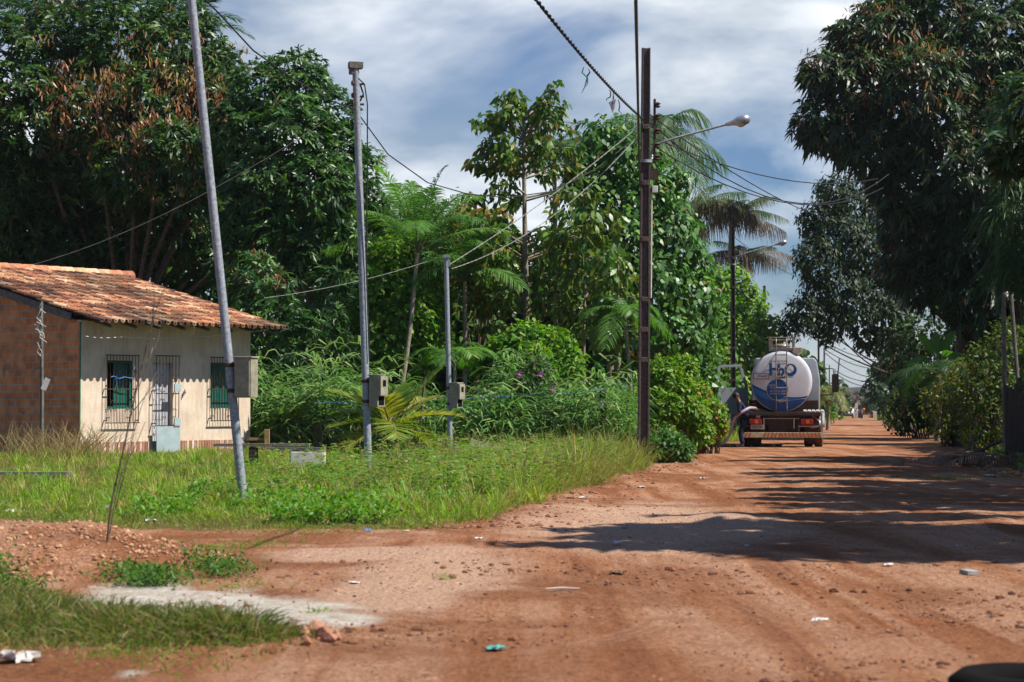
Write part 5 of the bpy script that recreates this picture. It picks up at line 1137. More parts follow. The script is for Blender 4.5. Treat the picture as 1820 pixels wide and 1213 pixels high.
# ------------------------------------------------------------------ centre: palms, broad trees, vines
palm('thin leaning palm with pale trunk and fresh feathery fronds', at(693, 49.5), P(742, 450, 50), 33, 17, 3.2, 0.8, 0.06, 1.45, .42, PALM, .55, lean=(0.12, 0, 0), nl=40, lw=.032)
palm('palm with drooping fronds behind the short meter post', at(822, 51), P(826, 500, 51), 34, 15, 2.5, 0.72, 0.06, 1.45, .5, PALM, .55, nl=38, lw=.032)
palm('low palm with wide fronds beside the short meter post', at(800, 46), P(808, 640, 46), 35, 10, 1.25, 0.5, 0.05, 1.0, .7, PALM, .45, nl=30, lw=.03)
palm('palm whose fronds hang behind the tall power pole', at(1185, 60), P(1165, 255, 60), 36, 18, 2.9, 0.95, 0.11, 1.1, .7, [(0.05, 0.11, 0.04), (0.07, 0.13, 0.05)], .9, nl=36, lw=.045)
palm('palm showing its frond tips above the vine-covered tree', at(1085, 61), P(1080, 270, 61), 37, 12, 2.2, 0.75, 0.1, 1.2, .6, [(0.05, 0.11, 0.04)], .6, nl=30, lw=.045)
palm('small palm poking out right of the tall layered tree', at(985, 60), P(985, 275, 60), 38, 10, 1.6, 0.6, 0.08, 1.1, .7, [(0.05, 0.11, 0.04)], .7, nl=28, lw=.04)
palm('half-dead palm with grey hanging fronds around the lamp pole', at(1285, 106), P(1300, 385, 106), 39, 17, 3.3, 0.8, 0.14, .7, .30, [(0.045, 0.085, 0.03), (0.07, 0.10, 0.04)], 1.1, dead=5, nl=40, lw=.055)
palm('shaggy palm left of the lamp pole, mixing green and dry fronds', at(1225, 78), P(1228, 375, 78), 40, 15, 2.7, 0.85, 0.13, .8, .45, [(0.06, 0.11, 0.04), (0.10, 0.11, 0.05)], 1.1, dead=5, nl=36, lw=.05)
palm('lower dry palm with ragged fronds by the lamp pole', at(1318, 108), P(1326, 450, 108), 41, 12, 2.7, 0.75, 0.12, .5, .32, [(0.06, 0.08, 0.04)], 1.0, dead=8, nl=32, lw=.05)

# tall layered tree: straight trunk, whorls of long branches with hanging leaves
def layered_tree():
    r = np.random.default_rng(51); Yt = 52.0; b0 = at(937, Yt); tp = P(930, 205, Yt); t = thing('layered_tree', 'tall layered tree with pale trunk and drooping leaves on whorled branches', 'tree', b0)
    g = Geo(); q = smooth_pts([b0 - UPV * .2, P(936, 560, Yt), P(932, 380, Yt), tp]); g.tube(q, np.linspace(.12, .03, len(q)), 9); g.build('trunk', M['bark_pale'], t, smooth=True)
    lg = Geo(); pal = [(0.075, 0.16, 0.028), (0.10, 0.19, 0.03), (0.14, 0.19, 0.035), (0.055, 0.12, 0.024)]
    wh = [(215, 66, 10, 45), (248, 92, 11, 42), (282, 88, 10, 30), (312, 100, 9, 20), (352, 135, 5, 6), (430, 120, 7, 16), (462, 135, 8, 25), (510, 130, 8, 25), (555, 120, 7, 18), (600, 100, 6, 10)]
    for (v, reach, nb, rise) in wh:
        for i in range(nb):
            a = i * 6.283 / nb + r.random() * 1.0; s0 = P(933, v + 12 * r.normal() * .5, Yt); L_ = reach / S(Yt) * (0.65 + .5 * r.random())
            d = np.array((math.cos(a), math.sin(a), 0)); e = s0 + d * L_ + UPV * (rise / S(Yt)) * (.5 + .7 * r.random()); mid = s0 * .5 + e * .5 + UPV * .08 * L_
            q = smooth_pts([s0, mid, e]); bg_ = Geo(); bg_.tube(q, np.linspace(.035, .008, len(q)), 5)
            bg_.build('branch', M['bark_pale'], t, smooth=True)
            m = int(42 * L_ + 10); s_ = 0.42 + 0.6 * r.random(m); s_ = np.minimum(s_, 1); k2 = np.linspace(0, 1, len(q)); pp_ = np.stack([np.interp(s_, k2, q[:, c]) for c in range(3)], -1) + 0.10 * r.normal(size=(m, 3))
            dd = unit(d * .5 + 0.7 * r.normal(size=(m, 3)) - UPV * 0.75); c_ = pick(pal, m, r, .5)
            yl = r.random(m) < .06; c_[yl] = (0.26, 0.17, 0.03)
            lg.leaves(pp_, dd, unit(np.cross(dd, r.normal(size=(m, 3))) + UPV * .4), 0.24 * (.5 + .8 * r.random(m)), 0.095, c_, .25)
    lg.build('crown', M['leaf'], t); return t
layered_tree()
# second, smaller layered tree right of it
def small_layered(label, Yt, u0, vtop, vbase, seed, reach=60, nb=6, step=34):
    r = np.random.default_rng(seed); b0 = at(u0, Yt); tp = P(u0 + 4, vtop, Yt); t = thing('layered_tree', label, 'tree', b0)
    g = Geo(); q = smooth_pts([b0 - UPV * .2, b0 * .5 + tp * .5 + r.normal(size=3) * .1, tp]); g.tube(q, np.linspace(.06, .02, len(q)), 7); g.build('trunk', M['bark_pale'], t, smooth=True)
    lg = Geo(); pal = [(0.08, 0.17, 0.03), (0.11, 0.20, 0.035), (0.06, 0.13, 0.025), (0.16, 0.20, 0.035)]
    for v in np.arange(vtop, vbase, step):
        for i in range(nb):
            a = i * 6.283 / nb + r.random(); s0 = P(u0, v, Yt); L_ = reach / S(Yt) * (0.6 + .6 * r.random()); d = np.array((math.cos(a), math.sin(a), 0)); e = s0 + d * L_ + UPV * .25 * L_
            q = smooth_pts([s0, s0 * .5 + e * .5 + UPV * .1 * L_, e]); bg_ = Geo(); bg_.tube(q, np.linspace(.02, .006, len(q)), 5); bg_.build('branch', M['bark_pale'], t, smooth=True)
            m = int(24 * L_ + 6); s_ = np.minimum(0.35 + 0.7 * r.random(m), 1); k2 = np.linspace(0, 1, len(q)); pp_ = np.stack([np.interp(s_, k2, q[:, c]) for c in range(3)], -1) + 0.10 * r.normal(size=(m, 3))
            dd = unit(d * .5 + 0.7 * r.normal(size=(m, 3)) - UPV * 0.7); lg.leaves(pp_, dd, unit(np.cross(dd, r.normal(size=(m, 3))) + UPV * .4), 0.27 * (.6 + .6 * r.random(m)), 0.12, pick(pal, m, r, .5), .25)
    lg.build('crown', M['leaf'], t)
small_layered('slender layered tree just left of the tall power pole', 50.5, 1040, 395, 620, 52, 62)
small_layered('slim young tree with hanging leaves between the layered tree and the pole', 49, 1095, 470, 640, 53, 52)
small_layered('narrow young tree just behind the tall layered trunk', 54, 870, 400, 560, 54, 58)

# big tree wrapped in glossy creeper
VINE = [(0.055, 0.155, 0.03), (0.075, 0.185, 0.034), (0.04, 0.12, 0.028), (0.11, 0.22, 0.035)]
HEART = ((0, .35), (.22, 1), (.6, .72), (1, .03))
def vine_tree(label, base, lobes, seed, ln, spacing, pal, rad=.3, mt='leaf', name='vine_tree', yellow=.02, wdt=.72):
    r = np.random.default_rng(seed); t = thing(name, label, 'tree', base); limbs(t, base, lobes, r, rad)
    p, n = shell(lobes, spacing, r, .82, .8, inner=.22); g = Geo(); cl = np.repeat(np.arange(len(p)), 5); m = len(cl)
    pp_ = p[cl] + 0.13 * r.normal(size=(m, 3)); nn = unit(n[cl] * .8 + UPV * .35 + .35 * r.normal(size=(m, 3))); d = unit(np.cross(nn, np.cross(-UPV + .55 * r.normal(size=(m, 3)), nn)))
    c_ = pick(pal, len(p), r, .5)[cl] * (.8 + .4 * r.random((m, 1))); yl = r.random(m) < yellow; c_[yl] = (0.30, 0.17, 0.03)
    L_ = ln * (.55 + .65 * r.random(m)); g.leaves(pp_, d, nn, L_, L_ * wdt, c_, .15, HEART)
    p2, n2 = shell([(c, q * .7) for c, q in lobes], spacing * 1.6, r, .6); m = len(p2); g.leaves(p2, unit(r.normal(size=(m, 3))), n2, ln * 1.6, ln * 1.2, pick(pal, m, r), .2)
    g.build('crown', M[mt], t); return t
lobV = [ell(u, v, q, 55 + dy, squash=1.05) for (u, v, q, dy) in [(1080, 255, 42, 0), (1050, 310, 50, 0), (1120, 290, 52, -.4), (1075, 370, 58, -.5), (1140, 360, 58, -.5), (1180, 330, 45, .5), (1120, 440, 62, -1), (1185, 420, 55, -.5), (1055, 440, 50, 0), (1215, 470, 48, 0),
        (1165, 510, 62, -1), (1225, 540, 52, -.6), (1100, 520, 55, -.8), (1228, 610, 44, -.5), (1190, 600, 58, -1.2), (1120, 590, 55, -1), (1243, 680, 34, -.3), (1060, 540, 45, 0), (1240, 520, 30, .3)]]
vine_tree('big tree smothered in glossy heart-leaved creeper beside the tall power pole', at(1150, 56), lobV, 61, 0.19, .20, VINE, yellow=.012)
lobW = [ell(u, v, q, 98 + dy) for (u, v, q, dy) in [(1290, 560, 36, 0), (1330, 560, 36, 2), (1360, 590, 34, 0), (1310, 610, 40, -2), (1350, 640, 38, -2), (1275, 640, 36, -3), (1300, 690, 38, -3), (1345, 700, 36, -1), (1385, 640, 26, 2), (1265, 700, 30, -4), (1272, 505, 30, 1), (1300, 500, 28, 2), (1335, 530, 26, 2), (1280, 585, 36, -1)]]
vine_tree('sunny yellow-green tree behind the open truck door', at(1320, 99), lobW, 62, .24, .27, BRIGHT, rad=.25, mt='leaf_soft', name='leafy_tree')
lobX = [ell(u, v, q, 56 + dy) for (u, v, q, dy) in [(880, 440, 40, 2), (830, 385, 30, 2), (840, 400, 38, 2), (860, 430, 36, 1.5), (815, 430, 34, 2), (880, 400, 30, 2), (850, 470, 34, 1), (800, 470, 30, 2)]]
vine_tree('small tree with yellowing leaves between two palms', at(845, 57), lobX, 63, .2, .24, [(0.26, 0.20, 0.03), (0.17, 0.18, 0.03), (0.09, 0.15, 0.03)], rad=.1, mt='leaf_soft', name='yellow_tree', yellow=.25)
lobY = [ell(u, v, q, 60 + dy) for (u, v, q, dy) in [(690, 400, 46, 0), (745, 385, 42, 0), (790, 430, 46, 1), (660, 450, 50, 0), (720, 470, 58, -.5), (800, 510, 54, 0), (870, 510, 56, .5), (900, 450, 45, 1), (650, 530, 55, 0), (740, 560, 60, 0), (840, 590, 60, 0)]]
vine_tree('mid-green leafy tree filling the gap behind the thin leaning palm', at(770, 61), lobY, 64, .26, .28, [(0.065, 0.155, 0.03), (0.09, 0.19, 0.032), (0.05, 0.12, 0.026)], rad=.15, mt='leaf_soft', name='leafy_tree', yellow=.01, wdt=.5)
# undergrowth mass that closes the view under the crowns
r = np.random.default_rng(66); g = Geo(); n = 36000
x = -30 + 52 * r.random(n); y = 60 + 7 * r.random(n) + 0.35 * np.maximum(x, 0); h_ = np.interp(x, [-30, -10, -4, 0, 6, 9, 12, 22], [11.0, 9.5, 6.5, 6.2, 6.5, 5.0, 3.2, 3.0])
keep = x < 3.2 + (y - 57) * .12; x, y, h_ = x[keep], y[keep], h_[keep]; n = len(x)
z = h_ * r.random(n) ** .85 * (.75 + .5 * fbm(x, y, .5, 8)); z = z + gz(x, y); d = unit(r.normal(size=(n, 3)) - UPV * .3)
g.leaves(np.stack([x, y, z], -1), d, unit(r.normal(size=(n, 3)) + UPV * .8), .45 + .4 * r.random(n), .22, pick([(0.03, 0.08, 0.02), (0.045, 0.11, 0.025), (0.025, 0.06, 0.02)], n, r, .5), .3)
o = g.build('undergrowth', M['leaf_soft']); tag(o, 'dark tangle of undergrowth filling the wood behind the clearing', 'undergrowth', kind='stuff')
# bushes at mid height
scatter_bush('rounded lime-green bush under the tall layered tree', at(950, 47), [ell(u, v, q, 47 + dy) for u, v, q, dy in [(900, 625, 34, 0), (940, 605, 36, 0), (985, 620, 36, 0), (1010, 650, 30, -.3), (950, 650, 38, -.5), (910, 670, 30, -.4), (860, 650, 28, .2)]], 71, .16, 3, BRIGHT, .55)
scatter_bush('yellow-green shrub right behind the tall power pole', at(1200, 46), [ell(u, v, q, 46 + dy) for u, v, q, dy in [(1175, 665, 30, 0), (1200, 690, 34, -.2), (1215, 655, 24, .3), (1180, 720, 34, -.4), (1225, 730, 32, -.2), (1170, 770, 32, -.5), (1245, 770, 22, -.2)]], 72, .12, 3, BRIGHT + [(0.18, 0.24, 0.03)], .5)
scatter_bush('croton shrub with orange leaf tips along the road verge', at(1255, 49), [ell(u, v, q, 49 + dy) for u, v, q, dy in [(1235, 700, 26, 0), (1262, 735, 26, -.2), (1240, 750, 28, -.3), (1210, 740, 24, -.2), (1275, 760, 16, -.1)]], 73, .14, 3, BRIGHT + [(0.09, 0.19, 0.03), (0.45, 0.15, 0.03)], .5)
scatter_bush('dark bush at the foot of the tall power pole', at(1180, 42), [ell(u, v, q, 42 + dy) for u, v, q, dy in [(1180, 790, 30, 0), (1205, 800, 26, -.2), (1160, 800, 24, -.3), (1115, 790, 28, .1)]], 74, .13, 3, [(0.05, 0.13, 0.025), (0.07, 0.16, 0.03)], .4)
# pink-flowered creeper shrub
scatter_bush('straggly weed shrub carrying a few pink flowers', at(960, 43), [ell(u, v, q, 43 + dy) for u, v, q, dy in [(945, 690, 34, 0), (970, 720, 34, -.2), (925, 735, 28, -.2), (955, 655, 24, .2)]], 75, .13, 2, [(0.05, 0.12, 0.03), (0.09, 0.15, 0.04)], .4, name='flowering_shrub', flowers=(7, .11, (0.62, 0.18, 0.55)))

# ------------------------------------------------------------------ young palms in the clearing
def ground_palm(label, base, seed, dirs, ll, pal, lw, hang=.18, nl=34, group=None, cz=.25, rcol=(0.30, 0.26, 0.08), vee=.25):
    r = np.random.default_rng(seed); t = thing('young_palm', label, 'palm', base, 0, group); b0 = np.asarray(base, float)
    g = Geo(); g.tube([b0 - UPV * .2, b0 + UPV * cz], (.09, .05), 8); g.build('stem', M['bark'], t, smooth=True)
    for (u_, dv, ln, drop, dy) in dirs:
        g = Geo(); frond_geo(g, b0 + UPV * cz, (u_, dy, dv), ln, r, drop, nl, ll, lw, pal, hang, rcol, vee, .022); g.build('frond', M['leaf_soft'], t)
    return t
COCO = [(0.20, 0.27, 0.04), (0.13, 0.23, 0.03), (0.28, 0.29, 0.05)]
ground_palm('young yellow-green coconut palm behind the tall meter post', at(693, 32.6), 81, [(-1.0, .85, 1.35, .22, .1), (-.75, 1.1, 1.0, .2, .3), (-.95, .2, 1.0, .22, -.3), (.75, .95, 1.45, .1, .1), (1.0, .40, 1.30, .25, -.2), (.9, .15, 1.0, .35, -.5), (.1, 1.2, .95, .3, .4), (-.2, .9, .9, .4, -.5), (.6, .0, .9, .4, .5), (-.6, -.1, .9, .3, -.5), (.2, .3, .9, .5, -1), (-.9, .5, 1.2, .3, .3), (.5, .6, 1.1, .25, .5)], .50, COCO, .028, .10, 40, cz=.85)
ground_palm('small bright green palm at the right end of the house', at(535, 43), 82, [(-1, .45, 1.2, .45, 0), (-.8, .9, 1.1, .5, .2), (.9, .6, 1.2, .55, -.1), (.3, 1.2, 1.0, .4, .2), (.9, .2, 1.0, .5, -.4), (-.3, .9, 1.0, .6, -.4), (-.9, .15, .9, .4, -.3)], .36, [(0.11, 0.22, 0.03), (0.16, 0.27, 0.04)], .036, .3, 28, cz=.65)
ground_palm('dark green young palm in the tall grass right of the short meter post', at(935, 42.3), 83, [(-1, .7, 1.5, .6, 0), (.9, .9, 1.5, .6, .1), (.3, 1.3, 1.5, .5, .2), (-.4, 1.2, 1.4, .6, -.2), (1, .4, 1.2, .6, -.3), (-1, .3, 1.2, .5, -.3)], .40, PALM, .038, .4, 28, cz=.85)
palm('low palm hidden among the branches left of the tall power pole', at(1125, 48), P(1110, 560, 48), 85, 9, 1.3, .5, .05, 1.0, .8, PALM, .5, nl=28, lw=.035)

# ------------------------------------------------------------------ grass
def blades(g, x, y, ln, wd, col, r, lean=.45, droop=.4, dz=0.0):
    n = len(x); a = 6.283 * r.random(n); d = unit(np.stack([np.cos(a) * lean * r.random(n) * 1.6, np.sin(a) * lean * r.random(n) * 1.6, np.ones(n)], -1))
    nn = np.stack([np.cos(a + 1.5), np.sin(a + 1.5), .2 * np.ones(n)], -1)
    g.leaves(np.stack([x, y, gz(x, y) - .02 + dz], -1), d, nn, ln, wd, col, droop, ((0, .7), (.45, 1), (.8, .6), (1, .05)))
GR = [(0.16, 0.31, 0.03), (0.21, 0.36, 0.035), (0.12, 0.25, 0.026), (0.27, 0.36, 0.05), (0.36, 0.33, 0.10)]
def in_house(x, y):
    q = np.stack([x, y], -1) - HA; t, n = q @ HD, q @ HN; return (t > -.1) & (t < TW + .1) & (n < .05) & (n > -DEP)
r = np.random.default_rng(91); g = Geo()
n = 170000; y = 20.0 + 27 * r.random(n) ** 1.35; x = np.minimum(-.33 * y + (xl(y) + .33 * y + .5) * r.random(n), 99)
k_ = (r.random(n) < verge_mask(x, y)) & ~in_house(x, y); x, y = x[k_], y[k_]; n = len(x)
edge = np.exp(-np.maximum(xl(y) - x, 0) / 1.6) * sstep(24, 30, y); left = sstep(-2.5, -5.5, x)
hgt = (0.09 + .11 * fbm(x, y, .7, 55) + .48 * edge + .22 * sstep(-2.6, -.5, x) * sstep(23, 28, y)) * (1 - .3 * left) * sstep(20.0, 22.3, y + .6 * fbm(x, y, 1.2, 17)) + .07
hgt = hgt + .45 * np.exp(-((x + 8.6) / .8) ** 2 - ((y - 36.6) / 1.3) ** 2)
hgt = hgt * (.55 + .9 * fbm(x, y, 1.7, 29)) * (1 + .7 * (vnoise(x, y, 2.6, 39) > .78)); tint = fbm(x, y, .55, 33); c_ = pick(GR, n, r, .5); dryf = (r.random(n) < .10 + .45 * edge * .6 + .25 * (tint > .58) + .3 * sstep(21.6, 20.2, y)); c_[dryf] = pick([(0.26, 0.22, 0.075), (0.32, 0.27, 0.11), (0.22, 0.17, 0.06)], dryf.sum(), r, .4)
hgt = hgt * np.where(fbm(x, y, 1.1, 47) > .40, 1.0, .45)
blades(g, x, y, hgt * (.4 + .8 * r.random(n)), .004 + .006 * r.random(n), c_, r, .6, .35)
# tussocks: blades splaying out of common roots
m = 2600; yc = 20.4 + 24 * r.random(m) ** 1.25; xc = np.minimum(-.33 * yc + (xl(yc) + .33 * yc + .3) * r.random(m), 99); kk = (verge_mask(xc, yc) > .45) & ~in_house(xc, yc) & (r.random(m) < .35 + .65 * sstep(-5, -1.5, xc)); xc, yc = xc[kk], yc[kk]; m = len(xc)
ec = np.exp(-np.maximum(xl(yc) - xc, 0) / 1.8) * sstep(23, 29, yc); hc = (.15 + .22 * r.random(m) + .85 * ec * r.random(m) + .2 * sstep(-3, -.5, xc)) * sstep(20.2, 22.5, yc) + .05; pc_ = pick(GR[:4] + [(0.33, 0.28, 0.10), (0.26, 0.20, 0.07)], m, r, .4); dry_c = r.random(m) < .15 + .5 * ec
pc_[dry_c] = pick([(0.34, 0.29, 0.11), (0.26, 0.24, 0.07), (0.24, 0.17, 0.07), (0.20, 0.26, 0.05)], dry_c.sum(), r, .4)
ii = np.repeat(np.arange(m), 34); n2 = len(ii); a = 6.283 * r.random(n2); q = np.sqrt(r.random(n2)); x2 = xc[ii] + .10 * q * np.cos(a); y2 = yc[ii] + .10 * q * np.sin(a); tl_ = (.15 + .75 * q) * (.6 + .6 * r.random(n2))
d = unit(np.stack([np.cos(a) * tl_, np.sin(a) * tl_, np.ones(n2)], -1)); nn = np.stack([-np.cos(a), -np.sin(a), .8 * np.ones(n2)], -1)
g.leaves(np.stack([x2, y2, gz(x2, y2) - .02], -1), d, nn, hc[ii] * (.6 + .7 * r.random(n2)), .006 + .007 * r.random(n2), pc_[ii] * (.75 + .5 * r.random((n2, 1))), .15 + .5 * q, ((0, .7), (.45, 1), (.8, .6), (1, .05)))
# leafy stalks standing in the grass near the road
m = 1500; yc = 23.5 + 13 * r.random(m); xc = xl(yc) - .15 - 3.2 * r.random(m) ** 1.4; ii = np.repeat(np.arange(m), 16); n2 = len(ii); hh_ = (.25 + .5 * r.random(m))[ii] * (.15 + .85 * r.random(n2)); a = 6.283 * r.random(n2)
px_, py_ = xc[ii] + .10 * hh_ * np.cos(ii * 1.7) + .03 * r.normal(size=n2), yc[ii] + .10 * hh_ * np.sin(ii * 1.7) + .03 * r.normal(size=n2)
g.leaves(np.stack([px_, py_, gz(px_, py_) + hh_], -1), unit(np.stack([np.cos(a), np.sin(a), .35 + 0 * a], -1)), unit(UPV + .4 * r.normal(size=(n2, 3))), .05 + .06 * r.random(n2), .028, pick([(0.12, 0.25, 0.03), (0.17, 0.27, 0.04), (0.22, 0.22, 0.06), (0.08, 0.18, 0.03)], n2, r, .5), .35)
o = g.build('grass', M['grass']); tag(o, 'sunlit green and straw grass of the clearing beside the road', 'grass', kind='stuff')
# tall broad-bladed grass behind the meter posts
r = np.random.default_rng(92); g = Geo(); n = 13000; x = -7.0 + 11 * r.random(n); y = 40.8 + 5.5 * r.random(n) + .25 * np.maximum(x, 0); k_ = (x < xl(y) - .8) & ((x - HA[0]) * HD[0] + (y - HA[1]) * HD[1] > TW + .5) & ~in_house(x, y) & ~in_house(x - .5, y); x, y = x[k_], y[k_]; n = len(x)
hh = (.6 + 2.9 * fbm(x, y, .75, 41) ** 1.5) * (.6 + .6 * r.random(n)); blades(g, x, y, hh * .75, .030, pick([(0.09, 0.20, 0.045), (0.13, 0.25, 0.05), (0.06, 0.15, 0.035), (0.20, 0.29, 0.08), (0.28, 0.27, 0.10)], n, r, .6), r, .45, .55)
m = n; j_ = r.integers(n, size=m); a = 6.283 * r.random(m); zz = hh[j_] * (.25 + .6 * r.random(m))
d = unit(np.stack([np.cos(a), np.sin(a), .9 + 0 * a], -1)); g.leaves(np.stack([x[j_], y[j_], gz(x[j_], y[j_]) + zz], -1), d, np.stack([-np.sin(a) * .3, np.cos(a) * .3, np.ones(m)], -1), .60 + .6 * r.random(m), .052, pick([(0.09, 0.20, 0.05), (0.13, 0.26, 0.055), (0.22, 0.31, 0.10), (0.06, 0.14, 0.03)], m, r, .6), .75, ((0, .6), (.35, 1), (.7, .7), (1, .05)))
o = g.build('tall_grass', M['leaf']); tag(o, 'tall broad-bladed grass along the edge of the wood', 'tall grass', kind='stuff')
# seed heads and dry stalks
r = np.random.default_rng(93); g = Geo(); n = 2600; x = np.concatenate([-9.6 + 1.9 * r.random(500), -2 + 5.5 * r.random(n - 500)]); y = np.concatenate([35.4 + 2.6 * r.random(500), 27 + 18 * r.random(n - 500)]); k_ = (x < xl(y) - .1) & (verge_mask(x, y) > .5) & ~in_house(x, y); x, y = x[k_], y[k_]; n = len(x)
blades(g, x, y, .7 + .6 * r.random(n), .010, pick([(0.34, 0.24, 0.11), (0.28, 0.17, 0.08), (0.24, 0.22, 0.09)], n, r, .4), r, .5, .35)
o = g.build('dry_grass', M['dry']); tag(o, 'dry straw-coloured seed stalks standing out of the grass', 'dry grass', kind='stuff')
# low broad-leaved weeds at the lawn edge
r = np.random.default_rng(94); g = Geo(); n = 12000; y = 20.6 + 6.5 * r.random(n) ** 1.4; x = -4.2 + (xl(y) + 4.0) * r.random(n); k_ = (verge_mask(x, y) > .6) & (fbm(x, y, 1.3, 63) > .52); x, y = x[k_], y[k_]; n = len(x)
d = unit(np.stack([r.normal(size=n), r.normal(size=n), .6 + .4 * r.random(n)], -1)); g.leaves(np.stack([x, y, gz(x, y) + .22 * r.random(n)], -1), d, unit(UPV + .4 * r.normal(size=(n, 3))), .05 + .04 * r.random(n), .03, pick([(0.11, 0.26, 0.03), (0.15, 0.30, 0.035), (0.08, 0.20, 0.025)], n, r, .4), .2)
o = g.build('weeds', M['leaf_soft']); tag(o, 'low broad-leaved weeds at the front of the grass', 'weeds', kind='stuff')
# shaggy grass in the near left corner
r = np.random.default_rng(95); g = Geo(); n = 26000; pc = [gnd(u, v) for u, v in ((50, 1115), (200, 1125), (330, 1130), (-60, 1085), (420, 1132))]; ii = r.choice(5, n, p=[.3, .26, .2, .17, .07]); sx_ = np.array([.56, .48, .42, .55, .34])[ii]; sy = np.array([.85, .5, .38, .9, .30])[ii]
c0 = np.array(pc)[ii]; x = c0[:, 0] + sx_ * r.normal(size=n) * .6; y = c0[:, 1] + sy * r.normal(size=n) * .6
dens = np.exp(-((x - c0[:, 0]) / sx_) ** 2 - ((y - c0[:, 1]) / sy) ** 2); lng = (.10 + .30 * dens ** 1.5) * (.6 + .7 * r.random(n)); c_ = pick([(0.10, 0.16, 0.022), (0.14, 0.20, 0.03), (0.07, 0.12, 0.02), (0.24, 0.20, 0.07), (0.28, 0.22, 0.1)], n, r, .5)
blades(g, x, y, lng, .004 + .004 * r.random(n), c_, r, .7, .5)
for (u, v, cnt, rad_) in ((390, 975, 260, .16), (465, 968, 320, .2), (245, 1035, 160, .12), (385, 1012, 200, .2), (430, 1040, 160, .2), (210, 1165, 200, .14), (330, 1180, 260, .26), (790, 1028, 40, .06), (1690, 850, 500, .5), (500, 945, 300, .3), (560, 942, 300, .35), (330, 1075, 30, .05), (565, 1087, 40, .05)):
    p = gnd(u, v); x = p[0] + rad_ * r.normal(size=cnt); y = p[1] + rad_ * 1.3 * r.normal(size=cnt); blades(g, x, y, .05 + .11 * r.random(cnt), .005, pick(GR[:3] + [(0.2, 0.16, 0.05)], cnt, r, .5), r, .8, .5)
o = g.build('grass_patch', M['grass']); tag(o, 'shaggy grass tufts on the bare earth in the near left', 'grass', kind='stuff')
# low leafy creepers on the gravel heap
r = np.random.default_rng(96); g = Geo(); n = 3000; pc = np.array([gnd(u, v) for u, v in ((260, 1038), (285, 1040), (375, 1008), (20, 1060), (-20, 1030), (400, 1025), (240, 1030))]); ii = r.integers(7, size=n); x = pc[ii, 0] + .13 * r.normal(size=n); y = pc[ii, 1] + .16 * r.normal(size=n)
d = unit(np.stack([r.normal(size=n), r.normal(size=n), .5 + .5 * r.random(n)], -1)); g.leaves(np.stack([x, y, gz(x, y) + .12 * r.random(n)], -1), d, unit(UPV + .4 * r.normal(size=(n, 3))), .03 + .03 * r.random(n), .018, pick([(0.06, 0.15, 0.02), (0.09, 0.18, 0.03), (0.05, 0.11, 0.02)], n, r, .4), .2)
o = g.build('creeper_weeds', M['leaf_soft']); tag(o, 'small leafy weeds creeping over the gravel heap', 'weeds', kind='stuff')
# far verge grass on both sides of the road
r = np.random.default_rng(97); g = Geo(); n = 26000; y = 44 + 300 * r.random(n) ** 2.2; sd_ = r.random(n) < .55; x = np.where(sd_, xl(y) - .1 - 4 * r.random(n) ** 1.6, xr(y) + .2 + (6 + y * .03) * r.random(n) ** 1.3)
k_ = ~(sd_ & (y < 66) & (x > xl(y) - .25)); x, y, sd_ = x[k_], y[k_], sd_[k_]; n = len(x); sc_ = .6 + y / 120
blades(g, x, y, (.25 + .4 * r.random(n)) * sc_, .02 * sc_, pick(GR, n, r, .5), r, .5, .4); o = g.build('verge_grass', M['grass']); tag(o, 'rough grass along both verges of the far road', 'grass', kind='stuff')

# ------------------------------------------------------------------ right side: mango wood, hedge, fence
YR = 74.0
DARKM = [(0.024, 0.06, 0.018), (0.032, 0.075, 0.02), (0.045, 0.085, 0.02), (0.05, 0.06, 0.02)]
lobR = [ell(u, v, q, YR + dy) for (u, v, q, dy) in [(1462, 130, 42, -1), (1455, 215, 48, -1), (1505, 75, 42, 0), (1530, 150, 72, -1), (1500, 235, 58, -1), (1570, 60, 70, 0), (1560, 260, 72, -1), (1640, 20, 90, 1), (1640, 170, 95, -2), (1610, 330, 72, -1),
        (1700, 300, 95, -2), (1740, 100, 110, 0), (1800, 220, 110, -1), (1630, 410, 70, 0), (1700, 430, 80, -1), (1790, 380, 100, -1), (1650, 490, 62, 0), (1740, 520, 75, -1), (1600, 470, 45, 1), (1810, 500, 80, 0), (1850, 60, 120, 1), (1880, 330, 120, 1)]]
def flushR(p, n, r):
    u, v = to_px(p); return (r.random(len(p)) < .32 * np.exp(-((u - 1570) / 130) ** 2 - ((v - 80) / 110) ** 2) * (fbm(p[:, 0], p[:, 2], .7, 14) > .45)) | (r.random(len(p)) < .04)
mango('towering dark mango tree overhanging the right side of the road', at(1720, YR + 3), lobR, 121, .36, .38, flushR, DARKM, k_=14, rad=.55, droop=.6, wd=.25)
lobS_ = [ell(u, v, q, 96 + dy) for (u, v, q, dy) in [(1485, 345, 38, 0), (1520, 380, 50, 1), (1455, 395, 38, 0), (1500, 430, 55, 0), (1450, 460, 42, -1), (1540, 450, 50, 1), (1480, 510, 55, 0), (1430, 555, 34, -1), (1470, 575, 36, 0), (1530, 540, 55, 0), (1575, 560, 45, 0), (1590, 500, 60, 1), (1410, 580, 22, 0), (1545, 600, 30, 0)]]
vine_tree('dark small-leaved tree leaning over the road behind the truck', at(1620, 98), lobS_, 122, .24, .25, [(0.018, 0.04, 0.014), (0.025, 0.05, 0.016), (0.035, 0.06, 0.02)], rad=.2, mt='leaf_soft', name='overhanging_tree', yellow=.0, wdt=.45)
lobT = [ell(u, v, q, 62 + dy) for (u, v, q, dy) in [(1800, 190, 40, 0), (1790, 260, 42, 0), (1805, 330, 45, 0), (1780, 390, 42, 0), (1815, 440, 45, 0), (1795, 490, 40, 0)]]
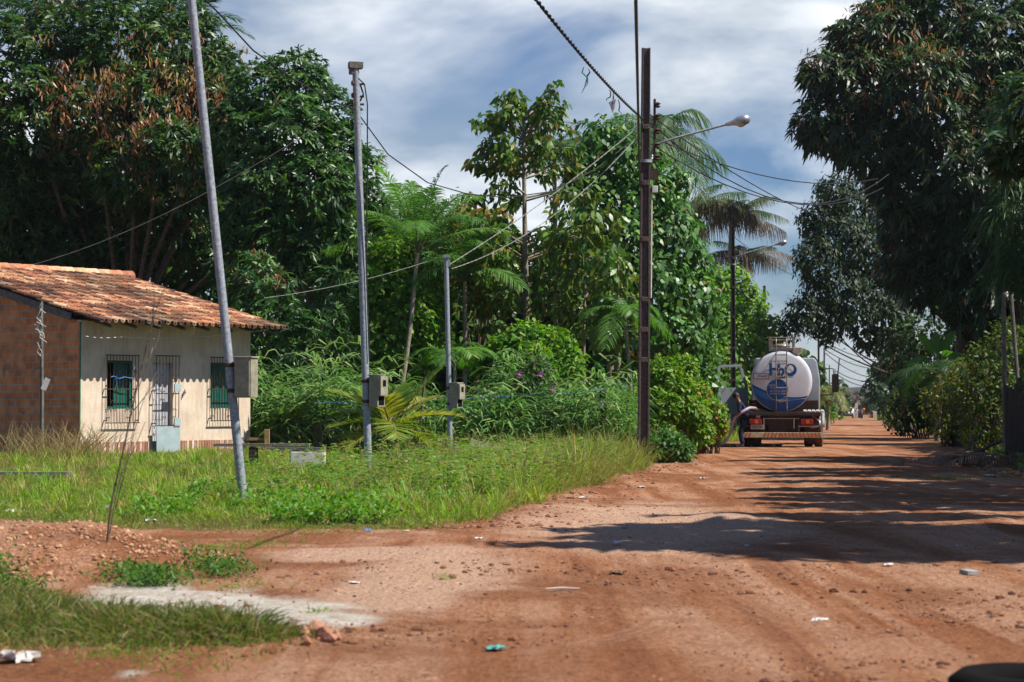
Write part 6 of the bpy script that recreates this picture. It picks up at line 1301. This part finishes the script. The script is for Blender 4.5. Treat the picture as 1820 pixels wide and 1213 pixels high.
mango('feathery bamboo-like tree at the right edge of the view', at(1815, 62.5), lobT, 123, .5, .40, None, [(0.035, 0.085, 0.02), (0.05, 0.11, 0.025)], k_=12, rad=.12, wd=.07, droop=.75, name='bamboo')
# trees to the right of the view whose crowns shade the road
def shade_tree(label, base, lobes, seed):
    mango(label, base, [(np.array(c, float), np.array(q, float)) for c, q in lobes], seed, .34, .34, None, DARKM, k_=10, rad=.28, wd=.28)
shade_tree('broad tree beside the near road, its crown casting the largest shadow', (12.0, 19.5, 0), [((6.8, 16.2, 7.6), (1.5, .5, .8)), ((7.6, 17.3, 7.8), (1.8, .55, .9)), ((9.2, 15.4, 7.8), (1.9, 1.0, 1.3)), ((10.2, 17.4, 8.0), (2.3, 1.2, 1.5)), ((8.2, 19.0, 7.8), (1.6, .5, .8)), ((9.4, 20.6, 8.2), (2.0, .7, 1.0)), ((11.8, 22.6, 8.4), (2.6, 1.0, 1.4)), ((12, 16.5, 8.6), (2.4, 2.4, 1.8)), ((6.4, 18.5, 7.2), (.9, .3, .5)), ((10.5, 24.5, 8.0), (1.8, .6, .9))], 131)
shade_tree('tree right of the road just before the plank fence', (13.5, 31, 0), [((10.6, 27.6, 7.2), (2.2, .7, 1.0)), ((13.2, 29.2, 8.0), (2.4, 1.2, 1.4)), ((10.2, 30.2, 7.0), (1.3, .45, .6)), ((9.6, 26.0, 7.0), (1.0, .4, .5)), ((13.4, 25.5, 8.2), (2.6, 1.7, 1.6)), ((15.0, 32.2, 8.4), (2.6, 2.2, 1.8))], 132)
shade_tree('tree right of the road behind the plank fence', (15, 37, 0), [((11.6, 34.4, 7.4), (2.2, .7, 1.0)), ((14.2, 36.0, 8.0), (2.2, 1.4, 1.4)), ((10.9, 36.6, 7.0), (1.2, .5, .7)), ((10.4, 33.0, 7.0), (.9, .4, .5)), ((16.2, 39.4, 8.6), (2.6, 2.4, 1.8))], 133)
shade_tree('tree right of the road beyond the heap of dry fronds', (16, 45, 0), [((12.8, 41.6, 7.8), (2.3, .9, 1.1)), ((15.2, 43.4, 8.4), (2.4, 1.6, 1.6)), ((12.0, 44.4, 7.2), (1.2, .6, .8))], 134)
shade_tree('tall unseen tree added behind the right hedge to shade it', (22, 56, 0), [((18.6, 49, 8.2), (1.8, 2.4, 1.8)), ((20.5, 54, 9), (2.6, 3, 2.4)), ((20.0, 60, 9), (2.4, 2.8, 2.2)), ((23, 58, 10), (3, 4, 2.6)), ((17.0, 52, 6.6), (1.2, 1.6, 1.0))], 135)  # added outside the view for the shade it throws on the hedge
scatter_bush('dark bush below the mango, behind the banana plant', at(1660, 86), [ell(u, v, q, 86 + dy) for u, v, q, dy in [(1640, 600, 44, 0), (1690, 585, 46, 0), (1610, 650, 40, 0), (1740, 580, 46, 0), (1660, 650, 50, -.5), (1600, 600, 26, 1)]], 136, .3, 3, DARKM, .5, spacing=.28)
# dark undergrowth behind the hedge on the right
r = np.random.default_rng(141); g = Geo(); n = 24000; y = 52 + 80 * r.random(n); x = xr(y) + 3.2 + 22 * r.random(n) ** 1.3; z = (5.2 + 2.0 * fbm(x, y, .2, 3)) * r.random(n) ** .8 + gz(x, y)
d = unit(r.normal(size=(n, 3)) - UPV * .3); g.leaves(np.stack([x, y, z], -1), d, unit(r.normal(size=(n, 3)) + UPV * .8), .5 + .5 * r.random(n), .24, pick([(0.02, 0.05, 0.015), (0.03, 0.07, 0.02)], n, r, .5), .3)
o = g.build('undergrowth', M['leaf_soft']); tag(o, 'dark undergrowth below the trees on the right', 'undergrowth', kind='stuff')
HED = [(0.06, 0.115, 0.02), (0.085, 0.14, 0.024), (0.04, 0.08, 0.018), (0.13, 0.14, 0.03)]
HED2 = [(0.04, 0.09, 0.018), (0.06, 0.11, 0.02), (0.03, 0.065, 0.015)]
scatter_bush('tangled yellow-green bush just left of the plank fence', at(1765, 48), [ell(u, v, q, 48 + dy) for u, v, q, dy in [(1745, 640, 34, 0), (1780, 620, 36, 0), (1765, 680, 42, -.3), (1730, 700, 36, -.2), (1770, 740, 40, -.4), (1735, 760, 34, -.3), (1810, 640, 34, .3), (1790, 590, 26, .3)]], 151, .12, 2, HED, .5, spacing=.11)
scatter_bush('loose bush with yellowing leaves in the middle of the right hedge', at(1690, 58), [ell(u, v, q, 58 + dy) for u, v, q, dy in [(1690, 690, 30, 0), (1665, 720, 30, -.2), (1710, 730, 34, -.3), (1680, 755, 28, -.3), (1715, 660, 26, .2)]], 152, .13, 2, HED + [(0.26, 0.2, 0.03)], .5, spacing=.13)
scatter_bush('dense dark bush of the right hedge, nearest the truck', at(1635, 78), [ell(u, v, q, 78 + dy) for u, v, q, dy in [(1630, 690, 32, 0), (1610, 725, 28, -.3), (1650, 730, 30, -.3), (1620, 650, 26, .3), (1600, 760, 14, -.4)]], 153, .18, 3, HED2, .5, spacing=.17)
scatter_bush('low bush at the far end of the right hedge', at(1600, 104), [ell(u, v, q, 104 + dy) for u, v, q, dy in [(1598, 715, 24, 0), (1590, 740, 18, -.3), (1615, 700, 26, .3), (1580, 752, 10, -.4)]], 154, .22, 3, HED, .5, spacing=.2)
palm('dark palm with fronds spilling over the right hedge', at(1665, 70), P(1668, 665, 70), 155, 12, 2.2, .7, .1, .9, .8, [(0.03, 0.08, 0.025), (0.045, 0.10, 0.03)], .5, lw=.045, nl=30)
# banana plant
r = np.random.default_rng(156); b0 = at(1668, 72); t = thing('banana_plant', 'banana plant with broad paddle leaves above the right hedge', 'banana plant', b0)
g = Geo(); tp = P(1670, 650, 72); g.tube(smooth_pts([b0 - UPV * .2, b0 * .5 + tp * .5, tp]), .12, 8); g.build('stem', M['bark_pale'], t, smooth=True)
for (dx_, dy_, dz2, ln, dp_) in ((-.55, -.2, 1.0, 1.5, .25), (.35, -.1, 1.2, 1.3, .2), (-.1, .2, 1.3, 1.1, .1), (.9, .1, .7, 1.3, .6), (-.95, .1, .5, 1.2, .6), (.2, -.7, .8, 1.1, .5)):
    g = Geo(); d = unit(np.array([(dx_, dy_, dz2)])); q = tp + d * 0.3; g.leaves(q, d, [(.3 * dx_, -.9, .3)], ln, .34, [(0.08, 0.20, 0.03)], dp_, ((0, .06), (.12, .1), (.25, .8), (.5, 1), (.8, .8), (1, .1))); g.tube([tp, q[0], q[0] + d[0] * ln * .5 - UPV * ln * dp_ * .25], (.04, .03, .015), 5, (0.2, 0.25, 0.08)); g.build('leaf', M['leaf'], t)
# plank fence
p0, p1 = at(1786, 42.5), at(1905, 38.0); t = thing('plank_fence', 'dark upright plank fence at the right edge of the road', 'fence', p0); r = np.random.default_rng(157); n = 19
dv = (p1 - p0) / n; an_ = math.atan2(dv[1], dv[0])
for i in range(n):
    c = p0 + dv * (i + .5); c[2] = gz(c[0], c[1]); h_ = 1.72 + .12 * r.normal(); g = Geo(); g.box(c + (0, 0, h_ / 2 - .05), (np.linalg.norm(dv[:2]) * .93, .03, h_), rotz(an_) @ roty(.02 * r.normal())); g.build('plank', M['timber_dark'], t)
for z in (.5, 1.35): g = Geo(); g.tube([p0 + (0.05, .06, z), p1 + (0, .06, z)], .03, 4); g.build('rail', M['timber_dark'], t)
g = Geo(); b0 = at(1785, 46); g.tube([b0 - b0, P(1784, 520, 46) - b0], .05, 8); single('thin_post', g, M['timber'], 'straight pale post rising from the right hedge', 'post', b0)
g = Geo(); b0 = at(1818, 46.5); g.tube([b0 - b0, P(1797, 525, 46.5) - b0], .045, 8); single('thin_post', g, M['timber'], 'leaning pale post right of the straight one', 'post', b0)
# heap of dry palm fronds
r = np.random.default_rng(158); pc = gnd(1745, 828); t = thing('dry_frond_heap', 'heap of dry brown palm fronds by the road edge', 'dry fronds', pc)
for i in range(26):
    a = r.random() * 6.283; b0 = pc + np.array((.9 * r.normal() * .7, .9 * r.normal() * .6, .05 + .25 * r.random())); g = Geo(); frond_geo(g, b0, (math.cos(a), math.sin(a), .15 + .15 * r.random()), 1.0 + .5 * r.random(), r, .35, 20, .32, .022, [(0.30, 0.20, 0.12), (0.22, 0.13, 0.08), (0.38, 0.27, 0.17)], .35, (0.25, 0.16, 0.10), .1, .014)
    g.build('frond', M['dry'], t)
g = Geo(); q0 = gnd(1715, 815); g.tube([q0 - pc + pc, q0 + (.25, .1, .55)], .04, 6); g.tube([pc + (-.6, -.3, .1), pc + (.5, .4, .5)], .03, 6); g.build('branch', M['bark'], t)
r = np.random.default_rng(159); g = Geo(); n = 3000; y = 34 + 26 * r.random(n); x = xr(y) - .6 + 2.2 * r.random(n); a = 6.283 * r.random(n); d = np.stack([np.cos(a), np.sin(a), .25 * r.random(n)], -1); g.leaves(np.stack([x, y, gz(x, y) + .02], -1), d, unit(UPV + .3 * r.normal(size=(n, 3))), .10 + .12 * r.random(n), .035, pick([(0.26, 0.15, 0.08), (0.16, 0.09, 0.05), (0.34, 0.24, 0.13)], n, r, .4), .1)
o = g.build('leaf_litter', M['dry']); tag(o, 'fallen dry leaves along the right road edge', 'leaf litter', kind='stuff')
r = np.random.default_rng(160); g = Geo(); n = 16000; y = 12 + 54 * r.random(n); x = xr(y) + .2 + 3.4 * r.random(n) ** 1.2; k_ = fbm(x, y, .6, 4) > .42; x, y = x[k_], y[k_]; n = len(x); blades(g, x, y, .35 + .6 * r.random(n), .02, pick([(0.06, 0.13, 0.025), (0.09, 0.17, 0.03), (0.2, 0.19, 0.07)], n, r, .5), r, .6, .55)
o = g.build('hedge_grass', M['grass']); tag(o, 'tall grass at the foot of the right hedge', 'grass', kind='stuff')

# ------------------------------------------------------------------ far trees round the end of the road
FARG = [(0.03, 0.07, 0.03), (0.045, 0.09, 0.035), (0.025, 0.055, 0.025)]
def far_tree(label, u0, Yd, lob, seed, ln, sp, pal=FARG, name='far_tree', mt='leaf_soft'):
    vine_tree(label, at(u0, Yd), [ell(u, v, q, Yd + dy) for (u, v, q, dy) in lob], seed, ln, sp, pal, rad=.2, name=name, mt=mt, yellow=0, wdt=.7)
far_tree('tall bluish-dark tree on the right of the distant road', 1585, 150, [(1590, 625, 30, 0), (1575, 655, 26, -1), (1600, 670, 34, 0), (1570, 690, 24, -2), (1590, 715, 28, -2), (1610, 600, 30, 2)], 171, .55, .7)
far_tree('rounded dark tree beyond the bluish one at the road end', 1562, 240, [(1560, 665, 18, 0), (1550, 690, 18, -1), (1565, 705, 20, -1), (1575, 680, 20, 1), (1548, 715, 14, -2)], 172, .75, .95)
far_tree('grey-brown leafless-looking tree in the gap at the road end', 1530, 320, [(1530, 703, 13, 0), (1522, 713, 11, 0), (1540, 712, 12, 0)], 173, .6, 1.1, [(0.16, 0.12, 0.11), (0.12, 0.10, 0.08), (0.10, 0.11, 0.07)])
far_tree('dark tree left of the distant pale warehouse', 1492, 260, [(1492, 686, 14, 0), (1484, 702, 16, -1), (1498, 708, 13, -1), (1478, 722, 14, -2), (1500, 722, 10, -2)], 174, .7, .95)
far_tree('green tree directly behind the truck cab', 1440, 150, [(1432, 640, 16, 0), (1446, 660, 20, 0), (1455, 690, 20, 0), (1440, 700, 22, -1), (1425, 670, 20, 0), (1465, 715, 16, -1)], 175, .5, .65, HED2)
palm('small yellowish palm at the left verge beyond the truck', at(1470, 112), P(1472, 700, 112), 176, 11, 1.6, .55, .1, .9, .8, [(0.17, 0.17, 0.05), (0.12, 0.15, 0.04)], .6, lw=.05, nl=24)
for i, (u0, Yd, lob, lab, pal) in enumerate([(1573, 225, [(1568, 738, 9, 0), (1580, 735, 10, 0), (1590, 742, 9, 0)], 'sunlit low bush on the right verge far away', BRIGHT), (1598, 150, [(1592, 742, 11, 0), (1604, 738, 12, 0)], 'greener low bush on the right verge, nearer', BRIGHT),
        (1480, 170, [(1474, 728, 13, 0), (1484, 734, 11, 0)], 'yellow-green bush on the left verge beyond the truck', BRIGHT), (1495, 290, [(1490, 733, 7, 0), (1496, 736, 6, 0)], 'small bush beside the distant road machine', HED)]):
    scatter_bush(lab, at(u0, Yd), [ell(u, v, q, Yd + dy) for u, v, q, dy in lob], 180 + i, .35, 3, pal, .5, spacing=.35, stems=3)
# wood that closes the far horizon on both sides
r = np.random.default_rng(191); g = Geo(); n = 26000; y = 120 + 600 * r.random(n); s_ = r.random(n) < .6; off = 9 + 140 * r.random(n) ** 1.5; x = np.where(s_, xl(y) - off, xr(y) + off); hh = (7 + 5 * fbm(x, y, .03, 5)) * sstep(8, 22, off) + 1.5
z = hh * r.random(n) ** .7 + gz(x, y); g.leaves(np.stack([x, y, z], -1), unit(r.normal(size=(n, 3))), unit(r.normal(size=(n, 3)) + UPV), 1.6, 1.0, pick(FARG, n, r, .5), .2)
o = g.build('woods', M['leaf_soft']); tag(o, 'distant wood on both sides of the far road', 'woods', kind='stuff')

# ------------------------------------------------------------------ small things in the clearing
r = np.random.default_rng(201); b0 = gnd(190, 1003); t = thing('dry_sapling', 'bare brown sapling growing out of the gravel heap', 'sapling', b0); D0 = b0[1]
g = Geo(); pts = [b0 - UPV * .05, P(196, 900, D0), P(213, 830, D0), P(232, 740, D0), P(252, 650, D0), P(270, 575, D0), P(290, 515, D0)]; q = smooth_pts(pts); g.tube(q, np.linspace(.011, .003, len(q)), 6); g.build('stem', M['bark'], t)
for a_ in ([(205, 905), (222, 840), (240, 760), (262, 690), (292, 640)], [(195, 950), (205, 880), (232, 790), (245, 720)], [(238, 730), (262, 700), (285, 665)], [(246, 690), (265, 640), (268, 560)], [(216, 840), (238, 800), (258, 750)], [(255, 650), (280, 612), (284, 585)], [(270, 575), (276, 520), (268, 500)]):
    g = Geo(); q = smooth_pts([P(u, v, D0 + .05 * r.normal()) for u, v in a_]); g.tube(q, np.linspace(.0045, .0015, len(q)), 5); g.build('twig', M['bark'], t)
def crumple(label, u, v, size, col, seed, name='plastic_scrap', cat='scrap', h=.35, asp=1.0, rough=.6, grp='litter on the ground', rim=None):
    rr = np.random.default_rng(seed); p = gnd(u, v); n = 9; g = Geo(); V = []
    for i in range(n):
        for j in range(n):
            a, b_ = (i / (n - 1) - .5), (j / (n - 1) - .5); e = 1 - .5 * (a * a + b_ * b_) * 2 * rr.random(); V.append((a * size * e + .06 * size * rr.normal(), b_ * size * asp * e + .06 * size * rr.normal(), abs(h * size * (vnoise(a * 5 + seed, b_ * 5, 1, seed) - .25)) + .006 + .02 * size * rr.random()))
    V = np.array(V); c_ = np.array(col, float) * (.85 + .3 * rr.random((n * n, 1)))
    g.add(V, [(i * n + j, (i + 1) * n + j, (i + 1) * n + j + 1, i * n + j + 1) for i in range(n - 1) for j in range(n - 1)], np.clip(c_, 0, .9))
    if 'litter' not in M: M['litter'] = attrmat('litter', .6, 30, .2, (.8, 1.1))
    return single(name, g, M['litter'], label, cat, p, grp, rz=rr.random() * 6)
W_, BL, TE = (.78, .76, .76), (.05, .2, .6), (.08, .36, .33)
for i, a_ in enumerate([('white scrap with a pinkish edge alone in the near road', 1458, 1105, .10, W_), ('white plastic scrap in the middle of the tree shadow edge', 1097, 969, .10, W_), ('white scrap left of the shadow tips', 852, 959, .09, W_), ('white scrap right at the lower edge of the big shadow', 1578, 1006, .09, W_),
        ('white scrap on the bare dirt right of the sand', 630, 1038, .08, W_), ('blue bottle scrap at the front edge of the grass', 655, 944, .10, BL), ('teal scrap lying in the near road', 880, 1156, .12, TE), ('white scrap among the clods at the grass edge', 1035, 886, .11, W_),
        ('pale scrap farther along the grass edge', 1140, 867, .14, (.7, .72, .7)), ('small white scrap on the road near the tall pole', 1250, 852, .15, W_), ('tiny white scrap in the left part of the shadow', 1327, 971, .05, W_), ('pale grey scrap in the right part of the shadow', 1705, 972, .07, (.5, .52, .55)),
        ('pale blue strip at the front of the grass near the sapling', 265, 928, .16, (.45, .62, .70)), ('white bag caught in the grass behind the sapling', 195, 907, .18, W_), ('whitish bag at the far left of the grass', 30, 912, .22, (.55, .58, .56)), ('brown curled leaf in the middle of the near road', 1098, 1021, .13, (.20, .12, .07)),
        ('yellowish scrap at the front edge of the grass', 722, 945, .07, (.6, .55, .25)), ('pale lump of plaster, largest in the near left corner', 32, 1178, .20, (.62, .56, .50)), ('white plastic at the foot of the dry frond heap', 1762, 848, .22, (.5, .55, .62)), ('clear plastic scrap in the grass near the clods', 938, 880, .2, (.45, .5, .47))]):
    crumple(a_[0], a_[1], a_[2], a_[3], a_[4], 300 + i, h=.45 if i in (1, 13, 17) else .25)
g = Geo(); g.tube([(-.12, 0, .01), (0, .02, .014), (.12, .01, .01)], (.004, .007, .003), 5); single('pale_stick', g, M['white_rough'], 'pale stick lying across the near road', 'stick', gnd(1000, 1049))
g = Geo(); g.box((0, 0, .02), (.09, .17, .035), rotz(.15)); single('cardboard_piece', g, M['concrete'], 'greyish flat piece on the road at the right edge', 'cardboard', gnd(1722, 1022), bevel=.004)
g = Geo(); a = np.linspace(0, 6.283, 25); g.tube([(.28 * math.cos(q), .28 * math.sin(q), .05) for q in a], .09, 10, cap=False); single('tyre', g, M['black'], 'black rounded ring lying flat at the bottom right corner', 'tyre', gnd(1835, 1250), smooth=True)  # unidentified black shape, modelled as a flat ring
for i, (u, v, s_) in enumerate(((540, 1132, .05), (560, 1126, .06), (575, 1135, .055), (585, 1142, .045), (545, 1145, .035), (598, 1138, .04))):
    rr = np.random.default_rng(400 + i); p = gnd(u, v); g = stones(1, np.array([[0.0, 0.0]]), s_, s_ * 1.01, (0.34, 0.15, 0.08), (0.42, 0.2, 0.13), 410 + i, .8); g.v = [q - q.mean(0) + (0, 0, s_ * .45) for q in g.v]
    single('stone', g, M['stone'], ['reddish stone at the left of the small stone group', 'largest stone at the back of the small stone group', 'pinkish stone in the middle of the small stone group', 'stone at the front of the small stone group', 'smallest stone at the front left of the small stone group', 'stone at the right end of the small stone group'][i], 'stone', p, 'stones by the sand')
# wooden bits by the house
p = at(475, 42.0); t = thing('wooden_stub', 'short tan post with a rail beside the house corner', 'post', p); g = Geo(); g.box(p + (0, 0, .2), (.11, .10, .62)); g.build('post', M['timber_tan'], t, bevel=.006); g = Geo(); g.box(p + (-.22, .05, .30), (.36, .04, .06)); g.build('rail', M['timber_tan'], t)
p = at(573, 42.6); g = Geo(); g.tube([(0, 0, -.1), (.01, 0, .3), (-.01, 0, .66)], (.2, .17, .16), 9, cap=True); single('tree_stump', g, M['bark'], 'dark tree stump beside the small bright palm', 'stump', p)
p = at(540, 34.5); t = thing('bench', 'weathered plank bench on a white block in the grass', 'bench', p)
g = Geo(); g.box(p + (-.75, .05, .40), (1.7, .22, .05)); g.build('plank', M['timber'], t); g = Geo(); g.box(p + (-.1, -.12, .335), (1.0, .2, .05)); g.build('plank', M['timber'], t)
g = Geo(); g.box(p + (.08, -.05, .14), (.62, .34, .33)); g.build('block', M['white_rough'], t, bevel=.03); g = Geo(); g.box(p + (-.9, .05, .17), (.14, .2, .38)); g.build('block', M['timber_dark'], t)
p = at(868, 37.0); g = Geo(); g.prism([(-.36, -.1), (.36, -.1), (.38, .30), (.1, .42), (-.34, .56), (-.38, .2)], .12, (0, 0, 0), (1, 0, 0), (0, .25, 1), (0, 1, -.2)); single('concrete_slab', g, M['concrete'], 'broken concrete slab standing in the grass', 'slab', p, bevel=.012)
p = at(1071, 42.0); t = thing('wooden_post', 'dark fence post with a white tag in the tall grass', 'post', p); g = Geo(); zt_ = P(1070, 692, 42)[2]; g.tube([p - UPV * .2, (p[0], p[1], zt_)], .075, 8); g.build('post', M['timber_dark'], t)
g = Geo(); g.lathe([(.005, 0), (.09, .001), (.09, .012), (.005, .013)], P(1070, 718, 41.9), 14, rotx(R(90)) @ np.diag((.75, 1.25, 1.0))); g.build('tag', M['white_rough'], t); g = Geo(); g.box(P(1068, 691, 42), (.16, .14, .06)); g.build('cap', M['blue_rope'], t)
p = gnd(35, 850); g = Geo(); g.box((0, 0, .06), (1.6, .35, .08)); g.box((.5, -.1, .02), (1.0, .3, .06)); single('board_pile', g, M['timber'], 'grey boards lying in the grass at the left edge', 'boards', p)
g = Geo(); p = at(740, 40); q0 = P(742, 700, 40); g.tube([p - p - UPV * .1, (q0 - p) + (.15, 0, .35)], .03, 6); single('broken_stake', g, M['bark'], 'thin brown stake leaning in the tall grass', 'stake', p)

# ------------------------------------------------------------------ thin morning haze over the whole place
g = Geo(); g.box((0, 740, 8), (1900, 1860, 46))
hm = bpy.data.materials.new('haze air'); hm.use_nodes = True; hn = hm.node_tree; hn.nodes.clear()
ho = hn.nodes.new('ShaderNodeOutputMaterial'); hv = hn.nodes.new('ShaderNodeVolumePrincipled'); hv.inputs['Color'].default_value = (0.82, 0.9, 1.0, 1); hv.inputs['Density'].default_value = 0.00012; hv.inputs['Anisotropy'].default_value = 0.2
hn.links.new(hv.outputs[0], ho.inputs['Volume'])
o = g.build('haze', hm); tag(o, 'thin pale haze softening the far end of the road', 'haze', kind='stuff')
